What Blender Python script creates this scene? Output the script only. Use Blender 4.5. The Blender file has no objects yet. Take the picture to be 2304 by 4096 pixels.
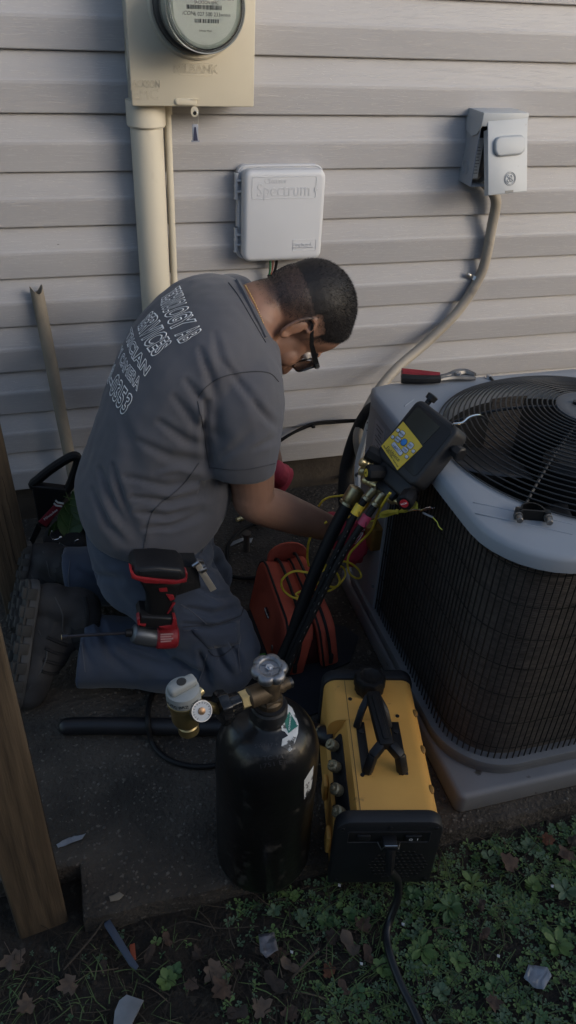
import bpy, bmesh, math, random
import numpy as np
from mathutils import Vector, Matrix, Quaternion
from mathutils.bvhtree import BVHTree
from mathutils import noise as mnoise

random.seed(7); np.random.seed(7)
SC = bpy.context.scene
COL = SC.collection
R = math.radians

# ------------------------------------------------------------------ camera
F_PX = 771.35 * 4; PITCH = R(35.12); YAW = R(17.268); ROLL = R(3.104)
CAM = Vector((0.0, -2.0752, 1.4326))
FW = Vector((math.sin(YAW) * math.cos(PITCH), math.cos(YAW) * math.cos(PITCH), -math.sin(PITCH)))
_rt = Vector((math.cos(YAW), -math.sin(YAW), 0)); _up = _rt.cross(FW)
RT = _rt * math.cos(ROLL) + _up * math.sin(ROLL)
UP = -_rt * math.sin(ROLL) + _up * math.cos(ROLL)
cd = bpy.data.cameras.new('camera'); cam = bpy.data.objects.new('camera', cd); COL.objects.link(cam)
cd.sensor_fit = 'VERTICAL'; cd.sensor_height = 36.0; cd.lens = F_PX / 4096 * 36.0
cd.clip_start = 0.05; cd.clip_end = 500
Mc = Matrix((RT, UP, -FW)).transposed().to_4x4(); Mc.translation = CAM
cam.matrix_world = Mc
SC.camera = cam

# ------------------------------------------------------------------ sky, sun, exposure
SUN_EL = R(16); SUN_AZ = R(42)          # azimuth from -y (the yard) towards +x
sun_dir = Vector((math.sin(SUN_AZ) * math.cos(SUN_EL), -math.cos(SUN_AZ) * math.cos(SUN_EL), math.sin(SUN_EL)))
w = bpy.data.worlds.new('World'); SC.world = w; w.use_nodes = True
wn = w.node_tree; wn.nodes.clear()
sky = wn.nodes.new('ShaderNodeTexSky'); sky.sky_type = 'NISHITA'; sky.sun_disc = False
sky.sun_elevation = SUN_EL; sky.sun_rotation = math.atan2(sun_dir.x, sun_dir.y)
sky.air_density = 1.0; sky.dust_density = 2.0; sky.ozone_density = 1.0
bg = wn.nodes.new('ShaderNodeBackground'); bg.inputs[1].default_value = 0.14
wo = wn.nodes.new('ShaderNodeOutputWorld')
wn.links.new(sky.outputs[0], bg.inputs[0]); wn.links.new(bg.outputs[0], wo.inputs[0])
sl = bpy.data.lights.new('sun', 'SUN'); sl.energy = 1.15; sl.angle = R(32); sl.color = (1.0, 0.96, 0.91)
so = bpy.data.objects.new('sun', sl); COL.objects.link(so)
so.rotation_euler = sun_dir.to_track_quat('Z', 'Y').to_euler(); so.location = (3, -4, 5)
SC.view_settings.view_transform = 'Standard'; SC.view_settings.look = 'None'
SC.view_settings.exposure = 0.86; SC.view_settings.gamma = 1.0
SC.cycles.max_bounces = 6; SC.cycles.transparent_max_bounces = 6; SC.cycles.sample_clamp_indirect = 4
SC.cycles.use_denoising = True

# ------------------------------------------------------------------ measuring: photo point (1449 wide) -> world point on a plane
_S = 2304 / 1449
def _ray(x, y): return FW * F_PX + RT * (x * _S - 1152) - UP * (y * _S - 2048)
def wz(x, y, z=0.0): d = _ray(x, y); return CAM + d * ((z - CAM.z) / d.z)
def wy(x, y, Y): d = _ray(x, y); return CAM + d * ((Y - CAM.y) / d.y)
def wx(x, y, X): d = _ray(x, y); return CAM + d * ((X - CAM.x) / d.x)
def pix(v):
    v = Vector(v) - CAM; k = F_PX / v.dot(FW)
    return ((1152 + k * v.dot(RT)) / _S, (2048 - k * v.dot(UP)) / _S)

# ------------------------------------------------------------------ mesh building
V = Vector
def frame(o, x, y=None, z=None):
    """matrix with origin o; give x and an approximate y or z"""
    x = V(x).normalized()
    if z is not None:
        y = V(z).cross(x).normalized(); z = x.cross(y)
    else:
        z = x.cross(V(y)).normalized(); y = z.cross(x)
    M = Matrix((x, y, z)).transposed().to_4x4(); M.translation = V(o); return M
def axis(p0, p1):
    """matrix at p0 whose z axis points to p1"""
    d = (V(p1) - V(p0)); q = d.normalized().to_track_quat('Z', 'Y')
    M = q.to_matrix().to_4x4(); M.translation = V(p0); return M, d.length
def smooth_path(pts, n=6, closed=False):
    P = [V(p) for p in pts]; out = []; m = len(P)
    rng = range(m if closed else m - 1)
    for i in rng:
        if closed: a, b, c, d = P[(i - 1) % m], P[i], P[(i + 1) % m], P[(i + 2) % m]
        else: a, b, c, d = P[max(i - 1, 0)], P[i], P[i + 1], P[min(i + 2, m - 1)]
        for k in range(n):
            t = k / n; t2 = t * t; t3 = t2 * t
            out.append(0.5 * ((2 * b) + (c - a) * t + (2 * a - 5 * b + 4 * c - d) * t2 + (3 * b - a - 3 * c + d) * t3))
    if not closed: out.append(P[-1])
    return out

class B:
    """collects shapes into one bmesh"""
    def __init__(s): s.bm = bmesh.new(); s.mi = 0
    def _tag(s, n0):
        if not s.mi: return
        s.bm.faces.ensure_lookup_table()
        for f in s.bm.faces[n0:]: f.material_index = s.mi
    def box(s, c, size, M=None, bev=0.0, seg=2, taper=None):
        n0 = len(s.bm.faces)
        t = bmesh.new(); bmesh.ops.create_cube(t, size=1.0)
        for v in t.verts:
            v.co = V((v.co.x * size[0], v.co.y * size[1], v.co.z * size[2]))
            if taper and v.co.z > 0: v.co.x *= taper[0]; v.co.y *= taper[1]
        if bev > 0: bmesh.ops.bevel(t, geom=t.edges[:], offset=bev, segments=seg, profile=0.5, affect='EDGES', clamp_overlap=True)
        T = (M or Matrix.Identity(4)) @ Matrix.Translation(V(c))
        s._merge(t, T); s._tag(n0); return s
    def _merge(s, t, T):
        mp = {}
        for v in t.verts: mp[v] = s.bm.verts.new(T @ v.co)
        for f in t.faces:
            try: s.bm.faces.new([mp[v] for v in f.verts])
            except ValueError: pass
        t.free()
    def rings(s, rr, cap0=True, cap1=True, closed_ring=True, loop=False):
        vv = [[s.bm.verts.new(p) for p in r] for r in rr]; n = len(vv[0])
        pairs = list(zip(vv[:-1], vv[1:])) + ([(vv[-1], vv[0])] if loop else [])
        for a, b in pairs:
            for i in range(n if closed_ring else n - 1):
                j = (i + 1) % n
                f = s.bm.faces.new((a[i], a[j], b[j], b[i])); f.material_index = s.mi
        if closed_ring and not loop:
            if cap0: s.bm.faces.new(list(reversed(vv[0])))
            if cap1: s.bm.faces.new(vv[-1])
        return s
    def lathe(s, prof, M=None, n=24, cap0=True, cap1=True, lobes=0, lob=0.0, flat=None):
        """prof: (radius, z) pairs"""
        M = M or Matrix.Identity(4); rr = []
        for r, z in prof:
            r = max(r, 1e-5); ring = []
            for i in range(n):
                a = 2 * math.pi * i / n
                k = 1 + (lob * math.cos(lobes * a) if lobes else 0)
                ring.append(M @ V((r * k * math.cos(a), r * k * math.sin(a), z)))
            rr.append(ring)
        return s.rings(rr, cap0, cap1)
    def cyl(s, p0, p1, r0, r1=None, n=16):
        M, L = axis(p0, p1); return s.lathe([(r0, 0), (r1 if r1 is not None else r0, L)], M, n)
    def tube(s, pts, r, n=8, sm=6, closed=False, rfun=None):
        P = smooth_path(pts, sm, closed) if sm > 1 else [V(p) for p in pts]
        m = len(P); T = []
        for i in range(m):
            if closed: t = P[(i + 1) % m] - P[(i - 1) % m]
            else: t = P[min(i + 1, m - 1)] - P[max(i - 1, 0)]
            T.append(t.normalized() if t.length > 1e-9 else V((0, 0, 1)))
        nrm = T[0].orthogonal().normalized(); rr = []
        for i in range(m):
            if i: nrm = (T[i - 1].rotation_difference(T[i]) @ nrm); nrm = (nrm - T[i] * nrm.dot(T[i])).normalized()
            b = T[i].cross(nrm); q = rfun(i / max(m - 1, 1)) if rfun else (r[i * (len(r) - 1) // max(m - 1, 1)] if isinstance(r, (list, tuple)) else r)
            rr.append([P[i] + (nrm * math.cos(2 * math.pi * k / n) + b * math.sin(2 * math.pi * k / n)) * q for k in range(n)])
        return s.rings(rr, loop=closed)
    def prism(s, outline, h, M=None, bev=0.0, seg=2, z0=0.0):
        n0 = len(s.bm.faces); t = bmesh.new()
        vs = [t.verts.new((x, y, z0)) for x, y in outline]; f = t.faces.new(vs)
        if f.normal.z > 0: f.normal_flip()
        ext = bmesh.ops.extrude_face_region(t, geom=[f]); up = [g for g in ext['geom'] if isinstance(g, bmesh.types.BMVert)]
        for v in up: v.co.z += h
        bmesh.ops.recalc_face_normals(t, faces=t.faces[:])
        if bev > 0:
            ed = [e for e in t.edges if abs(e.verts[0].co.z - e.verts[1].co.z) < 1e-6]
            bmesh.ops.bevel(t, geom=ed, offset=bev, segments=seg, profile=0.5, affect='EDGES', clamp_overlap=True)
        s._merge(t, M or Matrix.Identity(4)); s._tag(n0); return s
    def ball(s, c, r, M=None, u=16, v=10):
        n0 = len(s.bm.faces); t = bmesh.new(); bmesh.ops.create_uvsphere(t, u_segments=u, v_segments=v, radius=1.0)
        r3 = (r, r, r) if isinstance(r, (int, float)) else r
        T = (M or Matrix.Identity(4)) @ Matrix.Translation(V(c)) @ Matrix.Diagonal((r3[0], r3[1], r3[2], 1))
        s._merge(t, T); s._tag(n0); return s
    def quad(s, *p): n0 = len(s.bm.faces); s.bm.faces.new([s.bm.verts.new(V(q)) for q in p]); s._tag(n0); return s

ROOTM = {}
def finish(me, smooth=35):
    if smooth:
        for p in me.polygons: p.use_smooth = True
        if smooth < 180: me.set_sharp_from_angle(angle=R(smooth))
def obj(name, b, m, parent=None, smooth=35, world=True, M=None, subsurf=0):
    """b: a B (world coordinates unless world=False) -> one mesh object"""
    me = bpy.data.meshes.new(name)
    if isinstance(b, B):
        bmesh.ops.recalc_face_normals(b.bm, faces=b.bm.faces[:])
        if parent is not None and world and parent.name in ROOTM: b.bm.transform(ROOTM[parent.name].inverted())
        b.bm.to_mesh(me); b.bm.free()
    else:
        me = b; me.name = name
        if parent is not None and world and parent.name in ROOTM: me.transform(ROOTM[parent.name].inverted())
    o = bpy.data.objects.new(name, me); COL.objects.link(o)
    for q in (m if isinstance(m, (list, tuple)) else [m]): me.materials.append(q)
    finish(me, smooth)
    if parent is not None:
        o.parent = parent
        if world and parent.name in ROOTM: ROOTM[o.name] = ROOTM[parent.name]
    if M is not None: o.matrix_basis = M
    if subsurf:
        sm = o.modifiers.new('round', 'SUBSURF'); sm.levels = subsurf; sm.render_levels = subsurf
    return o
def tag(o, label, cat=None, group=None, kind=None):
    if label: o['label'] = label
    if cat: o['category'] = cat
    if group: o['group'] = group
    if kind: o['kind'] = kind
    return o
def thing(name, label, cat, base=(0, 0, 0), M=None, group=None):
    o = bpy.data.objects.new(name, None); COL.objects.link(o); o.empty_display_size = 0.05
    T = M if M is not None else Matrix.Translation(V(base))
    o.matrix_world = T; ROOTM[o.name] = T.copy(); return tag(o, label, cat, group)
def text_mesh(body, size, M, extrude=0.0004, outline=0.0, shear=0.0, align='CENTER', sx=1.0, space=1.0, offset=0.0):
    cu = bpy.data.curves.new('t', 'FONT'); cu.body = body; cu.size = size; cu.align_x = align; cu.align_y = 'CENTER'
    cu.shear = shear; cu.space_character = space; cu.space_line = 0.95; cu.resolution_u = 3; cu.offset = offset
    if outline: cu.fill_mode = 'NONE'; cu.bevel_depth = outline; cu.bevel_resolution = 0
    else: cu.extrude = extrude
    o = bpy.data.objects.new('t', cu); COL.objects.link(o)
    dg = bpy.context.evaluated_depsgraph_get(); dg.update()
    me = bpy.data.meshes.new_from_object(o.evaluated_get(dg))
    bpy.data.objects.remove(o); bpy.data.curves.remove(cu)
    me.transform(M @ Matrix.Diagonal((sx, 1, 1, 1))); me.materials.clear(); return me
def text(name, body, size, M, m, parent, **k): return obj(name, text_mesh(body, size, M, **k), m, parent, smooth=0)
def remesh(b, voxel, smooth_it=4, fac=0.5):
    """union of closed shapes -> one continuous surface (mesh)"""
    me = bpy.data.meshes.new('tmp'); b.bm.normal_update(); bmesh.ops.recalc_face_normals(b.bm, faces=b.bm.faces[:]); b.bm.to_mesh(me); b.bm.free()
    o = bpy.data.objects.new('tmp', me); COL.objects.link(o)
    r = o.modifiers.new('r', 'REMESH'); r.mode = 'VOXEL'; r.voxel_size = voxel
    if smooth_it: q = o.modifiers.new('s', 'SMOOTH'); q.factor = fac; q.iterations = smooth_it
    dg = bpy.context.evaluated_depsgraph_get(); dg.update()
    out = bpy.data.meshes.new_from_object(o.evaluated_get(dg)); bpy.data.objects.remove(o); return out
def copy_tree(o, parent=None):
    c = o.copy(); COL.objects.link(c)
    if parent is not None: c.parent = parent
    for ch in o.children: copy_tree(ch, c)
    return c
def rounded(w, h, r, n=5):
    """rounded rectangle outline centred on the origin"""
    o = []
    for cx, cy, a0 in ((w / 2 - r, h / 2 - r, 0), (-w / 2 + r, h / 2 - r, 90), (-w / 2 + r, -h / 2 + r, 180), (w / 2 - r, -h / 2 + r, 270)):
        for k in range(n + 1):
            a = R(a0 + 90 * k / n); o.append((cx + r * math.cos(a), cy + r * math.sin(a)))
    return o

# ------------------------------------------------------------------ materials
MATS = {}
def mat(name, col, rough=0.6, metal=0.0, var=0.12, scale=12.0, bump=0.0, bscale=150.0, stretch=(1, 1, 1), spec=0.5,
        spots=None, spot_at=0.62, spot_scale=25.0, spot_soft=0.06, trans=0.0, ior=1.45, alpha=1.0, coat=0.0, bdist=0.002, sheen=0.0, det=5.0):
    if name in MATS: return MATS[name]
    m = bpy.data.materials.new(name); m.use_nodes = True; nt = m.node_tree; N = nt.nodes; Lk = nt.links
    p = N['Principled BSDF']; p.inputs['Roughness'].default_value = rough; p.inputs['Metallic'].default_value = metal
    p.inputs['Specular IOR Level'].default_value = spec; p.inputs['IOR'].default_value = ior
    p.inputs['Transmission Weight'].default_value = trans; p.inputs['Alpha'].default_value = alpha; p.inputs['Coat Weight'].default_value = coat
    if sheen: p.inputs['Sheen Weight'].default_value = sheen; p.inputs['Sheen Roughness'].default_value = 0.5
    tc = N.new('ShaderNodeTexCoord'); mp = N.new('ShaderNodeMapping'); mp.inputs['Scale'].default_value = stretch
    Lk.new(tc.outputs['Object'], mp.inputs[0])
    nz = N.new('ShaderNodeTexNoise'); nz.inputs['Scale'].default_value = scale; nz.inputs['Detail'].default_value = det
    Lk.new(mp.outputs[0], nz.inputs['Vector'])
    rp = N.new('ShaderNodeValToRGB'); rp.color_ramp.elements[0].position = 0.3; rp.color_ramp.elements[1].position = 0.7
    a = [max(0, c * (1 - var)) for c in col]; b = [min(1, c * (1 + var)) for c in col]
    rp.color_ramp.elements[0].color = (*a, 1); rp.color_ramp.elements[1].color = (*b, 1)
    Lk.new(nz.outputs[0], rp.inputs[0]); outc = rp.outputs[0]
    if spots:
        n2 = N.new('ShaderNodeTexNoise'); n2.inputs['Scale'].default_value = spot_scale; n2.inputs['Detail'].default_value = 6
        Lk.new(mp.outputs[0], n2.inputs['Vector'])
        r2 = N.new('ShaderNodeValToRGB'); r2.color_ramp.elements[0].position = spot_at; r2.color_ramp.elements[1].position = min(1, spot_at + spot_soft)
        Lk.new(n2.outputs[0], r2.inputs[0])
        mx = N.new('ShaderNodeMix'); mx.data_type = 'RGBA'; mx.inputs['B'].default_value = (*spots, 1)
        Lk.new(r2.outputs[0], mx.inputs['Factor']); Lk.new(outc, mx.inputs['A']); outc = mx.outputs['Result']
    Lk.new(outc, p.inputs['Base Color'])
    rr = N.new('ShaderNodeMapRange'); rr.inputs[3].default_value = max(0, rough - 0.08); rr.inputs[4].default_value = min(1, rough + 0.08)
    Lk.new(nz.outputs[0], rr.inputs[0]); Lk.new(rr.outputs[0], p.inputs['Roughness'])
    if bump:
        n3 = N.new('ShaderNodeTexNoise'); n3.inputs['Scale'].default_value = bscale; n3.inputs['Detail'].default_value = 4
        Lk.new(mp.outputs[0], n3.inputs['Vector'])
        bp = N.new('ShaderNodeBump'); bp.inputs['Strength'].default_value = bump; bp.inputs['Distance'].default_value = bdist
        Lk.new(n3.outputs[0], bp.inputs['Height']); Lk.new(bp.outputs[0], p.inputs['Normal'])
    MATS[name] = m; return m
def nodes_of(m): return m.node_tree.nodes, m.node_tree.links, m.node_tree.nodes['Principled BSDF']

black_rub = mat('black_rubber', (0.009, 0.009, 0.010), 0.55, spec=0.3, var=0.2, bump=0.15, bscale=300)
black_pl = mat('black_plastic', (0.013, 0.013, 0.0145), 0.42, spec=0.35, var=0.15, bump=0.1, bscale=400)
steel = mat('galvanised_steel', (0.55, 0.55, 0.56), 0.32, 1.0, var=0.15, scale=60)
brass = mat('brass', (0.60, 0.49, 0.26), 0.36, 0.8, var=0.2, scale=80, bump=0.1)
old_brass = mat('old_brass', (0.115, 0.085, 0.055), 0.55, 0.7, var=0.3, scale=60, bump=0.2)
white_pl = mat('white_plastic', (0.75, 0.75, 0.74), 0.5, var=0.05)
ink = mat('black_print', (0.03, 0.03, 0.03), 0.7, var=0.05)
ink_grey = mat('grey_print', (0.16, 0.16, 0.16), 0.7, var=0.05)
white_ink = mat('white_print', (0.86, 0.86, 0.86), 0.6, var=0.08)
# ================================================================== SETTING
# ---- soil
def soil_mat():
    m = mat('soil', (0.020, 0.0145, 0.010), 0.95, var=0.45, scale=30, bump=1.0, bscale=90, bdist=0.01, spots=(0.045, 0.036, 0.026), spot_at=0.6, spot_scale=60)
    return m
def ground():
    b = B(); x0, x1, y0, y1 = -1.2, 2.4, -2.9, -1.2; nx, ny = 120, 60
    g = [[None] * (nx + 1) for _ in range(ny + 1)]
    xs = [x0 + (x1 - x0) * i / nx for i in range(nx + 1)]; ys = [y0 + (y1 - y0) * j / ny for j in range(ny + 1)]
    xs = [-60, -12] + xs + [12, 60]; ys = [-60, -12] + ys + [-0.6, 1.0, 60]
    vs = [[b.bm.verts.new((x, y, -0.05 + (0.022 * (mnoise.noise(V((x * 9, y * 9, 1))) + 0.5 * mnoise.noise(V((x * 30, y * 30, 2)))) if x0 < x < x1 and y0 < y < -1.3 else 0))) for x in xs] for y in ys]
    for j in range(len(ys) - 1):
        for i in range(len(xs) - 1): b.bm.faces.new((vs[j][i], vs[j][i + 1], vs[j + 1][i + 1], vs[j + 1][i]))
    o = obj('ground', b, soil_mat(), smooth=180); o['kind'] = 'structure'; return o
ground()
def ground_h(x, y): return -0.05 + (0.022 * (mnoise.noise(V((x * 9, y * 9, 1))) + 0.5 * mnoise.noise(V((x * 30, y * 30, 2)))) if -1.2 < x < 2.4 and -2.9 < y < -1.3 else 0)
# ---- concrete slab with a worn edge
conc = mat('old_concrete', (0.050, 0.041, 0.033), 0.92, var=0.55, scale=7, bump=1.0, bscale=95, bdist=0.010, spots=(0.13, 0.112, 0.092), spot_at=0.62, spot_scale=85, spot_soft=0.05, det=9)
def slab():
    b = B(); out = []
    for i in range(90): x = -0.107 + i * 0.03; out.append((x, -1.298 + 0.006 * mnoise.noise(V((x * 14, 3, 0))) + 0.004 * mnoise.noise(V((x * 50, 5, 0)))))
    xe = out[-1][0]; out += [(xe, 0.02), (-0.42, 0.02), (-0.42, -1.188), (-0.107, -1.188)]
    b.prism(out, 0.10, bev=0.008, z0=-0.10)
    o = obj('concrete_slab', b, conc, smooth=30); o['kind'] = 'structure'
slab()
# small stones standing proud of the worn concrete (uncountable aggregate)
def pebbles(name, n, reg, zf, s0, s1, m):
    b = B()
    for _ in range(n):
        x = random.uniform(reg[0], reg[1]); y = random.uniform(reg[2], reg[3]); s = random.uniform(s0, s1)
        t = bmesh.new(); bmesh.ops.create_icosphere(t, subdivisions=1, radius=1)
        b._merge(t, Matrix.Translation((x, y, zf(x, y) + s * 0.15)) @ Matrix.Rotation(random.uniform(0, 6), 4, 'Z') @ Matrix.Diagonal((s * random.uniform(0.7, 1.3), s, s * 0.45, 1)))
    o = obj(name, b, m, smooth=180); o['kind'] = 'stuff'; o['label'] = name.replace('_', ' ') + ' scattered over the ground'; return o
peb = mat('pebble_grey', (0.105, 0.092, 0.078), 0.85, var=0.5, scale=14)
pebbles('slab_grit', 2600, (-0.1, 1.0, -1.29, -0.05), lambda x, y: 0.0, 0.0012, 0.0042, peb)

# ---- house wall: lap siding, every board a part
LAP = 0.127; Z0 = 0.12; WX0, WX1 = -1.3, 1.70
def siding_mat():
    m = mat('vinyl_siding', (0.348, 0.345, 0.360), 0.5, var=0.05, scale=3, stretch=(0.6, 1, 3), spots=(0.10, 0.095, 0.09), spot_at=0.775, spot_scale=42, spot_soft=0.015)
    N, Lk, p = nodes_of(m)
    tc = N.new('ShaderNodeTexCoord'); mp = N.new('ShaderNodeMapping'); mp.inputs['Scale'].default_value = (2.2, 1.0, 42.0)
    Lk.new(tc.outputs['Object'], mp.inputs[0])
    wv = N.new('ShaderNodeTexNoise'); wv.inputs['Scale'].default_value = 4.2; wv.inputs['Detail'].default_value = 2; wv.inputs['Distortion'].default_value = 0.9
    Lk.new(mp.outputs[0], wv.inputs['Vector'])
    # thin embossed grain lines: where the noise crosses a level
    sub = N.new('ShaderNodeMath'); sub.operation = 'SUBTRACT'; sub.inputs[1].default_value = 0.5; Lk.new(wv.outputs[0], sub.inputs[0])
    ab = N.new('ShaderNodeMath'); ab.operation = 'ABSOLUTE'; Lk.new(sub.outputs[0], ab.inputs[0])
    mr = N.new('ShaderNodeMapRange'); mr.inputs[1].default_value = 0.0; mr.inputs[2].default_value = 0.022; mr.inputs[3].default_value = 1.0; mr.inputs[4].default_value = 0.0
    Lk.new(ab.outputs[0], mr.inputs[0])
    f2 = N.new('ShaderNodeTexNoise'); f2.inputs['Scale'].default_value = 22; f2.inputs['Detail'].default_value = 4; Lk.new(mp.outputs[0], f2.inputs['Vector'])
    ad = N.new('ShaderNodeMath'); ad.operation = 'MULTIPLY_ADD'; ad.inputs[1].default_value = 0.35; Lk.new(f2.outputs[0], ad.inputs[0]); Lk.new(mr.outputs[0], ad.inputs[2])
    bp = N.new('ShaderNodeBump'); bp.inputs['Strength'].default_value = 0.35; bp.inputs['Distance'].default_value = 0.0010
    Lk.new(ad.outputs[0], bp.inputs['Height']); Lk.new(bp.outputs[0], p.inputs['Normal'])
    # grain highlights put into the colour: ridges painted lighter
    src = p.inputs['Base Color'].links[0].from_socket
    mx = N.new('ShaderNodeMix'); mx.data_type = 'RGBA'; mx.inputs['B'].default_value = (0.47, 0.455, 0.46, 1)
    sc = N.new('ShaderNodeMath'); sc.operation = 'MULTIPLY'; sc.inputs[1].default_value = 0.35; Lk.new(mr.outputs[0], sc.inputs[0])
    Lk.new(sc.outputs[0], mx.inputs['Factor']); Lk.new(src, mx.inputs['A']); Lk.new(mx.outputs['Result'], p.inputs['Base Color'])
    return m
sid = siding_mat()
wall = thing('house_wall', 'beige vinyl lap siding wall of the house with wood grain', 'wall', (0.5, 0, 0))
prof = [(-0.004, 0.003), (-0.0150, 0.0), (-0.0160, 0.0022), (-0.0205, 0.060), (-0.0198, 0.066), (-0.0175, 0.071), (-0.0020, LAP + 0.005)]
def board(x0, x1, z, dy=0.0):
    b = B(); n = max(2, int((x1 - x0) / 0.06)); rr = []
    for i in range(n + 1):
        x = x0 + (x1 - x0) * i / n
        w_ = 0.0011 * mnoise.noise(V((x * 2.1, z * 5, 0))) ; zz = 0.0006 * mnoise.noise(V((x * 1.3, z * 7, 4)))
        rr.append([V((x, yy + dy + w_, z + h + (zz if h < 0.1 else 0))) for yy, h in prof])
    b.rings(rr, closed_ring=False)
    return obj('siding_board', b, sid, wall, smooth=4)
for k in range(19):
    z = Z0 + k * LAP
    if k in (8, 9):
        xs = 0.86 if k == 8 else 0.90
        board(WX0, xs + 0.02, z, -0.0016); board(xs, WX1, z)
    elif k in (3,): board(WX0, -0.2, z); board(-0.22, WX1, z, -0.0016)
    else: board(WX0, WX1, z)
b = B(); b.box((0.2, 0.10, 1.35), (WX1 - WX0, 0.18, 2.34)); obj('sheathing', b, mat('sheathing', (0.3, 0.25, 0.2)), wall)
fb = B(); fb.box((0.2, 0.052, -0.02), (WX1 - WX0 - 0.02, 0.1, 0.32)); obj('foundation', fb, mat('foundation', (0.036, 0.029, 0.023), 0.9, var=0.4, bump=0.6, bscale=60, bdist=0.004), wall)
tb = B(); tb.box((WX1 + 0.012, 0.04, 1.3), (0.05, 0.15, 2.5), bev=0.004); obj('corner_trim', tb, mat('white_trim', (0.72, 0.73, 0.75), 0.5), wall)

# ---- timber posts
def wood_mat():
    m = mat('treated_timber', (0.080, 0.056, 0.034), 0.8, var=0.4, scale=9, stretch=(9, 9, 0.5), bump=0.6, bscale=22, bdist=0.003, spots=(0.05, 0.035, 0.022), spot_at=0.6, spot_scale=7, spot_soft=0.12)
    return m
wood = wood_mat()
def post(label, c, yaw, h, lean, size=0.089):
    T = thing('timber_post', label, 'post', M=Matrix.Translation(V(c)) @ Matrix.Rotation(R(lean[0]), 4, 'X') @ Matrix.Rotation(R(lean[1]), 4, 'Y') @ Matrix.Rotation(R(yaw), 4, 'Z'), group='timber posts beside the slab')
    b = B(); n = 24; rr = []; o2 = rounded(size, size, 0.006, 3)
    for k in range(n + 1):
        z = -0.12 + (h + 0.12) * k / n
        rr.append([V((x + 0.0012 * mnoise.noise(V((x * 60, y * 60, z * 4))), y + 0.0012 * mnoise.noise(V((x * 60, y * 60, z * 4 + 9))), z)) for x, y in o2])
    b.rings(rr); obj('post_shaft', b, wood, T, smooth=40, world=False)
    # drying cracks along the faces
    ck = B()
    for _ in range(5):
        f = random.choice([0, 1]); u = random.uniform(-0.03, 0.03); z0 = random.uniform(0.0, h * 0.5); l = random.uniform(0.12, 0.3)
        pts = [(V((u + 0.0008 * math.sin(q * 3 + u * 90), -size / 2 - 0.0004, z0 + l * q / 5)) if f == 0 else V((size / 2 + 0.0004, u + 0.0008 * math.sin(q * 3 + u * 90), z0 + l * q / 5))) for q in range(6)]
        ck.tube(pts, 0.0007, n=4, sm=3)
    obj('drying_crack', ck, mat('crack_dark', (0.018, 0.012, 0.008), 0.9), T, world=False)
pl = wz(50, 2365, -0.05); pr = wz(172, 2317, -0.05); dirp = (pr - pl).normalized()
pc = (pl + pr) / 2 + V((-dirp.y, dirp.x, 0)) * 0.0445
post('brown timber post rising from the soil at the slab corner, nearer the cylinder', (pc.x, pc.y, -0.05), math.degrees(math.atan2(dirp.y, dirp.x)), 1.25, (0, 0))
post('weathered timber post standing behind the kneeling man\'s boots', (-0.212, -0.40, -0.05), 6, 1.45, (0, -1.5))

# ---- board fence added out of view behind the camera to shade the lower wall
FH = 2.65; FY = -4.6
fen = thing('board_fence', 'tall brown board fence across the yard facing the house', 'fence', (1.0, FY, 0))
sharedb = B(); sharedb.box((0, 0, FH / 2), (0.14, 0.02, FH), bev=0.003, seg=1)
first = None
for i in range(72):
    x = -4.5 + i * 0.145
    if first is None: first = obj('fence_board', sharedb, wood, fen, world=False); o = first
    else: o = first.copy(); COL.objects.link(o)
    o.location = (x - 1.0, 0.004 * (i % 3), -0.05)
rl = B(); rl.box((0.72, FY - 0.03, 0.35), (10.5, 0.04, 0.09)); obj('fence_rail', rl, wood, fen)
rl = B(); rl.box((0.72, FY - 0.03, 1.4), (10.5, 0.04, 0.09)); obj('fence_rail', rl, wood, fen)
# ================================================================== ON THE WALL
cream = mat('cream_paint', (0.53, 0.485, 0.39), 0.45, var=0.06, scale=6, bump=0.06, bscale=300, spots=(0.47, 0.43, 0.34), spot_at=0.66, spot_scale=9, spot_soft=0.2)
# ---- electric meter socket
FYM = -0.125
mb = thing('meter_socket', 'cream metal electric meter box with round glass meter', 'meter box', (0.33, 0, 1.16))
a = wy(332, 264, FYM); c = wy(638, 275, FYM); x0, x1, zb = a.x, c.x, a.z - 0.002; wd = x1 - x0; cx = (x0 + x1) / 2; ht = 0.44
b = B(); b.box((cx, FYM / 2, zb + ht / 2), (wd - 0.006, -FYM - 0.004, ht - 0.004), bev=0.003); obj('enclosure', b, cream, mb)
b = B(); b.box((cx, FYM + 0.006, zb + ht / 2), (wd, 0.018, ht), bev=0.0035); cov = obj('cover', b, cream, mb)
# knockout rings pressed in the side
def ringtube(c, r, t, M=None, n=28, ax='x'):
    pts = []
    for i in range(n):
        q = 2 * math.pi * i / n
        d = {'x': (0, math.cos(q), math.sin(q)), 'y': (math.cos(q), 0, math.sin(q)), 'z': (math.cos(q), math.sin(q), 0)}[ax]
        pts.append(V(c) + V(d) * r)
    return pts
b = B()
for r_ in (0.040, 0.030, 0.019): b.tube(ringtube((x0 + 0.003, -0.058, zb + 0.085), r_, 0), 0.0013, n=6, sm=1, closed=True)
obj('knockout', b, cream, mb)
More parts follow.
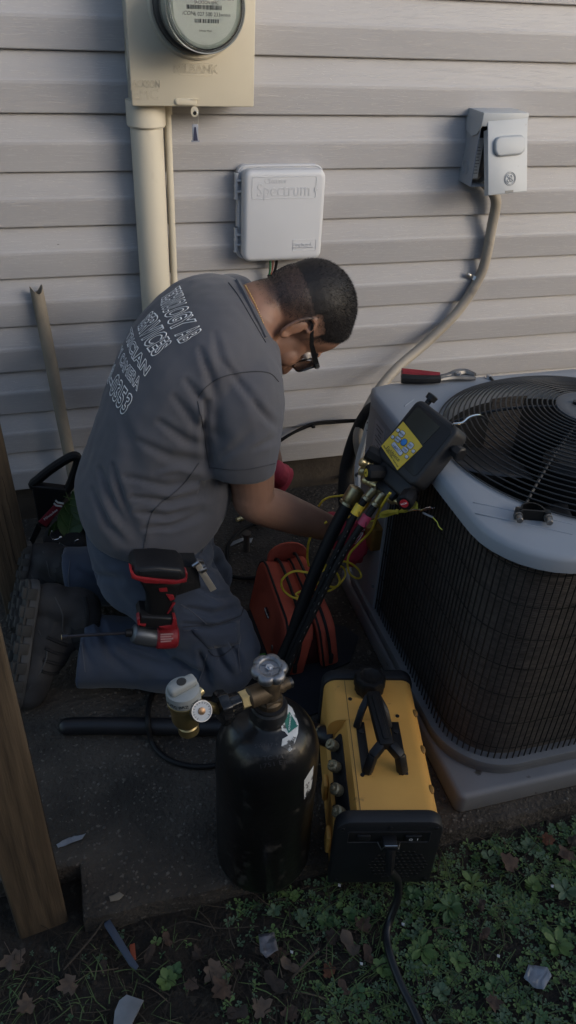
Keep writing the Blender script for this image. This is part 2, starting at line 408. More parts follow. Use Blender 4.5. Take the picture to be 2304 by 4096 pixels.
# raised collar, glass and register
mcx, mcz = 0.3385, 1.362
My = Matrix.Translation((mcx, FYM, mcz)) @ Matrix.Rotation(R(90), 4, 'X')
b = B(); b.lathe([(0.104, 0.0), (0.1035, 0.006), (0.099, 0.010), (0.093, 0.008), (0.090, 0.0)], My, 48, cap0=False, cap1=False); obj('collar', b, cream, mb)
b = B(); b.lathe([(0.092, 0.002), (0.092, 0.020), (0.088, 0.026), (0.083, 0.028)], My, 48); obj('meter_base', b, mat('dark_grey_plastic', (0.05, 0.05, 0.052), 0.35), mb)
glass = mat('meter_glass', (0.92, 0.95, 0.94), 0.03, var=0.0, trans=1.0, ior=1.35)
b = B(); b.lathe([(0.086, 0.022), (0.084, 0.06), (0.080, 0.118), (0.074, 0.127), (0.05, 0.1285), (1e-4, 0.129), (1e-4, 0.1275), (0.05, 0.127), (0.0725, 0.1255), (0.0785, 0.117), (0.0825, 0.06), (0.0845, 0.022)], My, 48, cap0=False, cap1=False); obj('glass_cover', b, glass, mb)
b = B(); b.tube([My @ V((0.0805 * math.cos(q * math.pi / 24), 0.0805 * math.sin(q * math.pi / 24), 0.116)) for q in range(48)], 0.0022, n=6, sm=1, closed=True); obj('bezel', b, mat('grey_bezel', (0.35, 0.36, 0.35), 0.3, 0.6), mb)
b = B(); b.lathe([(0.078, 0.03), (0.074, 0.108)], My, 40); obj('register_body', b, mat('grey_green', (0.40, 0.43, 0.38), 0.5), mb)
b = B(); b.lathe([(0.0715, 0.1083), (0.0712, 0.1102)], My, 40); dial = obj('register_face', b, mat('register_grey', (0.44, 0.47, 0.42), 0.5), mb)
# white name plate: lower part of the disc
pl_ = []
for i in range(25):
    q = R(180 + 14 + (152) * i / 24); pl_.append((0.066 * math.cos(q), 0.066 * math.sin(q)))
pl_ = [(-0.064, 0.022), (-0.066, 0.018)] + pl_[0:] + [(0.066, 0.018), (0.064, 0.022)]
FM = Matrix.Translation((mcx, FYM - 0.1103, mcz)) @ Matrix.Rotation(R(90), 4, 'X')
b = B(); b.prism(pl_, 0.0008, FM); obj('name_plate', b, mat('plate_white', (0.68, 0.69, 0.64), 0.5, var=0.03), mb, smooth=0)
b = B(); b.box((-0.008, 0.034, 0.0006), (0.085, 0.016, 0.001), FM); obj('name_plate', b, MATS['plate_white'], mb, smooth=0)
b = B(); b.prism([(0.046 + 0.009 * math.cos(q * math.pi / 10), 0.033 + 0.006 * math.sin(q * math.pi / 10)) for q in range(20)], 0.002, FM); obj('optical_port', b, black_pl, mb)
FT = FM @ Matrix.Translation((0, 0, 0.0013))
def ptx(s, size, x, y, **k): return text('plate_lettering', s, size, FT @ Matrix.Translation((x, y, 0)), ink_grey, mb, extrude=0.0001, **k)
ptx('FlexNet', 0.0105, -0.030, 0.034); ptx('CL200  240V  3W  30TA  1Kh  FM2S  60Hz', 0.0066, 0, 0.0145); ptx('JACKSON EMC', 0.0074, 0.003, 0.0075)
ptx('6 027 500 233', 0.0094, 0.004, -0.0125); ptx('iCON', 0.0095, -0.035, -0.0115, shear=0.2); ptx('sensus', 0.0078, 0.042, -0.0125); ptx('Stillwater Meter', 0.0042, 0, -0.041)
b = B()
for (xa, xb, yy, hh) in ((-0.037, 0.034, -0.0005, 0.0075), (-0.021, 0.027, -0.024, 0.0068), (-0.006, 0.028, 0.036, 0.008)):
    x = xa
    while x < xb:
        w_ = random.choice([0.0007, 0.0012, 0.0018]); b.box((x, yy, 0.0014), (w_, hh, 0.0002), FM); x += w_ + random.choice([0.0006, 0.001, 0.0014])
o = obj('bar_code', b, ink_grey, mb, smooth=0); o['kind'] = 'stuff'
# pressed lettering and frame on the cover
emb = cream
text('pressed_lettering', 'EMC', 0.030, Matrix.Translation((x0 + 0.030, FYM - 0.0035, zb + 0.023)) @ Matrix.Rotation(R(90), 4, 'X'), emb, mb, outline=0.0003)
text('pressed_lettering', 'JACKSON', 0.020, Matrix.Translation((x0 + 0.032, FYM - 0.0035, zb + 0.043)) @ Matrix.Rotation(R(90), 4, 'X'), emb, mb, outline=0.0005, sx=0.75)
text('pressed_lettering', 'MILBANK', 0.024, Matrix.Translation((mcx - 0.004, FYM - 0.0035, zb + 0.074)) @ Matrix.Rotation(R(90), 4, 'X'), emb, mb, outline=0.0003)
b = B(); b.tube([V((mcx - 0.004 + x, FYM - 0.0032, zb + 0.074 + y)) for x, y in rounded(0.078, 0.024, 0.006)], 0.0006, n=5, sm=1, closed=True); obj('pressed_frame', b, emb, mb)
# hasp
hx = wy(470, 262, FYM).x
b = B(); b.prism([(p[0] * 1, p[1]) for p in rounded(0.050, 0.013, 0.006)], 0.0035, Matrix.Translation((hx - 0.003, FYM - 0.003, zb + 0.010)) @ Matrix.Rotation(R(90), 4, 'X'), bev=0.001)
b.box((hx + 0.018, FYM - 0.006, zb + 0.0155), (0.016, 0.006, 0.0015)); b.cyl((hx - 0.021, FYM - 0.006, zb + 0.010), (hx - 0.021, FYM - 0.0085, zb + 0.010), 0.004, n=12)
b.prism([(0.009 * math.sin(q * math.pi / 8) * (1 if q < 9 else 1), -0.011 * math.cos(q * math.pi / 8)) for q in range(16)], 0.002, Matrix.Translation((hx + 0.017, FYM - 0.002, zb - 0.010)) @ Matrix.Rotation(R(90), 4, 'X'))
obj('hasp', b, cream, mb)
b = B(); b.cyl((hx + 0.017, FYM - 0.0039, zb - 0.013), (hx + 0.017, FYM - 0.0046, zb - 0.013), 0.0042, n=12); obj('hasp_hole', b, black_pl, mb)
# wire seal and tag
st = thing('seal_tag', 'clear plastic seal tag hanging by wire from the meter box hasp', 'tag', (hx + 0.016, FYM - 0.006, zb - 0.08))
b = B(); b.tube([(hx + 0.015, FYM - 0.004, zb - 0.006), (hx + 0.024, FYM - 0.008, zb - 0.014), (hx + 0.023, FYM - 0.006, zb - 0.040), (hx + 0.017, FYM - 0.005, zb - 0.046), (hx + 0.013, FYM - 0.005, zb - 0.030)], 0.0007, n=5); obj('seal_wire', b, steel, st)
b = B(); b.box((hx + 0.017, FYM - 0.005, zb - 0.053), (0.014, 0.004, 0.034), bev=0.001); b.box((hx + 0.017, FYM - 0.005, zb - 0.071), (0.018, 0.005, 0.004), Matrix.Identity(4)); obj('tag_body', b, mat('clear_tag', (0.45, 0.48, 0.56), 0.2, trans=0.35), st)
b = B(); b.prism([(-0.005, -0.017), (0.005, -0.017), (0.001, 0.012), (-0.002, 0.012)], 0.001, Matrix.Translation((hx + 0.017, FYM - 0.0075, zb - 0.053)) @ Matrix.Rotation(R(90), 4, 'X')); obj('tag_insert', b, mat('blue_insert', (0.03, 0.035, 0.075), 0.5), st)
# ---- conduits
pa = wy(373, 400, -0.055)
cdt = thing('service_conduit', 'thick cream plastic conduit running down from the meter box', 'conduit', (pa.x, -0.055, 0))
b = B(); b.cyl((pa.x, -0.055, -0.1), (pa.x, -0.055, zb + 0.005), 0.0385, n=32); obj('pipe', b, mat('cream_pvc', (0.56, 0.52, 0.43), 0.5, var=0.1, scale=5, stretch=(1, 1, 0.4), spots=(0.38, 0.34, 0.28), spot_at=0.64, spot_scale=12, spot_soft=0.15), cdt)
b = B(); b.lathe([(0.0425, zb - 0.052), (0.0455, zb - 0.048), (0.0455, zb + 0.004)], Matrix.Translation((pa.x, -0.055, 0)), 32); obj('coupling', b, MATS['cream_pvc'], cdt)
pb = wy(426, 400, -0.028)
b = B(); b.cyl((pb.x, -0.028, -0.08), (pb.x, -0.028, zb - 0.018), 0.0085, n=16); b.lathe([(0.0115, zb - 0.03), (0.0115, zb + 0.006)], Matrix.Translation((pb.x, -0.028, 0)), 16)
tag(obj('ground_wire_conduit', b, MATS['cream_pvc']), 'thin cream conduit beside the thick conduit below the meter box', 'conduit')

# ---- cable company box
grey_box = mat('light_grey_plastic', (0.50, 0.515, 0.55), 0.45, var=0.03, scale=4, bump=0.05, bscale=500)
cb = thing('cable_box', 'light grey plastic cable company box mounted on the siding', 'utility box', (0.57, 0, 0.78))
p00 = wy(612, 655, -0.075); p11 = wy(820, 432, -0.075)
bw = p11.x - p00.x - 0.002; bh = p11.z - p00.z + 0.008; bc = V(((p00.x + p11.x) / 2 , 0, (p00.z + p11.z) / 2))
FX = Matrix.Rotation(R(90), 4, 'X')
b = B(); b.prism(rounded(bw + 0.012, bh + 0.010, 0.020), 0.022, Matrix.Translation((bc.x - 0.004, -0.014, bc.z)) @ FX, bev=0.003); obj('base', b, grey_box, cb)
b = B(); b.prism(rounded(bw + 0.004, bh + 0.002, 0.020), 0.044, Matrix.Translation((bc.x, -0.036, bc.z)) @ FX, bev=0.012, seg=4); lid_ = obj('lid', b, grey_box, cb, smooth=60)
b = B(); b.tube([V((bc.x + x, -0.036, bc.z + y)) for x, y in rounded(bw + 0.0085, bh + 0.0065, 0.021)], 0.0028, n=6, sm=1, closed=True); obj('rim', b, grey_box, cb)
for zz in (0.071, -0.063):
    b = B(); xh = bc.x - bw / 2 - 0.013
    b.cyl((xh, -0.040, bc.z + zz - 0.031), (xh, -0.040, bc.z + zz + 0.031), 0.0052, n=12)
    for q in (-0.031, -0.001, 0.029): b.cyl((xh, -0.040, bc.z + zz + q - 0.002), (xh, -0.040, bc.z + zz + q + 0.002), 0.0066, n=12)
    for q in (0.012, -0.014): b.box((xh + 0.012, -0.042, bc.z + zz + q), (0.022, 0.014, 0.004), bev=0.001)
    obj('hinge', b, grey_box, cb)
b = B(); b.prism(rounded(0.020, 0.075, 0.006), 0.006, Matrix.Translation((bc.x + bw / 2 + 0.008, -0.018, bc.z - 0.006)) @ FX, bev=0.001); tb_ = obj('mounting_tab', b, grey_box, cb)
b = B()
for q in (0.026, -0.032): b.cyl((bc.x + bw / 2 + 0.0105, -0.0238, bc.z - 0.006 + q), (bc.x + bw / 2 + 0.0105, -0.0247, bc.z - 0.006 + q), 0.0034, n=12)
b.box((bc.x + bw / 2 + 0.0085, -0.0242, bc.z - 0.008), (0.0014, 0.001, 0.024)); obj('tab_hole', b, mat('hole_dark', (0.05, 0.05, 0.05)), cb)
LY = -0.0804
def raised(s, size, x, z, **k): return text('raised_lettering', s, size, Matrix.Translation((bc.x + x, LY, bc.z + z)) @ FX, grey_box, cb, **k)
raised('Spectrum', 0.044, -0.004, 0.066, extrude=0.0004, sx=0.83, offset=0.0002); raised('Charter', 0.0185, -0.026, 0.089, extrude=0.0004)
b = B(); b.prism([(-0.006, -0.006), (0.006, 0), (-0.006, 0.006)], 0.0011, Matrix.Translation((bc.x + 0.083, LY, bc.z + 0.067)) @ FX); obj('raised_arrow', b, grey_box, cb)
b = B(); b.tube([V((bc.x - 0.003 + x, LY, bc.z + 0.073 + y)) for x, y in rounded(0.168, 0.052, 0.004)], 0.0007, n=5, sm=1, closed=True); obj('raised_frame', b, grey_box, cb)
raised('Amphenol', 0.012, 0.052, -0.071, extrude=0.0006); raised('Broadband Solutions', 0.0066, 0.056, -0.0785, extrude=0.0005)
b = B(); b.tube([V((bc.x + 0.058 + x, LY, bc.z - 0.073 + y)) for x, y in rounded(0.064, 0.029, 0.002)], 0.0006, n=5, sm=1, closed=True); obj('raised_frame', b, grey_box, cb)
# drop wires
for nm, mcol, dx, rr_ in (('green', (0.03, 0.16, 0.07), -0.006, 0.0028), ('red', (0.30, 0.08, 0.05), 0.001, 0.0018), ('black', (0.012, 0.012, 0.013), 0.010, 0.004)):
    p = wy(686, 655, -0.04); b = B()
    b.tube([(p.x + dx * 1.5, -0.04, p.z + 0.03), (p.x + dx, -0.038, p.z - 0.02), (p.x - 0.004 + dx * 0.6, -0.034, p.z - 0.055), (p.x - 0.006 + dx * 0.6, -0.03, p.z - 0.16), (p.x - 0.006 + dx, -0.02, 0.14), (p.x + dx, -0.02, -0.02)], rr_, n=8)
    tag(obj('drop_wire', b, mat(nm + '_wire', mcol, 0.5)), nm + ' wire hanging below the light grey cable box', 'wire', 'wires below the cable box')
b = B(); p = wy(683, 693, -0.036); b.lathe([(0.0095, -0.003), (0.0098, 0), (0.0095, 0.003)], Matrix.Translation(p), 14); b.ball(p + V((-0.009, -0.003, 0)), 0.004); tag(obj('zip_tie', b, black_pl), 'black zip tie round the wires below the cable box', 'tie')

# ---- AC disconnect with its door ajar
gsteel = mat('grey_painted_steel', (0.36, 0.385, 0.415), 0.45, var=0.05, scale=8, spots=(0.3, 0.31, 0.32), spot_at=0.72, spot_scale=50, spot_soft=0.03)
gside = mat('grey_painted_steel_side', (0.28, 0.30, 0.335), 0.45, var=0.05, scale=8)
dc = thing('disconnect_box', 'grey steel electrical disconnect box with its cover hanging ajar', 'disconnect', (1.19, 0, 0.94))
BY = -0.085
tl = wy(1205, 285, BY); bl = wy(1222, 468, BY); tr = wy(1320, 290, BY)
dx0, dx1, dzt, dzb = tl.x + 0.012, tr.x - 0.002, tl.z - 0.004, bl.z
dcx = (dx0 + dx1) / 2; dw = dx1 - dx0
b = B(); # open-fronted box
for (c_, s_) in (((dcx, -0.006, (dzt + dzb) / 2), (dw, 0.004, dzt - dzb)), ((dx0, BY / 2, (dzt + dzb) / 2), (0.003, -BY, dzt - dzb)), ((dx1, BY / 2, (dzt + dzb) / 2), (0.003, -BY, dzt - dzb)), ((dcx, BY / 2, dzb), (dw, -BY, 0.003)), ((dcx, BY / 2, dzt), (dw, -BY, 0.003))): b.box(c_, s_)
obj('enclosure', b, gside, dc)
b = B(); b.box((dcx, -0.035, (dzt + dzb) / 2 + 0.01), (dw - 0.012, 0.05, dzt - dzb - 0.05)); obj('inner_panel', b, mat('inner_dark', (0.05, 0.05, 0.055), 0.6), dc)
b = B(); b.box((dx0 + 0.016, -0.0605, dzb + 0.065), (0.026, 0.001, 0.10)); lab_ = obj('inner_label', b, white_pl, dc)
b = B()
for q in range(9): b.box((dx0 + 0.016, -0.0612, dzb + 0.028 + q * 0.008), (0.020 - 0.004 * (q % 3), 0.0004, 0.0016))
obj('label_print', b, ink_grey, dc, smooth=0)
b = B(); b.tube(ringtube((dx0 - 0.002, -0.042, dzb + 0.040), 0.017, 0), 0.0012, n=5, sm=1, closed=True); b.tube(ringtube((dx0 - 0.002, -0.042, dzb + 0.040), 0.011, 0), 0.0009, n=5, sm=1, closed=True); obj('knockout', b, gside, dc)
# hood
b = B(); hz = dzt + 0.006
b.box((dcx, BY / 2 - 0.006, hz), (dw + 0.012, -BY + 0.016, 0.003), bev=0.001); b.box((dcx, BY - 0.013, hz - 0.015), (dw + 0.012, 0.003, 0.030), bev=0.001)
for sx_, xx in ((-1, dx0 - 0.005), (1, dx1 + 0.005)):
    b.prism([(0.0, 0.0), (BY - 0.012, 0.0), (BY - 0.012, -0.032), (BY + 0.006, -0.052), (BY + 0.03, -0.060), (-0.018, -0.050)], 0.0025, Matrix.Translation((xx - 0.00125, 0, hz)) @ Matrix(((0, 0, 1, 0), (1, 0, 0, 0), (0, 1, 0, 0), (0, 0, 0, 1))))
obj('hood', b, gsteel, dc)
# door: hinged under the hood, bottom swung out and to the right
dt = wy(1226, 305, BY - 0.012); dtr = wy(1324, 298, BY - 0.012); dbl = wy(1227, 492, BY - 0.062); dbr = wy(1326, 481, BY - 0.062)
o_ = (dt + dtr + dbl + dbr) / 4; DM = frame(o_, (dtr - dt) + (dbr - dbl), y=(dt - dbl) + (dtr - dbr))
DW = ((dtr - dt).length + (dbr - dbl).length) / 2; DH = ((dt - dbl).length + (dtr - dbr).length) / 2
b = B(); b.prism(rounded(DW, DH, 0.003, 2), 0.003, DM @ Matrix.Translation((0, 0, 0)), bev=0.001)
for sx_ in (-1, 1): b.box((sx_ * (DW / 2 - 0.001), -0.01, -0.009), (0.0025, DH - 0.02, 0.02), DM)
b.box((0, -DH / 2 + 0.001, -0.007), (DW, 0.0025, 0.016), DM)
door = obj('door', b, gsteel, dc)
b = B(); b.prism(rounded(DW * 0.78, DH * 0.27, 0.018), 0.011, DM @ Matrix.Translation((0.003, DH * 0.15, 0.002)), bev=0.009, seg=4); obj('pressed_panel', b, gsteel, door, smooth=70)
b = B(); ec = (0.006, -DH * 0.30)
for r_ in (0.0165, 0.0135): b.tube([DM @ V((ec[0] + r_ * math.cos(q * math.pi / 14), ec[1] + r_ * math.sin(q * math.pi / 14), 0.0035)) for q in range(28)], 0.0007, n=5, sm=1, closed=True)
b.tube([DM @ V((ec[0] + x * 0.0105, ec[1] + y * 0.0105, 0.0035)) for x, y in ((-0.2, 0.9), (-0.7, 0.5), (-0.2, 0.1), (-0.75, -0.35), (-0.4, -0.8), (0.0, -0.3), (-0.1, 0.2), (0.3, 0.75), (0.6, 0.35), (0.1, 0.0), (0.5, -0.1), (0.75, -0.5), (0.3, -0.75), (0.35, -0.4))], 0.0009, n=5)
obj('emblem', b, mat('emblem_grey', (0.24, 0.26, 0.28), 0.5), door)
b = B(); b.box((0.004, -DH / 2 + 0.004, 0.0032), (0.024, 0.006, 0.001), DM); obj('latch_slot', b, mat('slot_grey', (0.2, 0.2, 0.19)), door)
# ---- flexible whip and strap
whipm = mat('beige_conduit', (0.28, 0.25, 0.21), 0.55, var=0.15, scale=9, bump=0.1, spots=(0.20, 0.18, 0.16), spot_at=0.62, spot_scale=14, spot_soft=0.1)
wp = [(dcx - 0.01, -0.05, dzb + 0.01), wy(1247, 500, -0.05), wy(1237, 570, -0.042), wy(1220, 660, -0.036), wy(1198, 712, -0.034), wy(1150, 785, -0.04), wy(1075, 860, -0.06), wy(1000, 925, -0.10), wy(950, 985, -0.16), wy(915, 1050, -0.2), wy(900, 1105, -0.22), wy(915, 1180, -0.25)]
b = B(); b.tube(wp, 0.0148, n=14, sm=8); tag(obj('conduit_whip', b, whipm), 'beige flexible conduit curving from the disconnect box down to the condenser', 'conduit')
ps = wy(1200, 702, -0.03)
b = B(); ang = (wy(1222, 660, -0.036) - wy(1180, 735, -0.036)).normalized(); SMt = frame(ps, ang, z=(0, -1, 0))
rr = []
for q in range(13):
    t = math.pi * q / 12; rr.append([SMt @ V((sx_, 0.0185 * math.cos(t), 0.0185 * math.sin(t) - 0.006)) for sx_ in (-0.006, 0.006)] )
b.rings([[*r_, r_[1] + (SMt.to_3x3() @ V((0, 0, 0.001))), r_[0] + (SMt.to_3x3() @ V((0, 0, 0.001)))] for r_ in rr])
b.box((0, 0.028, -0.003), (0.013, 0.022, 0.002), SMt); b.lathe([(0.005, 0), (0.005, 0.004), (0.002, 0.005)], SMt @ Matrix.Translation((0, 0.029, -0.002)), 12)
tag(obj('pipe_strap', b, steel), 'galvanised strap with bolt holding the beige conduit', 'strap')
# ---- cut grey pipe leaning on the wall
q0 = wy(178, 1165, -0.075); q1 = wy(92, 728, -0.035)
Mq, Lq = axis(q0 + (q0 - q1) * 0.45, q1)
b = B(); rr = []; n = 20
for k in range(25):
    t = k / 24; rr.append([Mq @ V((0.0165 * (1 + 0.02 * mnoise.noise(V((math.cos(2 * math.pi * i / n) * 3, math.sin(2 * math.pi * i / n) * 3, t * 30)))) * math.cos(2 * math.pi * i / n), 0.0165 * math.sin(2 * math.pi * i / n), Lq * t + (0.010 * math.cos(2 * (2 * math.pi * i / n) + 0.5) if k == 24 else 0))) for i in range(n)])
inner = [[Mq @ V((0.0145 * math.cos(2 * math.pi * i / n), 0.0145 * math.sin(2 * math.pi * i / n), Lq - dz + (0.010 * math.cos(2 * (2 * math.pi * i / n) + 0.5) if dz == 0 else 0))) for i in range(n)] for dz in (0, 0.05)]
b.rings(rr + inner, cap1=True)
tag(obj('cut_pipe', b, mat('old_grey_pipe', (0.24, 0.205, 0.16), 0.8, var=0.25, scale=14, stretch=(1, 1, 0.5), bump=0.5, bscale=90, bdist=0.003, spots=(0.10, 0.09, 0.08), spot_at=0.64, spot_scale=22)), 'rough grey pipe with a cut open top leaning against the siding', 'pipe')
# ---- black cable along the foot of the siding, refrigerant lines
b = B(); b.tube([wy(690, 1120, -0.03), wy(735, 1090, -0.025), wy(790, 1068, -0.025), wy(850, 1062, -0.03), wy(900, 1058, -0.05), wy(940, 1050, -0.12)], 0.005, n=8)
b.tube([wy(690, 1116, -0.04), wy(740, 1086, -0.033), wy(790, 1064, -0.03), wy(850, 1058, -0.035), wy(900, 1056, -0.05)], 0.0035, n=8)
b.box(wy(787, 1070, -0.028), (0.012, 0.02, 0.012), bev=0.002)
tag(obj('wall_cable', b, black_rub), 'black cable clipped along the lowest siding board', 'cable')
b = B(); b.tube([wy(945, 1025, -0.25), wy(925, 1040, -0.22), wy(900, 1085, -0.2), wy(878, 1150, -0.2), wy(868, 1210, -0.22), wy(872, 1290, -0.28), wy(905, 1370, -0.40), wy(935, 1420, -0.50)], 0.021, n=12, sm=8)
tag(obj('insulated_line', b, mat('foam_insulation', (0.013, 0.013, 0.014), 0.85, var=0.4, bump=0.6, bscale=60, bdist=0.004)), 'black foam insulated refrigerant line beside the condenser', 'pipe')
b = B(); b.tube([wy(950, 1010, -0.27), wy(930, 1060, -0.25), wy(915, 1110, -0.25), wy(900, 1170, -0.26), wy(900, 1240, -0.3)], 0.009, n=10, sm=8)
tag(obj('liquid_line', b, mat('white_flaking', (0.5, 0.52, 0.52), 0.6, var=0.1, spots=(0.03, 0.03, 0.03), spot_at=0.54, spot_scale=22, spot_soft=0.03)), 'white refrigerant pipe with flaking black coating', 'pipe')
for pts, r_, lab in (([wz(790, 1155, 0.03), wz(815, 1170, 0.03), wz(850, 1190, 0.03), wz(880, 1215, 0.03), wz(900, 1260, 0.03)], 0.007, 'black cable arching over the soil under the condenser corner'),
                     ([wz(450, 1480, 0.012), wz(560, 1430, 0.012), wz(575, 1370, 0.02), wz(620, 1325, 0.02), wz(700, 1312, 0.02), wz(760, 1340, 0.015), wz(830, 1330, 0.012)], 0.006, 'thin black hose looping over the slab behind the man\'s thigh'),
                     ([wz(570, 1447, 0.012), wz(620, 1455, 0.012), wz(690, 1447, 0.012), wz(760, 1450, 0.012)], 0.006, 'short black hose lying between the trousers and the red bag')):
    b = B(); b.tube(pts, r_, n=8, sm=8); tag(obj('loose_hose', b, black_rub), lab, 'hose', 'black hoses on the slab')
# ================================================================== CONDENSER
ACX0, ACX1, ACY0, ACY1 = 0.668, 1.335, -1.225, -0.56     # cabinet footprint
ZP, ZL = 0.058, 0.648                                     # top of pad, top of lid
acx, acy = (ACX0 + ACX1) / 2, (ACY0 + ACY1) / 2
lidm = mat('grey_lid_paint', (0.25, 0.268, 0.295), 0.42, var=0.06, scale=5, spots=(0.20, 0.21, 0.22), spot_at=0.74, spot_scale=70, spot_soft=0.03, bump=0.04, bscale=400)
padm = mat('grey_pad_plastic', (0.17, 0.17, 0.178), 0.6, var=0.12, scale=8, bump=0.15, bscale=120, spots=(0.05, 0.043, 0.036), spot_at=0.67, spot_scale=30, spot_soft=0.05)
b = B(); px0, px1, py0, py1 = 0.654, 1.42, -1.266, -0.50
b.prism(rounded(px1 - px0, py1 - py0, 0.018, 4), ZP, Matrix.Translation(((px0 + px1) / 2, (py0 + py1) / 2, 0)), bev=0.010, seg=3)
tag(obj('equipment_pad', b, padm), 'grey plastic equipment pad under the condenser', 'pad')
ac = thing('air_conditioner', 'grey air conditioner condenser with round black fan guard', 'air conditioner', (acx, acy, ZP))
def squircle(w, d, r, n=10): return rounded(w, d, r, n)
def rounded4(w, h, rs, n=14):
    o = []
    for (sx_, sy_), a0, r in zip(((1, 1), (-1, 1), (-1, -1), (1, -1)), (0, 90, 180, 270), rs):
        for k in range(n + 1):
            a = R(a0 + 90 * k / n); o.append((sx_ * (w / 2 - r) + r * math.cos(a), sy_ * (h / 2 - r) + r * math.sin(a)))
    return o
def foot(grow, r=0.13):
    return [(acx + x, acy + y) for x, y in rounded4(ACX1 - ACX0 + 2 * grow, ACY1 - ACY0 + 2 * grow, (r + grow, 0.030, r + grow, r + grow), 14)]
# base pan
b = B(); b.prism(foot(0.010), 0.014, bev=0.002, z0=ZP); b.prism(foot(0.013), 0.022, bev=0.003, z0=ZP + 0.012); bp_ = obj('base_pan', b, mat('grey_base_paint', (0.13, 0.135, 0.145), 0.5, var=0.08), ac, smooth=40)
# coil body behind the guard
coilm = mat('coil_fins', (0.085, 0.070, 0.060), 0.6, 0.0, var=0.5, scale=40, stretch=(1, 1, 4))
N_, Lk_, p_ = nodes_of(coilm); tc_ = N_.new('ShaderNodeTexCoord'); wv_ = N_.new('ShaderNodeTexWave'); wv_.bands_direction = 'Z'; wv_.inputs['Scale'].default_value = 75; wv_.inputs['Distortion'].default_value = 0.6
Lk_.new(tc_.outputs['Object'], wv_.inputs['Vector']); bq = N_.new('ShaderNodeBump'); bq.inputs['Strength'].default_value = 0.8; bq.inputs['Distance'].default_value = 0.003
Lk_.new(wv_.outputs[0], bq.inputs['Height']); Lk_.new(bq.outputs[0], p_.inputs['Normal'])
b = B(); zc0, zc1 = ZP + 0.035, ZL - 0.038; inner_r = 0.11
o1 = foot(-0.016); o2 = [(acx + x, acy + y) for x, y in rounded(ACX1 - ACX0 - 0.09, ACY1 - ACY0 - 0.09, 0.09, 14)]
b.rings([[V((x, y, zc0)) for x, y in o1], [V((x, y, zc1)) for x, y in o1], [V((x, y, zc1)) for x, y in o2], [V((x, y, zc0)) for x, y in o2]], loop=True)
obj('coil', b, coilm, ac, smooth=40)
# guard wires
def along(outline, step):
    pts = [V((x, y, 0)) for x, y in outline]; pts.append(pts[0].copy()); out = []; acc = 0.0
    for p, q in zip(pts[:-1], pts[1:]):
        L = (q - p).length; t = -acc
        while t + step <= L:
            t += step; out.append(p.lerp(q, t / L))
        acc = L - t
    return out
gw = mat('guard_wire', (0.012, 0.011, 0.011), 0.55, var=0.3, scale=30)
b = B()
for p in along(foot(-0.003), 0.0135):
    b.cyl((p.x, p.y, zc0 - 0.002), (p.x, p.y, zc1 + 0.002), 0.0016, n=5)
g_ = obj('coil_guard', b, gw, ac); g_['kind'] = 'stuff'
for k in range(7):
    z = zc0 + 0.03 + k * (zc1 - zc0 - 0.05) / 6; b = B(); b.tube([V((x, y, z)) for x, y in foot(-0.0055)], 0.0009, n=5, sm=1, closed=True); obj('guard_hoop', b, gw, ac)
# corner post panel at the back-left corner (service panel with rating label)
b = B(); b.box((ACX0 + 0.012, ACY1 - 0.075, (zc0 + zc1) / 2), (0.034, 0.17, zc1 - zc0 + 0.006), bev=0.004); sp = obj('service_panel', b, mat('grey_panel_paint', (0.24, 0.25, 0.27), 0.5, var=0.06), ac)
b = B(); b.box((ACX0 - 0.0055, ACY1 - 0.065, 0.51), (0.001, 0.058, 0.145)); obj('rating_label', b, mat('rating_label_grey', (0.34, 0.34, 0.36), 0.5), ac)
b = B()
for q in range(14): b.box((ACX0 - 0.0062, ACY1 - 0.067 + 0.004 * math.sin(q * 2.1), 0.572 - q * 0.0095), (0.0006, 0.042 - 0.012 * (q % 3), 0.0028))
o = obj('label_print', b, ink_grey, ac, smooth=0); o['kind'] = 'stuff'
for q in (0.585, 0.5, 0.3, 0.16): 
    b = B(); b.cyl((ACX0 - 0.005, ACY1 - 0.148, q), (ACX0 - 0.010, ACY1 - 0.148, q), 0.0038, n=6); obj('panel_screw', b, mat('dull_screw', (0.18, 0.18, 0.19), 0.5, 0.5), ac)
# lid with round opening, pressed ridges and a rolled skirt
def lid():
    RO = 0.292; n = 96; b = B(); cx0, cy0 = acx, acy
    outer = []
    base = foot(0.016, 0.14)
    def radial(a):
        d = V((math.cos(a), math.sin(a))); best = None
        for (xa, ya), (xb, yb) in zip(base, base[1:] + base[:1]):
            A = V((xa - cx0, ya - cy0)); Bv = V((xb - cx0, yb - cy0)); E_ = Bv - A; den = d.x * E_.y - d.y * E_.x
            if abs(den) < 1e-12: continue
            t = (A.x * E_.y - A.y * E_.x) / den; u = (A.x * d.y - A.y * d.x) / den
            if t > 0 and -1e-6 <= u <= 1 + 1e-6: best = t if best is None else max(best, t)
        return best
    rad = [radial(2 * math.pi * i / n) for i in range(n)]
    def ring(f, z): return [V((cx0 + f(i) * math.cos(2 * math.pi * i / n), cy0 + f(i) * math.sin(2 * math.pi * i / n), z)) for i in range(n)]
    rr = [ring(lambda i: RO, ZL - 0.05), ring(lambda i: RO, ZL - 0.004), ring(lambda i: RO + 0.004, ZL), ring(lambda i: RO * 0.5 + rad[i] * 0.5, ZL - 0.001), ring(lambda i: rad[i] - 0.012, ZL - 0.003), ring(lambda i: rad[i] - 0.004, ZL - 0.007), ring(lambda i: rad[i], ZL - 0.014), ring(lambda i: rad[i] + 0.0005, ZL - 0.036), ring(lambda i: rad[i] - 0.006, ZL - 0.037)]
    b.rings(rr, cap0=False, cap1=False); return b
obj('lid', lid(), lidm, ac, smooth=40)
for (s0, s1) in (((1035, 1025), (1062, 1000)), ((1085, 1040), (1110, 1012)), ((1215, 1335), (1330, 1362)), ((1245, 1372), (1420, 1412))):
    pass
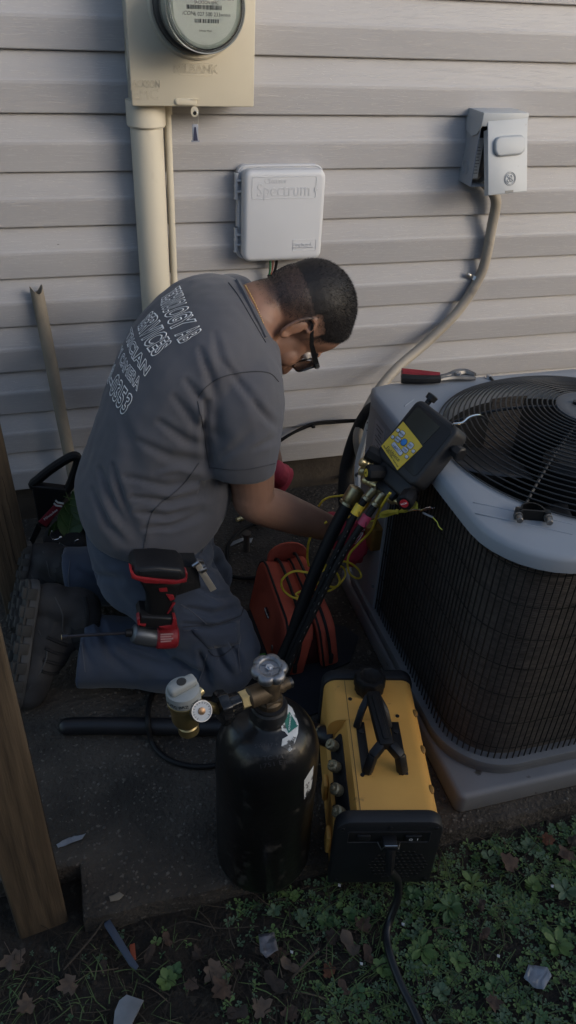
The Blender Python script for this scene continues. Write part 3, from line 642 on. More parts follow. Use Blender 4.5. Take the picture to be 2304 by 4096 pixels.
for (s0, s1) in (((1018, 1022), (1040, 1005)), ((1195, 1290), (1440, 1345)), ((1190, 1263), (1440, 1320))):
    b = B(); A = wz(*s0, ZL - 0.0012); C = wz(*s1, ZL - 0.0012); b.tube([A, A.lerp(C, 0.5), C], 0.0017, n=6, sm=1); obj('pressed_rib', b, lidm, ac)
for (sx_, sy_) in ((1307, 1380),):
    d = wz(sx_, sy_, ZL - 0.024); a_ = math.atan2(d.y - acy, d.x - acx); 
    n_ = V((math.cos(a_), math.sin(a_), 0)); b = B(); b.lathe([(0.0075, 0), (0.0075, 0.002), (0.0055, 0.002), (0.0055, 0.006)], frame(d - n_ * 0.004, V((-n_.y, n_.x, 0)), z=n_), 6); obj('lid_screw', b, steel, ac)
d = wz(1190, 1858, ZP + 0.03); b = B(); b.lathe([(0.006, -0.004), (0.006, 0.006)], frame(d, (0.7, -0.7, 0), z=(-0.7, -0.7, 0)), 10); obj('base_screw', b, steel, ac)
# shroud and floor inside, fan
b = B(); b.lathe([(0.291, ZL - 0.30), (0.291, ZL - 0.045)], Matrix.Translation((acx, acy, 0)), 48, cap0=True, cap1=False); obj('fan_shroud', b, mat('inside_dark', (0.014, 0.014, 0.015), 0.6), ac)
fan = obj('fan_motor', B().lathe([(0.062, 0.0), (0.066, 0.02), (0.066, 0.11), (0.05, 0.125)], Matrix.Translation((acx, acy, ZL - 0.16)), 32), black_pl, ac)
bm_ = mat('fan_blade_metal', (0.08, 0.08, 0.084), 0.4, 0.7, var=0.15)
for k in range(4):
    b = B(); a0 = k * math.pi / 2 + 0.55; rr = []
    for j in range(7):
        r_ = 0.06 + 0.215 * j / 6; w0 = 0.35 + 0.28 * math.sin(math.pi * (j + 1) / 8); ring = []
        for i in range(7):
            t = a0 + (i / 6 - 0.5) * 2 * w0 * (0.9 if j < 6 else 0.75); ring.append(V((acx + r_ * math.cos(t), acy + r_ * math.sin(t), ZL - 0.135 + 0.055 * (i / 6 - 0.5) + 0.01 * math.sin(math.pi * i / 6))))
        rr.append(ring)
    b.rings(rr, closed_ring=False); o = obj('fan_blade', b, bm_, fan, smooth=180)
    so_ = o.modifiers.new('t', 'SOLIDIFY'); so_.thickness = 0.0016
# guard: concentric wires on a domed frame
DOME = 0.078
def domez(r): t = min(1, r / 0.30); return ZL + 0.004 + DOME * (1 - t ** 2.6)
ringm = mat('fan_guard_wire', (0.016, 0.016, 0.017), 0.45, var=0.2, scale=30)
nr = 24
for k in range(nr):
    r_ = 0.066 + (0.300 - 0.066) * k / (nr - 1); b = B()
    b.tube([V((acx + r_ * math.cos(2 * math.pi * i / 64), acy + r_ * math.sin(2 * math.pi * i / 64), domez(r_))) for i in range(64)], 0.0018, n=6, sm=1, closed=True); obj('guard_ring', b, ringm, ac, smooth=180)
for k in range(6):
    a_ = R(38 + 60 * k); b = B(); pts = [V((acx + r_ * math.cos(a_), acy + r_ * math.sin(a_), domez(r_) - 0.0035)) for r_ in np.linspace(0.05, 0.30, 10)]
    pts.append(V((acx + 0.322 * math.cos(a_), acy + 0.322 * math.sin(a_), ZL + 0.004)))
    b.tube(pts, 0.0032, n=6, sm=2); obj('guard_spoke', b, ringm, ac)
    b = B(); e = V((acx + 0.328 * math.cos(a_), acy + 0.328 * math.sin(a_), ZL - 0.001)); b.lathe([(0.010, 0), (0.010, 0.003), (0.006, 0.003), (0.006, 0.008), (0.003, 0.009)], Matrix.Translation(e), 12); obj('guard_bolt', b, steel, ac)
b = B(); b.lathe([(0.070, ZL + DOME - 0.002), (0.070, ZL + DOME + 0.004), (0.064, ZL + DOME + 0.006), (0.050, ZL + DOME + 0.004), (1e-4, ZL + DOME + 0.005)], Matrix.Translation((acx, acy, 0)), 40); hub = obj('guard_hub', b, mat('hub_grey', (0.075, 0.078, 0.084), 0.5, var=0.12), ac)
for k in range(3):
    hx_, hy_ = acx + 0.03 * math.cos(k * 2.09 + 2.4), acy + 0.03 * math.sin(k * 2.09 + 2.4)
    b = B(); b.cyl((hx_, hy_, ZL + DOME + 0.004), (hx_, hy_, ZL + DOME + 0.010), 0.008, n=6); obj('hub_bolt', b, black_pl, hub)
# ================================================================== THE KNEELING MAN
def limb(b, spec, n=18, sm=5, end=True):
    """spec: list of (point, radius): a tapered closed tube"""
    P = [V(p) for p, r in spec]; Rr = [V((r, 0, 0)) for p, r in spec]
    pp = smooth_path(P, sm); rr = [v.x for v in smooth_path(Rr, sm)]
    b.tube(pp, 0, n=n, sm=1, rfun=lambda t: max(0.002, rr[min(len(rr) - 1, int(round(t * (len(rr) - 1))))]))
    b.ball(P[0], spec[0][1] * 0.98, u=n, v=10)
    if end: b.ball(P[-1], spec[-1][1] * 0.98, u=n, v=10)
def torso(b, stations, grow=0.0, n=32, ex=2.4):
    st = []
    for (bx, by, fx, fy, yc, w_) in stations:
        A = wy(bx, by, yc); Cc = wy(fx, fy, yc); st.append((A, Cc, w_))
    Am = smooth_path([s[0] for s in st], 4); Cm = smooth_path([s[1] for s in st], 4); Wm = [v.x for v in smooth_path([V((s[2], 0, 0)) for s in st], 4)]
    rr = []
    for A, Cc, w_ in zip(Am, Cm, Wm):
        c = (A + Cc) / 2; h = (A - Cc) / 2; L = h.length; h = h / L * (L + grow); w_ += grow; ring = []
        for i in range(n):
            t = 2 * math.pi * i / n; ct, s_ = math.cos(t), math.sin(t)
            ring.append(c + h * (math.copysign(abs(ct) ** (2 / ex), ct)) + V((0, -1, 0)) * w_ * math.copysign(abs(s_) ** (2 / ex), s_))
        rr.append(ring)
    b.rings(rr)
man = thing('person', 'man kneeling in grey lettered t-shirt and dark work trousers, leaning towards the condenser', 'person', (0.1, -0.65, 0))

TS = [(208, 1312, 528, 1292, -0.635, 0.172), (190, 1262, 552, 1262, -0.63, 0.176), (190, 1215, 572, 1222, -0.625, 0.175), (226, 1120, 592, 1150, -0.615, 0.175), (262, 1010, 625, 1085, -0.60, 0.182),
      (308, 900, 655, 1020, -0.585, 0.195), (368, 812, 680, 965, -0.57, 0.20), (438, 752, 690, 915, -0.56, 0.195), (505, 716, 690, 880, -0.55, 0.165), (560, 706, 690, 850, -0.54, 0.115), (603, 712, 672, 835, -0.54, 0.08)]
SHR = wy(607, 985, -0.715); SHL = SHR + V((0.05, 0.355, 0.03))
ELB = wy(640, 1262, -0.74); WR = wy(848, 1336, -0.672)
# ---- head frame: f = face direction, l = his left (towards the wall), u = chin to crown
EAR = wy(748, 838, -0.602)
HU = V((0.965, 0.02, 0.25)).normalized(); HL = V((0.03, 1, 0.02)); HL = (HL - HU * HL.dot(HU)).normalized(); HF = HL.cross(HU); HF = HF if HF.z < 0 else -HF
HS = 1.08
HC = EAR + HL * 0.074 * HS
HM = Matrix((HF * 1.02, HL * HS, HU * 1.17)).transposed().to_4x4(); HM.translation = HC
def hp(f, l, u): return HM @ V((f, l, u))
body = B()
def ell(f, l, u, rf, rl, ru): body.ball((f, l, u), (rf, rl, ru), HM, u=28, v=18)
ell(-0.008, 0, 0.048, 0.099, 0.0765, 0.083); ell(-0.035, 0, 0.030, 0.072, 0.070, 0.072); ell(0.036, 0, 0.058, 0.058, 0.064, 0.058)
ell(0.036, 0, -0.015, 0.052, 0.060, 0.075); ell(0.034, 0, -0.062, 0.050, 0.054, 0.044); ell(0.072, 0, -0.092, 0.022, 0.026, 0.021); ell(0.0, 0, -0.045, 0.05, 0.055, 0.05)
for s_ in (-1, 1):
    ell(0.058, s_ * 0.040, -0.020, 0.026, 0.024, 0.026); ell(0.020, s_ * 0.046, -0.062, 0.030, 0.016, 0.030); ell(0.090, s_ * 0.011, -0.030, 0.012, 0.0075, 0.0075)
ell(0.083, 0, 0.037, 0.013, 0.046, 0.011); ell(0.088, 0, -0.056, 0.012, 0.024, 0.008); ell(0.085, 0, -0.068, 0.012, 0.021, 0.008)
limb(body, [(hp(0.088, 0, 0.026), 0.009), (hp(0.098, 0, 0.002), 0.010), (hp(0.112, 0, -0.026), 0.0138)], n=12)
# ears
for s_ in (-1, 1):
    e0 = [(0.016, 0.020), (0.012, 0.030), (-0.002, 0.035), (-0.017, 0.028), (-0.022, 0.010), (-0.018, -0.010), (-0.008, -0.026), (0.004, -0.028), (0.008, -0.018)]
    limb(body, [(hp(f - 0.012, s_ * (0.077 + 0.012 * max(0, -f) / 0.022 + 0.002), u - 0.002), 0.0048) for f, u in e0], n=10)
    body.ball((-0.014, s_ * 0.076, -0.002), (0.014, 0.006, 0.024), HM, u=14, v=10); body.ball((-0.006, s_ * 0.078, -0.024), (0.008, 0.005, 0.009), HM, u=12, v=8)
# neck, torso, arms, legs
NB = (wy(640, 800, -0.545)); limb(body, [(hp(-0.035, 0, -0.005), 0.060), (hp(-0.042, 0, -0.055), 0.057), (NB, 0.064), (wy(585, 850, -0.55), 0.075)], n=24)
torso(body, TS[:-1], grow=-0.022)
limb(body, [(SHR, 0.062), (SHR.lerp(ELB, 0.5), 0.056), (SHR.lerp(ELB, 0.85), 0.047), (ELB, 0.044), (ELB.lerp(WR, 0.25), 0.045), (ELB.lerp(WR, 0.6), 0.039), (WR, 0.0295)], n=22)
ELL = SHL + V((0.06, 0.02, -0.27)); WL = wy(690, 1190, -0.40); limb(body, [(SHL, 0.062), (SHL.lerp(ELL, 0.5), 0.055), (ELL, 0.044), (ELL.lerp(WL, 0.4), 0.043), (WL, 0.029)], n=18)
HIPR = V((0.11, -0.715, 0.345)); KNR = V((0.240, -0.80, 0.085)); ANR = V((-0.035, -0.705, 0.12))
HIPL = V((0.11, -0.545, 0.345)); KNL = V((0.25, -0.50, 0.085)); ANL = V((-0.035, -0.46, 0.13))
for H_, K_, A_ in ((HIPR, KNR, ANR), (HIPL, KNL, ANL)):
    limb(body, [(H_, 0.095), (H_.lerp(K_, 0.5), 0.082), (K_, 0.060)], n=20); limb(body, [(K_, 0.058), (K_.lerp(A_, 0.35), 0.056), (K_.lerp(A_, 0.75), 0.042), (A_, 0.038)], n=18)
body.ball(WR + (WR - ELB).normalized() * 0.03, (0.028, 0.024, 0.024))
body_me = remesh(body, 0.0036, 3, 0.5)
# scalp stubble and skin tone by position on the head (colour of the thing itself)
HMi = HM.inverted()
def sstep(a, b, x): t = min(1, max(0, (x - a) / (b - a))); return t * t * (3 - 2 * t)
def hairness(p):
    q = HMi @ p; f, l, u = q
    if (q - V((0, 0, 0.03))).length > 0.16: return 0.0, 0.0
    if f > 0.05: ub = 0.045 + (f - 0.05) * 1.35
    elif f > 0.022: ub = 0.0 + (f - 0.022) * 1.4
    elif f > -0.025: ub = 0.030
    else: ub = -0.052 + max(0, (f + 0.075)) * 0.9
    h = sstep(ub - 0.004, ub + 0.040, u)
    top = sstep(-0.005, 0.105, u + 0.10 * max(0, f - 0.02)) ** 1.4 if f < 0.075 else sstep(0.072, 0.092, u)
    return h, top * h
ca = body_me.color_attributes.new('hair', 'FLOAT_COLOR', 'POINT')
dat = np.zeros((len(body_me.vertices), 4), dtype=np.float32); dat[:, 3] = 1
for i, v in enumerate(body_me.vertices):
    if v.co.z > 0.6 and v.co.x > 0.35:
        h, t = hairness(v.co); q = HMi @ v.co
        beard = 0.55 * math.exp(-(((q.x - 0.045) / 0.03) ** 2 + ((q.z + 0.068) / 0.026) ** 2)) + 0.35 * math.exp(-(((q.x - 0.088) / 0.02) ** 2 + ((q.z + 0.045) / 0.006) ** 2))
        dat[i, 0] = h; dat[i, 1] = t; dat[i, 2] = beard if abs(q.y) < 0.09 else 0
cold = dat.copy(); tt = np.clip(dat[:, 1] / 0.42, 0, 1); cold[:, 1] = tt * tt * (3 - 2 * tt); ca.data.foreach_set('color', cold.ravel())
skin = mat('skin', (0.27, 0.145, 0.098), 0.5, var=0.10, scale=22, bump=0.18, bscale=420, bdist=0.0012, spots=(0.19, 0.085, 0.06), spot_at=0.6, spot_scale=14, spot_soft=0.2)
N, Lk, p_ = nodes_of(skin); p_.inputs['Subsurface Weight'].default_value = 0.12; p_.inputs['Subsurface Radius'].default_value = (0.006, 0.003, 0.0015)
at = N.new('ShaderNodeAttribute'); at.attribute_name = 'hair'; sep = N.new('ShaderNodeSeparateColor'); Lk.new(at.outputs['Color'], sep.inputs[0])
nzz = N.new('ShaderNodeTexNoise'); nzz.inputs['Scale'].default_value = 900; tcs = N.new('ShaderNodeTexCoord'); Lk.new(tcs.outputs['Object'], nzz.inputs['Vector'])
src = p_.inputs['Base Color'].links[0].from_socket
def mixin(fac_sock, gain, colr, src):
    m1 = N.new('ShaderNodeMath'); m1.operation = 'MULTIPLY'; m1.inputs[1].default_value = gain; Lk.new(fac_sock, m1.inputs[0])
    m2 = N.new('ShaderNodeMath'); m2.operation = 'MULTIPLY'; Lk.new(m1.outputs[0], m2.inputs[0])
    r_ = N.new('ShaderNodeMapRange'); r_.inputs[1].default_value = 0.35; r_.inputs[2].default_value = 0.65; r_.inputs[3].default_value = 0.65; r_.inputs[4].default_value = 1.0; Lk.new(nzz.outputs[0], r_.inputs[0]); Lk.new(r_.outputs[0], m2.inputs[1])
    mx = N.new('ShaderNodeMix'); mx.data_type = 'RGBA'; mx.inputs['B'].default_value = (*colr, 1); Lk.new(m2.outputs[0], mx.inputs['Factor']); Lk.new(src, mx.inputs['A']); return mx.outputs['Result']
src = mixin(sep.outputs['Red'], 1.0, (0.026, 0.021, 0.020), src); src = mixin(sep.outputs['Green'], 0.95, (0.010, 0.009, 0.009), src); src = mixin(sep.outputs['Blue'], 0.7, (0.05, 0.035, 0.03), src)
Lk.new(src, p_.inputs['Base Color'])
# hair: short cap on the crown plus clipped strands
body_me.calc_loop_triangles(); bmv = body_me.vertices
hb = B(); capv = {}
def hair_off(p, t): return 0.0075 * max(0, t - 0.15) ** 1.5 * (0.92 + 0.12 * mnoise.noise(p * 45) + 0.12 * mnoise.noise(p * 160))
for poly in body_me.polygons:
    if all(dat[i, 1] > 0.22 for i in poly.vertices):
        vs = []
        for i in poly.vertices:
            if i not in capv: capv[i] = hb.bm.verts.new(bmv[i].co + bmv[i].normal * (0.0006 + hair_off(bmv[i].co, float(dat[i, 1]))))
            vs.append(capv[i])
        hb.bm.faces.new(vs)
rng = random.Random(3); tris = [t for t in body_me.loop_triangles if dat[t.vertices[0], 0] > 0.25]
areas = np.cumsum([t.area for t in tris]); tot = areas[-1]
comb = (HF * 0.75 + HU * 0.25)
for k in range(26000):
    t = tris[int(np.searchsorted(areas, rng.random() * tot))]; a_, b_, c_ = (bmv[i].co for i in t.vertices); u_, v_ = sorted((rng.random(), rng.random())); p = a_ * u_ + b_ * (v_ - u_) + c_ * (1 - v_)
    h, tp = float(dat[t.vertices[0], 0]), float(dat[t.vertices[0], 1])
    if rng.random() > 0.35 + 0.65 * h: continue
    n_ = t.normal; base = p + n_ * (hair_off(p, tp) - 0.001 if tp > 0.22 else 0); L = 0.0022 + 0.0055 * tp * (0.6 + 0.7 * rng.random())
    d = (n_ * (0.55 if tp > 0.2 else 0.35) + (comb if tp > 0.2 else (HF * 0.4 - HU * 0.6)) * 0.7 + V((rng.uniform(-1, 1), rng.uniform(-1, 1), rng.uniform(-1, 1))) * 0.35).normalized()
    sd = d.cross(V((rng.uniform(-1, 1), rng.uniform(-1, 1), rng.uniform(-1, 1)))).normalized() * 0.00042
    hb.bm.faces.new([hb.bm.verts.new(q) for q in (base - sd, base + sd, base + d * L)])
bo = obj('body', body_me, skin, man, smooth=180)
hairo = obj('hair', hb, mat('black_hair', (0.012, 0.010, 0.010), 0.55, var=0.4, scale=160, spec=0.4), man, smooth=180)
for s_ in (-1, 1):   # brows, eye
    b = B(); b.tube([hp(0.085, s_ * 0.018, 0.034), hp(0.0875, s_ * 0.032, 0.038), hp(0.076, s_ * 0.048, 0.034)], 0.0028, n=6); obj('eyebrow', b, MATS['black_hair'], man)
    b = B(); b.ball(hp(0.077, s_ * 0.031, 0.018), 0.0115); obj('eye', b, mat('eye_white', (0.55, 0.5, 0.46), 0.2), man)
# ---- glasses
gl = mat('glossy_black', (0.012, 0.012, 0.013), 0.2, var=0.05)
spc = obj('glasses', B().box((0, 0, 0), (0.001, 0.02, 0.004), HM @ Matrix.Translation((0.104, 0, 0.024))), gl, man)
for s_ in (-1, 1):
    oc = [(s_ * 0.036 + x, 0.010 + y) for x, y in rounded(0.058, 0.042, 0.012, 4)]
    b = B(); b.tube([hp(0.103 - 0.012 * (abs(l) / 0.065) ** 2 * 0.9, l, u) for l, u in oc], 0.0024, n=6, sm=1, closed=True); obj('lens_rim', b, gl, spc)
    b = B(); vs = [hp(0.1025 - 0.012 * (abs(l) / 0.065) ** 2 * 0.9, l, u) for l, u in oc]; b.bm.faces.new([b.bm.verts.new(v) for v in vs]); obj('lens', b, mat('dark_lens', (0.05, 0.05, 0.055), 0.08, trans=0.6), spc)
    b = B(); rr = []
    for q, (f, u, w_) in enumerate(((0.093, 0.024, 0.010), (0.06, 0.022, 0.010), (0.03, 0.020, 0.008), (0.0, 0.026, 0.006), (-0.012, 0.030, 0.006), (-0.028, 0.022, 0.005))):
        l = s_ * (0.070 + 0.009 * min(1, q / 2.0)); rr.append([hp(f, l, u + w_ / 2), hp(f, l + s_ * 0.003, u + w_ / 2), hp(f, l + s_ * 0.003, u - w_ / 2), hp(f, l, u - w_ / 2)])
    b.rings(rr); obj('temple', b, gl, spc)
    b = B(); b.box((0.088, s_ * 0.0755, 0.024), (0.010, 0.0015, 0.006), HM); obj('hinge_badge', b, steel, spc)
# ---- gold chain
b = B(); cpts = []
for q in range(34):
    t = math.pi * (0.15 + 1.0 * q / 33); cpts.append(q)
A0, A1, A2 = wy(617, 718, -0.585), wy(632, 745, -0.61), wy(662, 812, -0.612)
for q, p in enumerate(smooth_path([A0, A1, wy(645, 772, -0.614), A2], 9)): b.ball(p, 0.0017 if q % 2 else 0.0012, u=8, v=6)
obj('neck_chain', b, mat('gold', (0.65, 0.42, 0.16), 0.3, 1.0), man)

# ---- cloth helpers
VIEW = [None]
def seg_dist(P, poly):
    best = np.full(len(P), 1e9)
    for (x0, y0), (x1, y1) in zip(poly[:-1], poly[1:]):
        d = np.array([x1 - x0, y1 - y0], float); L2 = d @ d; t = np.clip(((P - [x0, y0]) @ d) / L2, 0, 1); best = np.minimum(best, np.linalg.norm(P - ([x0, y0] + t[:, None] * d), axis=1))
    return best
def drape(me, folds, na=0.002, ns=14.0, seed=0):
    """press creases (photo-plane polylines measured on the visible side) and soft noise into a cloth surface"""
    n = len(me.vertices); co = np.empty(n * 3); me.vertices.foreach_get('co', co); co = co.reshape(-1, 3)
    no = np.array([v.normal[:] for v in me.vertices]); d = co - np.array(CAM); k = F_PX / (d @ np.array(FW))
    px = np.stack([(1152 + k * (d @ np.array(RT))) / _S, (2048 - k * (d @ np.array(UP))) / _S], 1); face = (no * d).sum(1) < 0.02
    disp = np.zeros(n)
    for poly, amp, wd in folds:
        L = [np.hypot(x1 - x0, y1 - y0) for (x0, y0), (x1, y1) in zip(poly[:-1], poly[1:])]
        q = seg_dist(px, poly); a0 = np.array(poly[0], float); a1 = np.array(poly[-1], float); tl = np.clip(((px - a0) @ (a1 - a0)) / ((a1 - a0) @ (a1 - a0)), 0, 1)
        tap = np.sin(np.pi * np.clip(0.12 + 0.80 * tl, 0, 1)) ** 0.8; wv = wd * (0.75 + 0.9 * tl)
        disp += np.where(face, 0.9 * amp * tap * (np.exp(-(q / wv) ** 2) - 0.30 * np.exp(-((q - 1.9 * wv) / wv) ** 2)), 0)
    for i in range(n): disp[i] += na * mnoise.noise(V(co[i]) * ns + V((seed, 0, 0))) + 0.45 * na * mnoise.noise(V(co[i]) * ns * 2.7 + V((0, seed, 0)))
    co += no * disp[:, None]; me.vertices.foreach_set('co', co.ravel()); me.update()
def cloth_mat(name, col, weave=900, var=0.12):
    return mat(name, col, 0.9, var=var, scale=7, bump=0.35, bscale=weave, bdist=0.0008, sheen=0.15)
# ---- t-shirt
sh = B(); torso(sh, TS, grow=0.0)
limb(sh, [(wy(560, 880, -0.60), 0.080), (wy(597, 955, -0.675), 0.088), (wy(610, 1010, -0.715), 0.086), (wy(612, 1080, -0.742), 0.078), (wy(612, 1130, -0.75), 0.074), (wy(612, 1155, -0.752), 0.0725)], n=26)
limb(sh, [(wy(580, 860, -0.52), 0.078), (SHL, 0.086), (SHL.lerp(ELL, 0.35), 0.080), (SHL.lerp(ELL, 0.6), 0.074)], n=22)
sh_me = remesh(sh, 0.0058, 7, 0.5)
# cut the sleeve end flat
SE0 = wy(612, 1183, -0.752); SED = (wy(612, 1183, -0.752) - wy(612, 1080, -0.742)).normalized()
sb = bmesh.new(); sb.from_mesh(sh_me)
hem = [(525, 1186), (612, 1190), (700, 1172)]
for v in sb.verts:
    x, y = pix(v.co)
    if v.co.y < -0.6 and x > 505 and 1120 < y < 1250 and (v.co - SE0).length < 0.16:
        # pull the rounded end out into an open-looking cuff plane
        dd = (v.co - SE0).dot(SED)
        if dd > -0.03: v.co += SED * (0.0 - dd) * (1 if dd > 0 else 0)
sb.to_mesh(sh_me); sb.free()
folds_sh = [([(560, 905), (600, 960), (640, 1010), (660, 1060)], -0.004, 9), ([(470, 960), (520, 1020), (545, 1090)], -0.006, 12), ([(505, 880), (535, 960), (545, 1050)], -0.006, 11), ([(540, 840), (560, 930)], -0.004, 10),
            ([(520, 1010), (515, 1080), (527, 1180)], -0.010, 9), ([(440, 1000), (500, 1075), (560, 1110)], -0.005, 12), ([(400, 1060), (470, 1110), (545, 1130)], -0.005, 11),
            ([(350, 1110), (430, 1150), (540, 1165)], -0.005, 12), ([(250, 1180), (290, 1280), (345, 1375)], -0.007, 10), ([(285, 1170), (310, 1270), (355, 1360)], -0.006, 9), ([(230, 1230), (270, 1320), (330, 1385)], -0.006, 9),
            ([(330, 1250), (430, 1265), (530, 1240)], -0.007, 9), ([(340, 1290), (420, 1300), (500, 1280)], -0.007, 8), ([(360, 1330), (430, 1325), (520, 1290)], -0.006, 8), ([(315, 1200), (420, 1225), (540, 1210)], -0.005, 10),
            ([(640, 1010), (680, 1060), (700, 1075)], -0.004, 8), ([(640, 1130), (680, 1110), (700, 1095)], -0.004, 8), ([(560, 1150), (600, 1120), (640, 1080)], -0.003, 12), ([(300, 1020), (330, 1120), (340, 1220)], -0.003, 16), ([(400, 1190), (450, 1180), (500, 1190)], 0.004, 9)]
folds_sh = [(p, a * 1.5, w_ * 0.85) for p, a, w_ in folds_sh]
drape(sh_me, folds_sh, 0.0030, 13, 1)
shirt_m = cloth_mat('grey_tshirt', (0.078, 0.078, 0.090))
shirt = obj('t_shirt', sh_me, shirt_m, man, smooth=180)
def bvh_of(o): 
    me = o.data; T = ROOTM.get(o.name, Matrix.Identity(4)); return BVHTree.FromPolygons([T @ v.co for v in me.vertices], [p.vertices[:] for p in me.polygons])
sh_bvh = bvh_of(shirt)
def hit(bv, x, y, off=0.0012):
    h, n_, i_, d_ = bv.ray_cast(CAM, _ray(x, y).normalized())
    if h is None: return None
    if n_.dot(_ray(x, y)) > 0: n_ = -n_
    return h + n_ * off
def stitched(name, bv, poly, r_, m, parent, off=0.0008, sm=8):
    P = smooth_path([V((x, y, 0)) for x, y in poly], sm); pts = [hit(bv, p.x, p.y, off) for p in P]; pts = [p for p in pts if p is not None]
    out = [pts[0]]
    for p in pts[1:]:
        if (p - out[-1]).length < 0.05: out.append(p)
    if len(out) > 2: b = B(); b.tube(out, r_, n=6, sm=1); return obj(name, b, m, parent)
seam_m = mat('seam_dark', (0.045, 0.045, 0.052), 0.9)
for poly in ([(498, 1000), (520, 972), (560, 948), (620, 936), (675, 938), (700, 960)], [(497, 1010), (512, 1080), (527, 1178)], [(500, 1165), (455, 1225), (402, 1268), (378, 1300), (362, 1378)], [(575, 712), (600, 745), (632, 800), (668, 862)], [(530, 1176), (612, 1181), (698, 1164)]):
    stitched('seam', sh_bvh, poly, 0.0011, seam_m, shirt)
# ribbed collar
stitched('collar_rib', sh_bvh, [(596, 708), (612, 735), (636, 785), (655, 822), (668, 850)], 0.0055, shirt_m, shirt, off=0.001)
# lettering on the back: strips measured along the print (bottom edge, top edge)
def cc(x, y): return ((400 + 0.31746 * x) * 0.62891, (1100 + 0.31746 * y) * 0.62891)
def print_line(s, stations, stroke=0.024, gap=1.13):
    me = text_mesh(s, 1.0, Matrix.Identity(4), outline=stroke, align='LEFT', space=gap, offset=0.034)
    tb_ = bmesh.new(); tb_.from_mesh(me); bmesh.ops.subdivide_edges(tb_, edges=[e for e in tb_.edges if e.calc_length() > 0.16], cuts=4); tb_.to_mesh(me); tb_.free()
    xs = [v.co.x for v in me.vertices]; ys = [v.co.y for v in me.vertices]; x0, x1, y0, y1 = min(xs), max(xs), min(ys), max(ys); bad = set(); co_ = {}
    for v in me.vertices:
        s_ = (v.co.x - x0) / (x1 - x0); t_ = (v.co.y - y0) / (y1 - y0)
        for (sa, ba, ta), (sb_, bb, tb2) in zip(stations[:-1], stations[1:]):
            if s_ <= sb_ or sb_ == stations[-1][0]:
                k = (s_ - sa) / (sb_ - sa); bx = ba[0] + (bb[0] - ba[0]) * k; by = ba[1] + (bb[1] - ba[1]) * k; tx = ta[0] + (tb2[0] - ta[0]) * k; ty = ta[1] + (tb2[1] - ta[1]) * k; break
        X, Y = cc(bx + (tx - bx) * t_, by + (ty - by) * t_); h = hit(sh_bvh, X, Y, 0.0011 + max(0, v.co.z) * 0.008)
        if h is None: bad.add(v.index)
        else: v.co = h
    b = bmesh.new(); b.from_mesh(me); b.verts.ensure_lookup_table()
    bmesh.ops.delete(b, geom=[b.verts[i] for i in bad], context='VERTS')
    long_ = [f for f in b.faces if max(e.calc_length() for e in f.edges) > 0.05]; bmesh.ops.delete(b, geom=long_, context='FACES_ONLY'); b.to_mesh(me); b.free()
    return obj('back_lettering', me, white_ink, shirt, smooth=0)
print_line('TECHNOLOGY AB', [(0, (775, 290), (1010, 135)), (0.30, (760, 385), (1060, 240)), (0.55, (790, 480), (1105, 370)), (0.77, (875, 670), (1190, 520)), (0.85, (935, 770), (1245, 620)), (1, (1000, 890), (1295, 710))])
print_line('SERVICES', [(0, (475, 655), (660, 450)), (0.25, (480, 700), (725, 500)), (0.5, (505, 800), (795, 630)), (0.75, (575, 915), (860, 760)), (1, (665, 1050), (915, 850))])
print_line('TRICIAN', [(0, (345, 790), (405, 650)), (0.2, (335, 850), (430, 750)), (0.45, (365, 950), (445, 830)), (0.6, (400, 1050), (480, 900)), (1, (570, 1285), (650, 1165))], 0.026)
print_line('Y CAMERA', [(0, (232, 1020), (285, 880)), (0.2, (245, 1100), (305, 960)), (0.5, (290, 1230), (350, 1080)), (1, (470, 1475), (525, 1310))], 0.026)
print_line('20-0353', [(0, (100, 1330), (185, 1080)), (0.3, (95, 1400), (205, 1140)), (0.45, (120, 1510), (240, 1240)), (0.75, (205, 1660), (320, 1390)), (1, (290, 1790), (435, 1545))], 0.024)

# ---- trousers
pt = B()
limb(pt, [(HIPR + V((-0.01, 0.03, 0.03)), 0.118), (HIPR.lerp(KNR, 0.45) + V((0.005, 0, 0.005)), 0.108), (KNR + V((0.012, 0, 0.028)), 0.092), (KNR + V((0.008, 0, 0.0)), 0.082)], n=26)
limb(pt, [(KNR + V((-0.01, 0.005, -0.002)), 0.086), (KNR.lerp(ANR, 0.4) + V((0, 0, -0.012)), 0.086), (KNR.lerp(ANR, 0.75) + V((0, 0, -0.022)), 0.084), (V((-0.050, -0.715, 0.098)), 0.085), (V((-0.066, -0.712, 0.10)), 0.086)], n=26, end=False)
limb(pt, [(HIPL, 0.118), (HIPL.lerp(KNL, 0.5), 0.105), (KNL, 0.086)], n=22)
limb(pt, [(KNL, 0.084), (KNL.lerp(ANL, 0.6), 0.082), (V((-0.055, -0.47, 0.125)), 0.080), (V((-0.082, -0.468, 0.125)), 0.080)], n=22, end=False)
torso(pt, [(240, 1450, 505, 1440, -0.635, 0.16), (225, 1390, 525, 1390, -0.635, 0.165), (215, 1340, 535, 1330, -0.635, 0.158), (212, 1310, 535, 1300, -0.635, 0.15)])
pt_me = remesh(pt, 0.006, 6, 0.5)
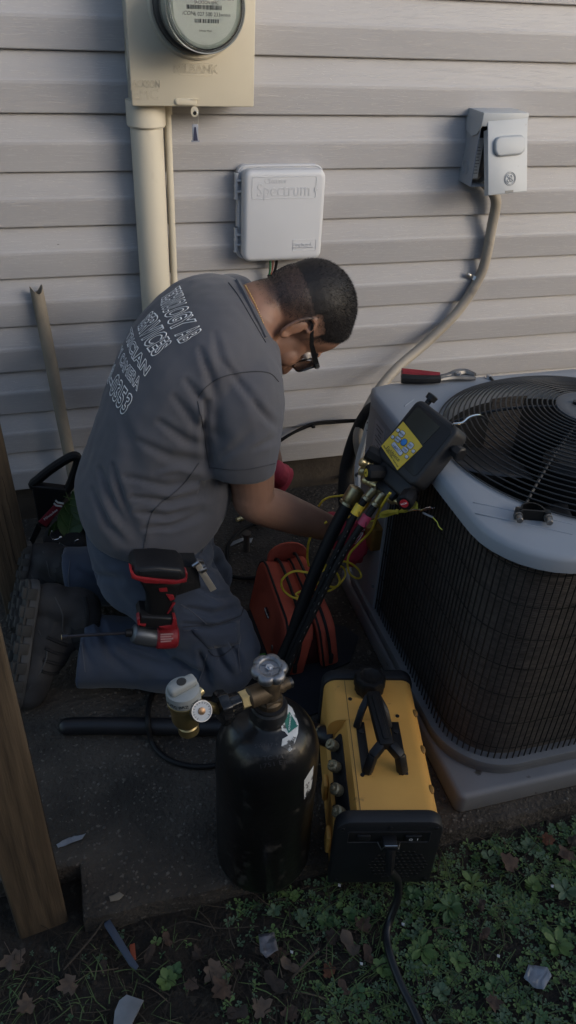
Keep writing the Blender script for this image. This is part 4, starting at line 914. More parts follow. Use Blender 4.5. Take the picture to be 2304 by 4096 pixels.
folds_pt = [([(545, 1330), (560, 1400), (590, 1470), (615, 1560)], 0.005, 14), ([(470, 1400), (520, 1390), (550, 1345)], -0.006, 8), ([(440, 1420), (520, 1430), (570, 1410)], -0.005, 9), ([(500, 1480), (550, 1500), (590, 1495)], -0.006, 9),
            ([(470, 1530), (540, 1545), (600, 1530)], -0.007, 9), ([(460, 1570), (540, 1580), (610, 1560)], -0.006, 8), ([(500, 1640), (520, 1690), (525, 1715)], -0.007, 8), ([(545, 1620), (560, 1670), (590, 1710)], -0.008, 9), ([(580, 1610), (600, 1650), (605, 1700)], -0.007, 7), ([(440, 1660), (480, 1690), (520, 1700)], -0.006, 9),
            ([(220, 1530), (250, 1570), (280, 1650), (330, 1695)], -0.006, 10), ([(260, 1600), (330, 1650), (420, 1680)], -0.005, 12), ([(200, 1560), (215, 1640), (235, 1690)], -0.005, 9), ([(330, 1620), (400, 1640), (470, 1640)], -0.004, 11), ([(200, 1430), (240, 1450), (300, 1460)], -0.004, 9)]
folds_pt = [(p, a * 1.9, w_ * 0.8) for p, a, w_ in folds_pt]
drape(pt_me, folds_pt, 0.0045, 11, 5)
trou_m = cloth_mat('navy_grey_trousers', (0.044, 0.056, 0.084), weave=700, var=0.18)
trou = obj('trousers', pt_me, trou_m, man, smooth=180); tr_bvh = bvh_of(trou)
stm = mat('trouser_seam', (0.030, 0.033, 0.043), 0.9); stl = mat('trouser_stitch', (0.10, 0.105, 0.125), 0.9)
for poly, m_ in (([(460, 1578), (520, 1572), (570, 1562), (606, 1548)], stm), ([(462, 1586), (522, 1580), (572, 1570), (605, 1557)], stl), ([(606, 1548), (612, 1525), (598, 1500)], stm), ([(505, 1350), (512, 1375), (500, 1400)], stl), ([(524, 1636), (540, 1650), (560, 1648), (590, 1625)], stm), ([(500, 1715), (512, 1680), (520, 1645)], stl), ([(590, 1580), (604, 1600), (600, 1640), (606, 1690)], stl), ([(455, 1520), (490, 1545), (520, 1570)], stl), ([(198, 1535), (203, 1600), (214, 1690)], stl), ([(176, 1412), (172, 1450), (174, 1490)], stl)):
    stitched('trouser_seam', tr_bvh, poly, 0.0011, m_, trou)
# cargo pocket flap: raised panel following the thigh
def patch(name, bv, quad, m_, parent, th=0.003, nu=8, nv=5):
    b = B(); g = []
    for j in range(nv + 1):
        row = []
        for i in range(nu + 1):
            u, v = i / nu, j / nv; x = (quad[0][0] * (1 - u) + quad[1][0] * u) * (1 - v) + (quad[3][0] * (1 - u) + quad[2][0] * u) * v; y = (quad[0][1] * (1 - u) + quad[1][1] * u) * (1 - v) + (quad[3][1] * (1 - u) + quad[2][1] * u) * v
            row.append(hit(bv, x, y, th))
        g.append(row)
    if any(p is None for r in g for p in r): return None
    b.rings(g, closed_ring=False); o = obj(name, b, m_, parent, smooth=180); s_ = o.modifiers.new('t', 'SOLIDIFY'); s_.thickness = th * 1.6; s_.offset = -1; return o
patch('pocket_flap', tr_bvh, [(455, 1530), (592, 1492), (606, 1545), (465, 1580)], trou_m, trou, 0.004); patch('cargo_pocket', tr_bvh, [(480, 1584), (602, 1560), (600, 1620), (525, 1632)], trou_m, trou, 0.0025)
# belt under the shirt and holster
# ---- boots
boot_up = mat('boot_leather', (0.030, 0.029, 0.030), 0.75, var=0.3, scale=25, bump=0.3, bscale=200)
boot_mesh = mat('boot_mesh_dark', (0.012, 0.012, 0.013), 0.8); boot_mid = mat('boot_midsole', (0.062, 0.062, 0.063), 0.7, var=0.2); boot_out = mat('boot_outsole', (0.045, 0.042, 0.038), 0.85, var=0.3, bump=0.3)
def boot(toe, heel, sole_n, ankle):
    X = (V(toe) - V(heel)); L = X.length; M_ = frame(heel, X, z=-V(sole_n)); sc = L / 0.30      # x heel->toe, z away from the sole
    def q(x, y, z): return M_ @ V((x * sc, y * sc, z * sc))
    def outline(g): return [(0.0 - g, 0.0), (0.008, 0.030 + g), (0.05, 0.036 + g), (0.12, 0.034 + g), (0.20, 0.046 + g), (0.25, 0.044 + g), (0.285, 0.028 + g), (0.300 + g, 0.0), (0.285, -0.028 - g), (0.25, -0.040 - g), (0.20, -0.044 - g), (0.12, -0.034 - g), (0.05, -0.036 - g), (0.008, -0.030 - g)]
    o2 = smooth_path([V((x, y, 0)) for x, y in outline(0.003)], 3, True); S_ = Matrix.Scale(sc, 4)
    root = None
    u = B()
    MS = M_ @ Matrix.Diagonal((sc, sc * 1.08, sc * 1.22, 1))
    u.ball((0.045, 0, 0.040), (0.046, 0.036, 0.045), MS); u.ball((0.05, 0, 0.085), (0.046, 0.037, 0.05), MS); u.ball((0.13, 0, 0.045), (0.10, 0.038, 0.050), MS); u.ball((0.215, 0, 0.030), (0.085, 0.045, 0.036), MS); u.ball((0.255, 0, 0.026), (0.046, 0.040, 0.032), MS); u.ball((0.105, 0, 0.075), (0.06, 0.034, 0.045), MS)
    limb(u, [(q(0.055, 0, 0.07), 0.046), (q(0.06, 0, 0.11), 0.048), (q(0.06, 0, 0.11).lerp(V(ankle), 0.4), 0.048)], n=18)
    sk = B(); limb(sk, [(q(0.06, 0, 0.10), 0.042), (V(ankle), 0.044)], n=16); obj('sock', sk, boot_mesh, man, smooth=180)
    me = remesh(u, 0.005, 5, 0.5); up = obj('boot', me, boot_up, man, smooth=180)
    b = B(); b.prism([(p.x * sc, p.y * sc) for p in o2], 0.022 * sc, M_ @ Matrix.Translation((0, 0, -0.004)), bev=0.005); obj('midsole', b, boot_mid, up)
    b = B(); b.prism([(p.x * sc, p.y * sc) for p in o2], 0.007, M_ @ Matrix.Translation((0, 0, -0.011)), bev=0.002); obj('outsole', b, boot_out, up)
    for s_ in (-1, 1):
        for k in range(7): b = B(); b.box((0.02 + 0.042 * k, s_ * (0.027 + 0.008 * (k in (4, 5))), -0.010), (0.026, 0.018, 0.014), MS, bev=0.003); b.box((0.02 + 0.042 * k, s_ * (0.037 + 0.009 * (k in (4, 5))), 0.000), (0.026, 0.006, 0.018), MS, bev=0.002); obj('tread_lug', b, boot_out, up)
    bv = bvh_of(up)
    def wrap(pts, r_, m_, nm):
        out = []
        for (x, y, z) in pts:
            h = bv.find_nearest(q(x, y, z)); out.append(h[0] + h[1] * 0.0005)
        b = B(); b.tube(out, r_, n=6, sm=4); obj(nm, b, m_, up)
    for s_ in (-1, 1):
        wrap([(0.10, s_ * 0.05, 0.02), (0.15, s_ * 0.05, 0.05), (0.19, s_ * 0.05, 0.045), (0.235, s_ * 0.05, 0.022)], 0.0015, boot_mid, 'boot_stitch'); wrap([(0.02, s_ * 0.04, 0.05), (0.06, s_ * 0.05, 0.07), (0.10, s_ * 0.05, 0.08), (0.12, s_ * 0.05, 0.10)], 0.0015, boot_mid, 'boot_stitch')
        for k in range(4): wrap([(0.115 + 0.026 * k, s_ * 0.045, 0.045), (0.125 + 0.026 * k, s_ * 0.035, 0.07), (0.13 + 0.026 * k, s_ * 0.015, 0.09)], 0.004, boot_mesh, 'lace_band')
        wrap([(0.02, s_ * 0.03, 0.115), (0.06, s_ * 0.045, 0.125), (0.095, s_ * 0.02, 0.125)], 0.006, boot_mesh, 'boot_collar')
    return up
toeR = wz(30, 1782, 0.014); heelR = wy(80, 1462, -0.645)
boot(toeR, heelR, V((-1, -0.22, -0.12)), V((-0.045, -0.705, 0.14)))
toeL = V((-0.235, -0.505, 0.012)); heelL = wy(66, 1362, -0.405)
boot(toeL, heelL, V((-1, -0.25, -0.12)), V((-0.06, -0.465, 0.14)))
# ---- gloves
redg = mat('red_glove', (0.48, 0.045, 0.075), 0.75, var=0.18, scale=30, bump=0.35, bscale=500, bdist=0.001); blackg = mat('black_glove_grip', (0.02, 0.018, 0.02), 0.7)
def glove(wrist, hd, back_n, curl, s_):
    """hd: hand direction, back_n: normal of the back of the hand"""
    M_ = frame(wrist, hd, z=back_n); g = B()
    def q(x, y, z): return M_ @ V((x, y, z))
    limb(g, [(q(-0.025, 0, 0), 0.036), (q(0.0, 0, 0), 0.036), (q(0.02, 0, 0.0), 0.036)], n=16)
    g.ball((0.045, 0, 0), (0.052, 0.043, 0.020), M_); g.ball((0.07, 0, 0.002), (0.034, 0.044, 0.018), M_)
    for k, (y, L) in enumerate(((-0.031, 0.066), (-0.011, 0.078), (0.010, 0.074), (0.030, 0.058))):
        a = 0.0; p = V((0.088 - 0.006 * abs(k - 1), y, 0.0)); pts = [(q(*p), 0.0108)]
        for j, f in enumerate((0.45, 0.30, 0.25)):
            a += curl[j]; p = p + V((math.cos(a), 0, -math.sin(a))) * L * f; pts.append((q(*p), 0.0100 - 0.0010 * j))
        limb(g, pts, n=10)
    limb(g, [(q(0.022, s_ * 0.032, -0.008), 0.015), (q(0.050, s_ * 0.052, -0.018), 0.0125), (q(0.076, s_ * 0.050, -0.030), 0.0108), (q(0.094, s_ * 0.040, -0.038), 0.0095)], n=10)
    me = remesh(g, 0.003, 3, 0.5); return obj('glove', me, redg, man, smooth=180), M_
hd = (wy(925, 1412, -0.685) - WR).normalized()
gR, GM = glove(WR + hd * 0.004, hd, V((-0.15, -0.95, 0.55)), (0.55, 0.7, 0.4), 1)
gbv = bvh_of(gR)
me = text_mesh('Milwaukee', 1.0, Matrix.Identity(4), extrude=0.0, shear=0.25, align='LEFT'); xs = [v.co.x for v in me.vertices]; xm = max(xs)
for v in me.vertices:
    s_, t_ = v.co.x / xm, v.co.y; X = 886 + 28 * s_ - 12 * t_ * 0.9; Y = 1366 - 36 * s_ - 8 * t_; h = hit(gbv, X, Y, 0.0012); v.co = h if h is not None else GM.translation
obj('glove_lettering', me, white_ink, gR, smooth=0)
stitched('glove_swoosh', gbv, [(892, 1368), (902, 1358), (912, 1342), (917, 1330)], 0.0009, white_ink, gR)
b = B(); b.tube([GM @ V((-0.012, 0.037 * math.cos(t), 0.037 * math.sin(t))) for t in np.linspace(0, 2 * math.pi, 24, endpoint=False)], 0.004, n=6, sm=1, closed=True); obj('glove_cuff', b, blackg, gR)
gL, _ = glove(WL, V((0.5, 0.5, -0.75)), V((0.2, -0.9, 0.3)), (0.5, 0.7, 0.4), -1)
# ================================================================== TOOLS
def pxprism(b, outline, Y, th, bev=0.002, seg=2):
    """outline (photo points on the vertical plane y=Y) extruded away from the viewer by th"""
    P = [wy(x, y, Y) for x, y in outline]; b.prism([(p.x, p.z) for p in P], th, Matrix.Translation((0, Y + th, 0)) @ FX, bev=bev, seg=seg); return b
red_pl = mat('red_plastic', (0.24, 0.016, 0.022), 0.45, var=0.2, scale=30, bump=0.1, spots=(0.10, 0.02, 0.02), spot_at=0.66, spot_scale=60)
# ---- impact driver hanging at the hip
DY = -0.905
drv = thing('impact_driver', 'black and red cordless impact driver hung battery up at the man\'s hip', 'impact driver', wy(400, 1600, DY))
b = B(); pxprism(b, [(335, 1440), (345, 1432), (400, 1429), (455, 1434), (468, 1444), (469, 1464), (440, 1468), (345, 1456), (331, 1448)], DY, 0.070, 0.008, 3); bat = obj('battery', b, black_pl, drv)
b = B(); pxprism(b, [(352, 1438), (400, 1435), (452, 1440), (453, 1456), (400, 1454), (354, 1450)], DY - 0.002, 0.02, 0.002); obj('battery_label', b, mat('battery_dark', (0.011, 0.012, 0.014), 0.5, spots=(0.03, 0.03, 0.032), spot_at=0.62, spot_scale=40), bat)
b = B(); pxprism(b, [(327, 1438), (345, 1452), (400, 1459), (450, 1462), (470, 1457), (470, 1465), (440, 1471), (365, 1468), (331, 1456)], DY - 0.004, 0.030, 0.002); obj('red_band', b, red_pl, drv)
b = B(); pxprism(b, [(466, 1440), (472, 1444), (471, 1458), (466, 1457)], DY + 0.01, 0.02, 0.001); obj('battery_latch', b, red_pl, drv)
b = B(); pxprism(b, [(350, 1464), (460, 1468), (452, 1490), (440, 1520), (430, 1560), (365, 1560), (372, 1530), (368, 1500)], DY + 0.012, 0.044, 0.012, 3); hdl = obj('handle', b, black_rub, drv)
b = B(); pxprism(b, [(400, 1482), (420, 1480), (422, 1489), (402, 1490)], DY + 0.009, 0.006, 0.001); pxprism(b, [(418, 1496), (436, 1498), (440, 1508), (428, 1512)], DY + 0.009, 0.006, 0.001); pxprism(b, [(434, 1520), (442, 1518), (424, 1545), (420, 1545)], DY + 0.009, 0.006, 0.001); obj('red_inlay', b, red_pl, hdl)
b = B(); pxprism(b, [(348, 1562), (356, 1552), (440, 1556), (446, 1570), (444, 1585), (350, 1580)], DY + 0.004, 0.055, 0.006, 3); obj('motor_collar', b, black_pl, drv)
b = B(); pxprism(b, [(345, 1560), (352, 1555), (352, 1571), (368, 1571), (366, 1577), (346, 1573)], DY + 0.001, 0.02, 0.001); pxprism(b, [(436, 1556), (444, 1558), (447, 1580), (430, 1588), (400, 1578), (432, 1574)], DY + 0.001, 0.02, 0.001); obj('red_trim', b, red_pl, drv); bpy.data.objects['red_trim']['kind'] = 'stuff'
p0, p1 = wy(390, 1602, DY + 0.03), wy(446, 1600, DY + 0.03)
b = B(); M_, L_ = axis(p0, p1); b.lathe([(0.022, 0), (0.0255, 0.004), (0.0265, 0.02), (0.0255, L_ - 0.004), (0.021, L_)], M_, 24); hd_ = obj('motor_housing', b, red_pl, drv)
b = B(); p0n, p1n = wy(390, 1602, DY + 0.03), wy(331, 1592, DY + 0.03); M_, L_ = axis(p0n, p1n); b.lathe([(0.0225, -0.002), (0.023, 0.006), (0.0225, L_ * 0.75), (0.019, L_ * 0.92), (0.0125, L_)], M_, 24); obj('gear_case', b, mat('dark_grey_metal', (0.11, 0.12, 0.135), 0.42, 0.7, var=0.15), drv)
b = B(); p2n = wy(316, 1592, DY + 0.03); b.cyl(p1n, p2n, 0.0095, 0.008, n=14); obj('chuck', b, black_pl, drv)
b = B(); p3n = wy(172, 1601, DY + 0.02); p4n = wy(156, 1603, DY + 0.02); b.cyl(p2n, p3n, 0.0033, n=8); bit = obj('bit_shaft', b, mat('dark_bit_steel', (0.05, 0.05, 0.06), 0.4, 0.8), drv)
b = B(); b.cyl(p3n, p4n, 0.0055, n=8); obj('nut_bit', b, MATS['dark_bit_steel'], bit); b = B(); b.cyl(p4n, p4n + (p4n - p3n) * 0.12, 0.0053, n=8); obj('brass_tip', b, brass, bit)
b = B()
for k in range(4): pxprism(b, [(404, 1596 + 6 * k), (436 - 5 * (k % 2), 1594 + 6 * k), (436 - 5 * (k % 2), 1596.5 + 6 * k), (404, 1598.5 + 6 * k)], DY + 0.0028, 0.002, 0)
obj('housing_print', b, mat('pink_print', (0.45, 0.25, 0.25), 0.6), drv, smooth=0)
b = B(); pxprism(b, [(440, 1426), (498, 1426), (506, 1480), (445, 1500)], -0.858, 0.05, 0.004); tag(obj('holster_loop', b, mat('black_webbing', (0.012, 0.012, 0.013), 0.9, bump=0.4, bscale=300)), 'black webbing holster holding the impact driver on the belt', 'holster')
# belt clip tool
clip = thing('belt_clip', 'shiny steel clip on the trouser pocket beside the impact driver', 'clip', wy(515, 1480, -0.865))
b = B(); pxprism(b, [(488, 1420), (496, 1414), (504, 1418), (545, 1482), (530, 1490), (492, 1428)], -0.868, 0.004, 0.001); obj('clip_blade', b, mat('polished_steel', (0.66, 0.61, 0.52), 0.38, 0.6), clip)
b = B(); pxprism(b, [(496, 1410), (512, 1412), (517, 1424), (506, 1428)], -0.866, 0.008, 0.001); M_, L_ = axis(wy(485, 1424, -0.87), wy(500, 1414, -0.87)); b.lathe([(0.004, 0), (0.004, L_)], M_, 10); pxprism(b, [(504, 1438), (520, 1430), (522, 1436), (508, 1444)], -0.873, 0.006, 0.001); obj('clip_spring', b, steel, clip)
# white plastic piece at the belly
b = B(); b.ball(wy(543, 1296, -0.70), (0.0095, 0.008, 0.021), Matrix.Identity(4)); b.ball(wy(541, 1286, -0.70), (0.0075, 0.007, 0.012)); me = remesh(b, 0.002, 3)
tag(obj('earbud_case', me, white_pl, smooth=180), 'small white rounded plastic piece clipped at the man\'s waist', 'case')
# ---- hacksaw behind the man
HY = -0.27
saw = thing('hacksaw', 'black hacksaw with red label panel lying against the siding', 'saw', wy(110, 1320, HY))
b = B(); b.tube([wy(x, y, HY) for x, y in ((84, 1222), (100, 1203), (140, 1172), (185, 1147), (196, 1160), (186, 1195), (168, 1232), (128, 1240))], 0.0125, n=10, sm=5, closed=True); obj('handle', b, black_rub, saw)
b = B(); pxprism(b, [(78, 1222), (110, 1225), (165, 1232), (172, 1245), (150, 1275), (122, 1330), (96, 1326), (92, 1290), (84, 1250)], HY - 0.014, 0.028, 0.006, 3); obj('frame_body', b, black_pl, saw)
b = B(); pxprism(b, [(139, 1268), (158, 1274), (117, 1326), (97, 1313)], HY - 0.017, 0.006, 0.001); rp_ = obj('red_panel', b, mat('dull_red', (0.22, 0.025, 0.04), 0.5, var=0.1), saw)
for k in range(2):
    b = B(); d = 4.2 * k; pxprism(b, [(141 - d, 1258 + 1.7 * d), (146 - d, 1263 + 1.7 * d), (161 - d, 1266 + 1.7 * d), (160 - d, 1269 + 1.7 * d), (144 - d, 1266.5 + 1.7 * d), (138.5 - d, 1261 + 1.7 * d)], HY - 0.0185, 0.002, 0); obj('white_stripe', b, white_pl, saw, smooth=0)
A_ = wy(113, 1306, HY - 0.0185); B2_ = wy(141, 1284, HY - 0.0185); text('saw_lettering', 'Milwaukee', 0.011, frame((A_ + B2_) / 2, B2_ - A_, z=(0, -1, 0)), white_ink, saw, shear=0.2, extrude=0.0002)
# blade running down behind the post
b = B(); pxprism(b, [(92, 1318), (104, 1330), (70, 1400), (60, 1396)], HY - 0.004, 0.008, 0.001); obj('blade_bar', b, black_pl, saw)
# ---- leafy plant by the boots, carabiners
leafm = mat('broad_leaf', (0.035, 0.075, 0.018), 0.5, var=0.25, scale=20, bump=0.2, bscale=60)
pln = thing('leafy_plant', 'broad green veined leaves growing between the saw and the man\'s back', 'plant', wz(175, 1400, 0))
for (cxp, cyp, ang, sz) in ((180, 1300, 0.4, 0.075), (205, 1275, -0.5, 0.06), (150, 1330, 1.1, 0.06), (212, 1320, -1.0, 0.055)):
    c_ = wy(cxp, cyp, -0.33); M_ = Matrix.Translation(c_) @ Matrix.Rotation(ang, 4, 'Y') @ Matrix.Rotation(R(58), 4, 'X'); b = B(); rr = []
    for j in range(9):
        t = j / 8; w_ = sz * 0.55 * (math.sin(math.pi * t) ** 0.7) * (1.1 - 0.5 * t) + 0.0006; rr.append([M_ @ V((w_ * (i / 3 - 1), sz * (t * 1.6 - 0.8), 0.010 * abs(i / 3 - 1) ** 1.5 - 0.012 * t * t)) for i in range(7)])
    b.rings(rr, closed_ring=False); lf = obj('leaf', b, leafm, pln, smooth=180)
    b = B(); b.tube([M_ @ V((0, sz * (q * 1.6 / 6 - 0.8), 0.001 - 0.012 * (q / 6) ** 2)) for q in range(7)], 0.0016, n=5, sm=1)
    for q in (1.5, 3, 4.5):
        for s_ in (-1, 1): b.tube([M_ @ V((0, sz * (q * 1.6 / 6 - 0.8), 0.001)), M_ @ V((s_ * sz * 0.25, sz * (q * 1.6 / 6 - 0.6), 0.004)), M_ @ V((s_ * sz * 0.40, sz * (q * 1.6 / 6 - 0.4), 0.008))], 0.0009, n=4, sm=2)
    obj('leaf_vein', b, mat('leaf_vein', (0.09, 0.14, 0.04), 0.5), lf)
    b = B(); b.tube([M_ @ V((0, -sz * 0.8, 0)), V(M_ @ V((0, -sz * 0.8, 0))) * 0.5 + V((wz(175, 1400, 0))) * 0.5, wz(175, 1400, 0)], 0.002, n=5); obj('stem', b, leafm, pln)
for k, (pts, lab) in enumerate((([(131, 1335), (126, 1346), (133, 1357), (145, 1356), (152, 1352)], 'chrome ring hanging by the saw above the boots'), ([(198, 1357), (190, 1360), (186, 1370), (190, 1372)], 'small chrome snap hook above the trouser cuff'), ([(183, 1384), (185, 1396), (192, 1399)], 'chrome wire hook beside the trouser cuff'))):
    b = B(); b.tube([wy(x, y, -0.40) for x, y in pts], 0.0014, n=6); b.ball(wy(*pts[-1], -0.40), 0.0042); tag(obj('tool_hook', b, mat('chrome', (0.75, 0.75, 0.76), 0.12, 1.0), smooth=180), lab, 'hook')
b = B(); b.box(wy(165, 1372, -0.36), (0.11, 0.10, 0.07), bev=0.02, seg=3); tag(obj('tool_pouch', b, MATS['black_webbing']), 'black tool pouch on the ground behind the man\'s boots', 'pouch')  # black block put in where the area behind the boots is only shaded
b = B(); b.tube([wy(150, 1366, -0.41), wy(166, 1376, -0.41)], 0.0018, n=6, sm=1); b.tube([wy(192, 1402, -0.41), wy(205, 1424, -0.41)], 0.0015, n=6, sm=1); obj('pouch_rivet_bar', b, MATS['chrome']).parent = None
bpy.data.objects['pouch_rivet_bar'].name = 'steel_pin'; tag(bpy.data.objects['steel_pin'], 'two thin bright steel pins poking from the black pouch', 'pin')

# ---- dark mat on the slab
b = B(); P = [wz(x, y, 0.0) for x, y in ((560, 1760), (585, 1560), (660, 1520), (700, 1560), (868, 1578), (902, 1606), (880, 1668), (830, 1690), (815, 1790), (700, 1830))]; b.prism([(p.x, p.y) for p in P], 0.005, bev=0.001)
tag(obj('ground_mat', b, mat('dark_mat', (0.016, 0.018, 0.024), 0.8, var=0.25, bump=0.4, bscale=40, bdist=0.003)), 'dark rubbery mat on the slab under the red bag', 'mat')
b = B(); b.box(wz(652, 1650, 0.006), (0.035, 0.012, 0.003), Matrix.Identity(4), bev=0.001); tag(obj('green_strip', b, mat('bright_green', (0.06, 0.30, 0.05), 0.5)), 'bright green plastic strip poking out behind the hand wheel', 'strip')
# ---- red tool bag
bagm = mat('red_canvas', (0.50, 0.095, 0.055), 0.85, var=0.18, scale=10, bump=0.4, bscale=450, bdist=0.001, spots=(0.20, 0.036, 0.026), spot_at=0.62, spot_scale=9, spot_soft=0.2)
zipm = mat('black_zipper', (0.012, 0.012, 0.013), 0.6); bag_in = mat('bag_lining', (0.06, 0.010, 0.010), 0.9)
fc = wz(778, 1690, 0.004); bc_ = wz(705, 1520, 0.004); dB = (bc_ - fc).normalized(); LB = 0.27; rB = V((dB.y, -dB.x, 0)); BM = frame(fc, dB, y=-rB)      # x to the back, y to the left, z up
bag = thing('tool_bag', 'open red canvas tool bag with black zippers standing on the dark mat', 'bag', fc)
sect = [(0.004, 0), (0.10, -0.001), (LB - 0.004, 0), (LB + 0.004, 0.06), (LB, 0.13), (LB - 0.025, 0.178), (LB - 0.09, 0.188), (0.09, 0.176), (0.02, 0.150), (-0.004, 0.10), (-0.004, 0.04)]
def pocket(y, th, tilt, sc_=1.0, mm=bagm):
    o2 = [((x + LB / 2) * sc_, (z + 0.0925) * sc_ * (0.86 + 0.14 * (x + LB / 2) / LB)) for x, z in rounded4(LB, 0.185, (0.055, 0.045, 0.012, 0.012), 6)]
    T = BM @ Matrix.Translation((0, y, 0)) @ Matrix.Rotation(R(tilt), 4, 'X') @ Matrix.Rotation(R(90), 4, 'X')
    b = B(); b.prism(o2, th, T, bev=min(0.016, th * 0.35), seg=4); o = obj('bag_pocket', b, mm, bag, smooth=60)
    for dz in (0.006,):
        z = B(); z.tube([T @ V((x * 1.004, zz * 1.004, dz)) for x, zz in o2[::2]], 0.0032, n=6, sm=1, closed=True); obj('piping', z, zipm, o)
    return T, o2
T1, o2 = pocket(0.088, 0.074, 9); T3, _ = pocket(-0.034, 0.046, -9, 0.98); T2 = T1 @ Matrix.Translation((0, 0, 0.028))
b = B(); b.box((LB / 2, -0.010, 0.05), (LB - 0.04, 0.06, 0.10), BM, bev=0.01); obj('bag_inside', b, bag_in, bag)
# raised back flap around the opening
b = B(); rr = []
for j in range(11):
    t = math.pi * j / 10; rr.append([BM @ V((LB - 0.02 + 0.012 * math.sin(t), -0.010 + 0.055 * math.cos(t), 0.10 + z_ + 0.035 * math.sin(t))) for z_ in (0, 0.04, 0.075)])
b.rings(rr, closed_ring=False); fl = obj('bag_flap', b, bagm, bag, smooth=180); sm_ = fl.modifiers.new('t', 'SOLIDIFY'); sm_.thickness = 0.006
# zipper tracks along the top seams, pulls at the front
for T, off in ((T1, 0.040), (T3, 0.023)):
    b = B(); b.tube([T @ V((x, z, off)) for x, z in ((LB + 0.008, 0.085), (LB - 0.004, 0.155), (LB - 0.05, 0.190), (0.10, 0.181), (0.018, 0.154), (-0.008, 0.100), (-0.008, 0.050))], 0.0042, n=6, sm=4); obj('zipper', b, zipm, bag)
    b = B(); b.box(T @ V((-0.010, 0.040, off)), (0.010, 0.008, 0.030), bev=0.002); obj('zipper_pull', b, zipm, bag)
b = B(); LM = T1 @ Matrix.Translation((0.135, 0.095, -0.0008)) @ Matrix.Rotation(R(180), 4, 'X'); b.prism([(0.021 * math.cos(q * math.pi / 3), 0.012 * math.sin(q * math.pi / 3)) for q in range(6)], 0.002, LM, bev=0.0005); obj('logo_patch', b, mat('patch_dark', (0.05, 0.012, 0.012), 0.7), bag)
text('patch_lettering', 'Milwaukee', 0.0085, LM @ Matrix.Translation((0, 0, 0.0023)) @ Matrix.Rotation(R(180), 4, 'Z'), white_ink, bag, shear=0.2)
b = B(); b.ball(T1 @ V((0.055, 0.050, -0.002)), (0.003, 0.005, 0.010)); obj('pull_ring', b, steel, bag)
b = B(); b.box((LB * 0.62, -0.02, 0.125), (0.05, 0.012, 0.05), BM @ Matrix.Rotation(0.12, 4, 'Y')); tag(obj('paper_packet', b, mat('grey_packet', (0.38, 0.38, 0.40), 0.6)), 'pale packet sticking up inside the red bag', 'packet')

# ---- digital manifold leaning on the lid edge
TLp, TRp, BLp = wz(1046, 1004, 0.742), wz(1150, 1085, 0.733), wz(955, 1128, 0.648)
MFr = frame((TRp + BLp) / 2, TRp - TLp, y=TLp - BLp); MW, MH = (TRp - TLp).length, (TLp - BLp).length
mf = thing('digital_manifold', 'black and yellow digital refrigerant manifold hooked on the condenser lid', 'manifold gauge', (BLp + TRp) / 2 + V((0, 0, -0.08)))
def mfp(cx_, cy_):
    """point of the close view of the manifold -> coordinates on its face plane"""
    X, Y = (1400 + cx_ * 0.34507) * 0.62891, (1550 + cy_ * 0.34507) * 0.62891
    d = _ray(X, Y); n_ = MFr.to_3x3() @ V((0, 0, 1)); t = (MFr.translation - CAM).dot(n_) / d.dot(n_); q = MFr.inverted() @ (CAM + d * t); return V((q.x, q.y))
b = B(); b.prism(rounded(MW, MH + 0.02, 0.016, 5), 0.046, MFr @ Matrix.Translation((0, -0.004, -0.044)), bev=0.007, seg=3); obj('case', b, mat('rubber_case', (0.020, 0.020, 0.022), 0.6, var=0.15, bump=0.15, bscale=300), mf)
b = B(); b.prism(rounded(MW - 0.018, MH - 0.008, 0.009, 4), 0.002, MFr @ Matrix.Translation((0, 0, 0.0015)), bev=0.001); obj('face_bezel', b, black_pl, mf)
sc_ = [mfp(*q) for q in ((648, 398), (800, 232), (1055, 470), (862, 668), (800, 600), (735, 520), (690, 455))]
b = B(); b.prism([(q.x, q.y) for q in sc_], 0.0012, MFr @ Matrix.Translation((0, 0, 0.0034))); obj('screen', b, mat('lcd_screen', (0.030, 0.034, 0.030), 0.15, var=0.08), mf)
yp = [mfp(*q) for q in ((630, 405), (680, 465), (735, 535), (800, 615), (852, 690), (562, 966), (375, 690))]
yelm = mat('yellow_faceplate', (0.70, 0.49, 0.05), 0.45, var=0.08, scale=20)
b = B(); b.prism([(q.x, q.y) for q in yp], 0.0014, MFr @ Matrix.Translation((0, 0, 0.0036))); obj('faceplate', b, yelm, mf, smooth=0)
btn = mat('grey_button', (0.50, 0.53, 0.62), 0.5)
def button(c_, w_, h_, m_=btn, rot=0.0, cap=None, rad=None):
    q = mfp(*c_); T = MFr @ Matrix.Translation((q.x, q.y, 0.0048)) @ Matrix.Rotation(rot, 4, 'Z'); b = B(); b.prism(rounded(w_, h_, rad or min(w_, h_) * 0.3, 3), 0.0016, T, bev=0.0005); o = obj('button', b, m_, mf)
    b = B(); b.prism(rounded(w_ + 0.0016, h_ + 0.0016, rad or min(w_, h_) * 0.35, 3), 0.0008, T @ Matrix.Translation((0, 0, -0.0001))); obj('button_rim', b, ink, o)
    if cap: text('button_lettering', cap, min(0.0055, w_ * 0.42), T @ Matrix.Translation((0, 0, 0.0019)), ink, mf, extrude=0.0001)
button((572, 508), 0.0075, 0.006); button((510, 585), 0.0075, 0.006); button((617, 550), 0.013, 0.012, cap='MENU'); button((570, 614), 0.014, 0.0095, cap='UNITS'); button((717, 685), 0.013, 0.012, cap='TEST'); button((655, 735), 0.014, 0.0095, cap='TYPE'); button((750, 750), 0.0075, 0.006); button((673, 815), 0.0075, 0.006)
button((640, 645), 0.014, 0.014, mat('blue_button', (0.03, 0.20, 0.55), 0.4), rad=0.0069)
a_, c_ = mfp(520, 665), mfp(605, 775); button((563, 722), 0.036, 0.0085, rot=math.atan2(c_.y - a_.y, c_.x - a_.x), cap=None)
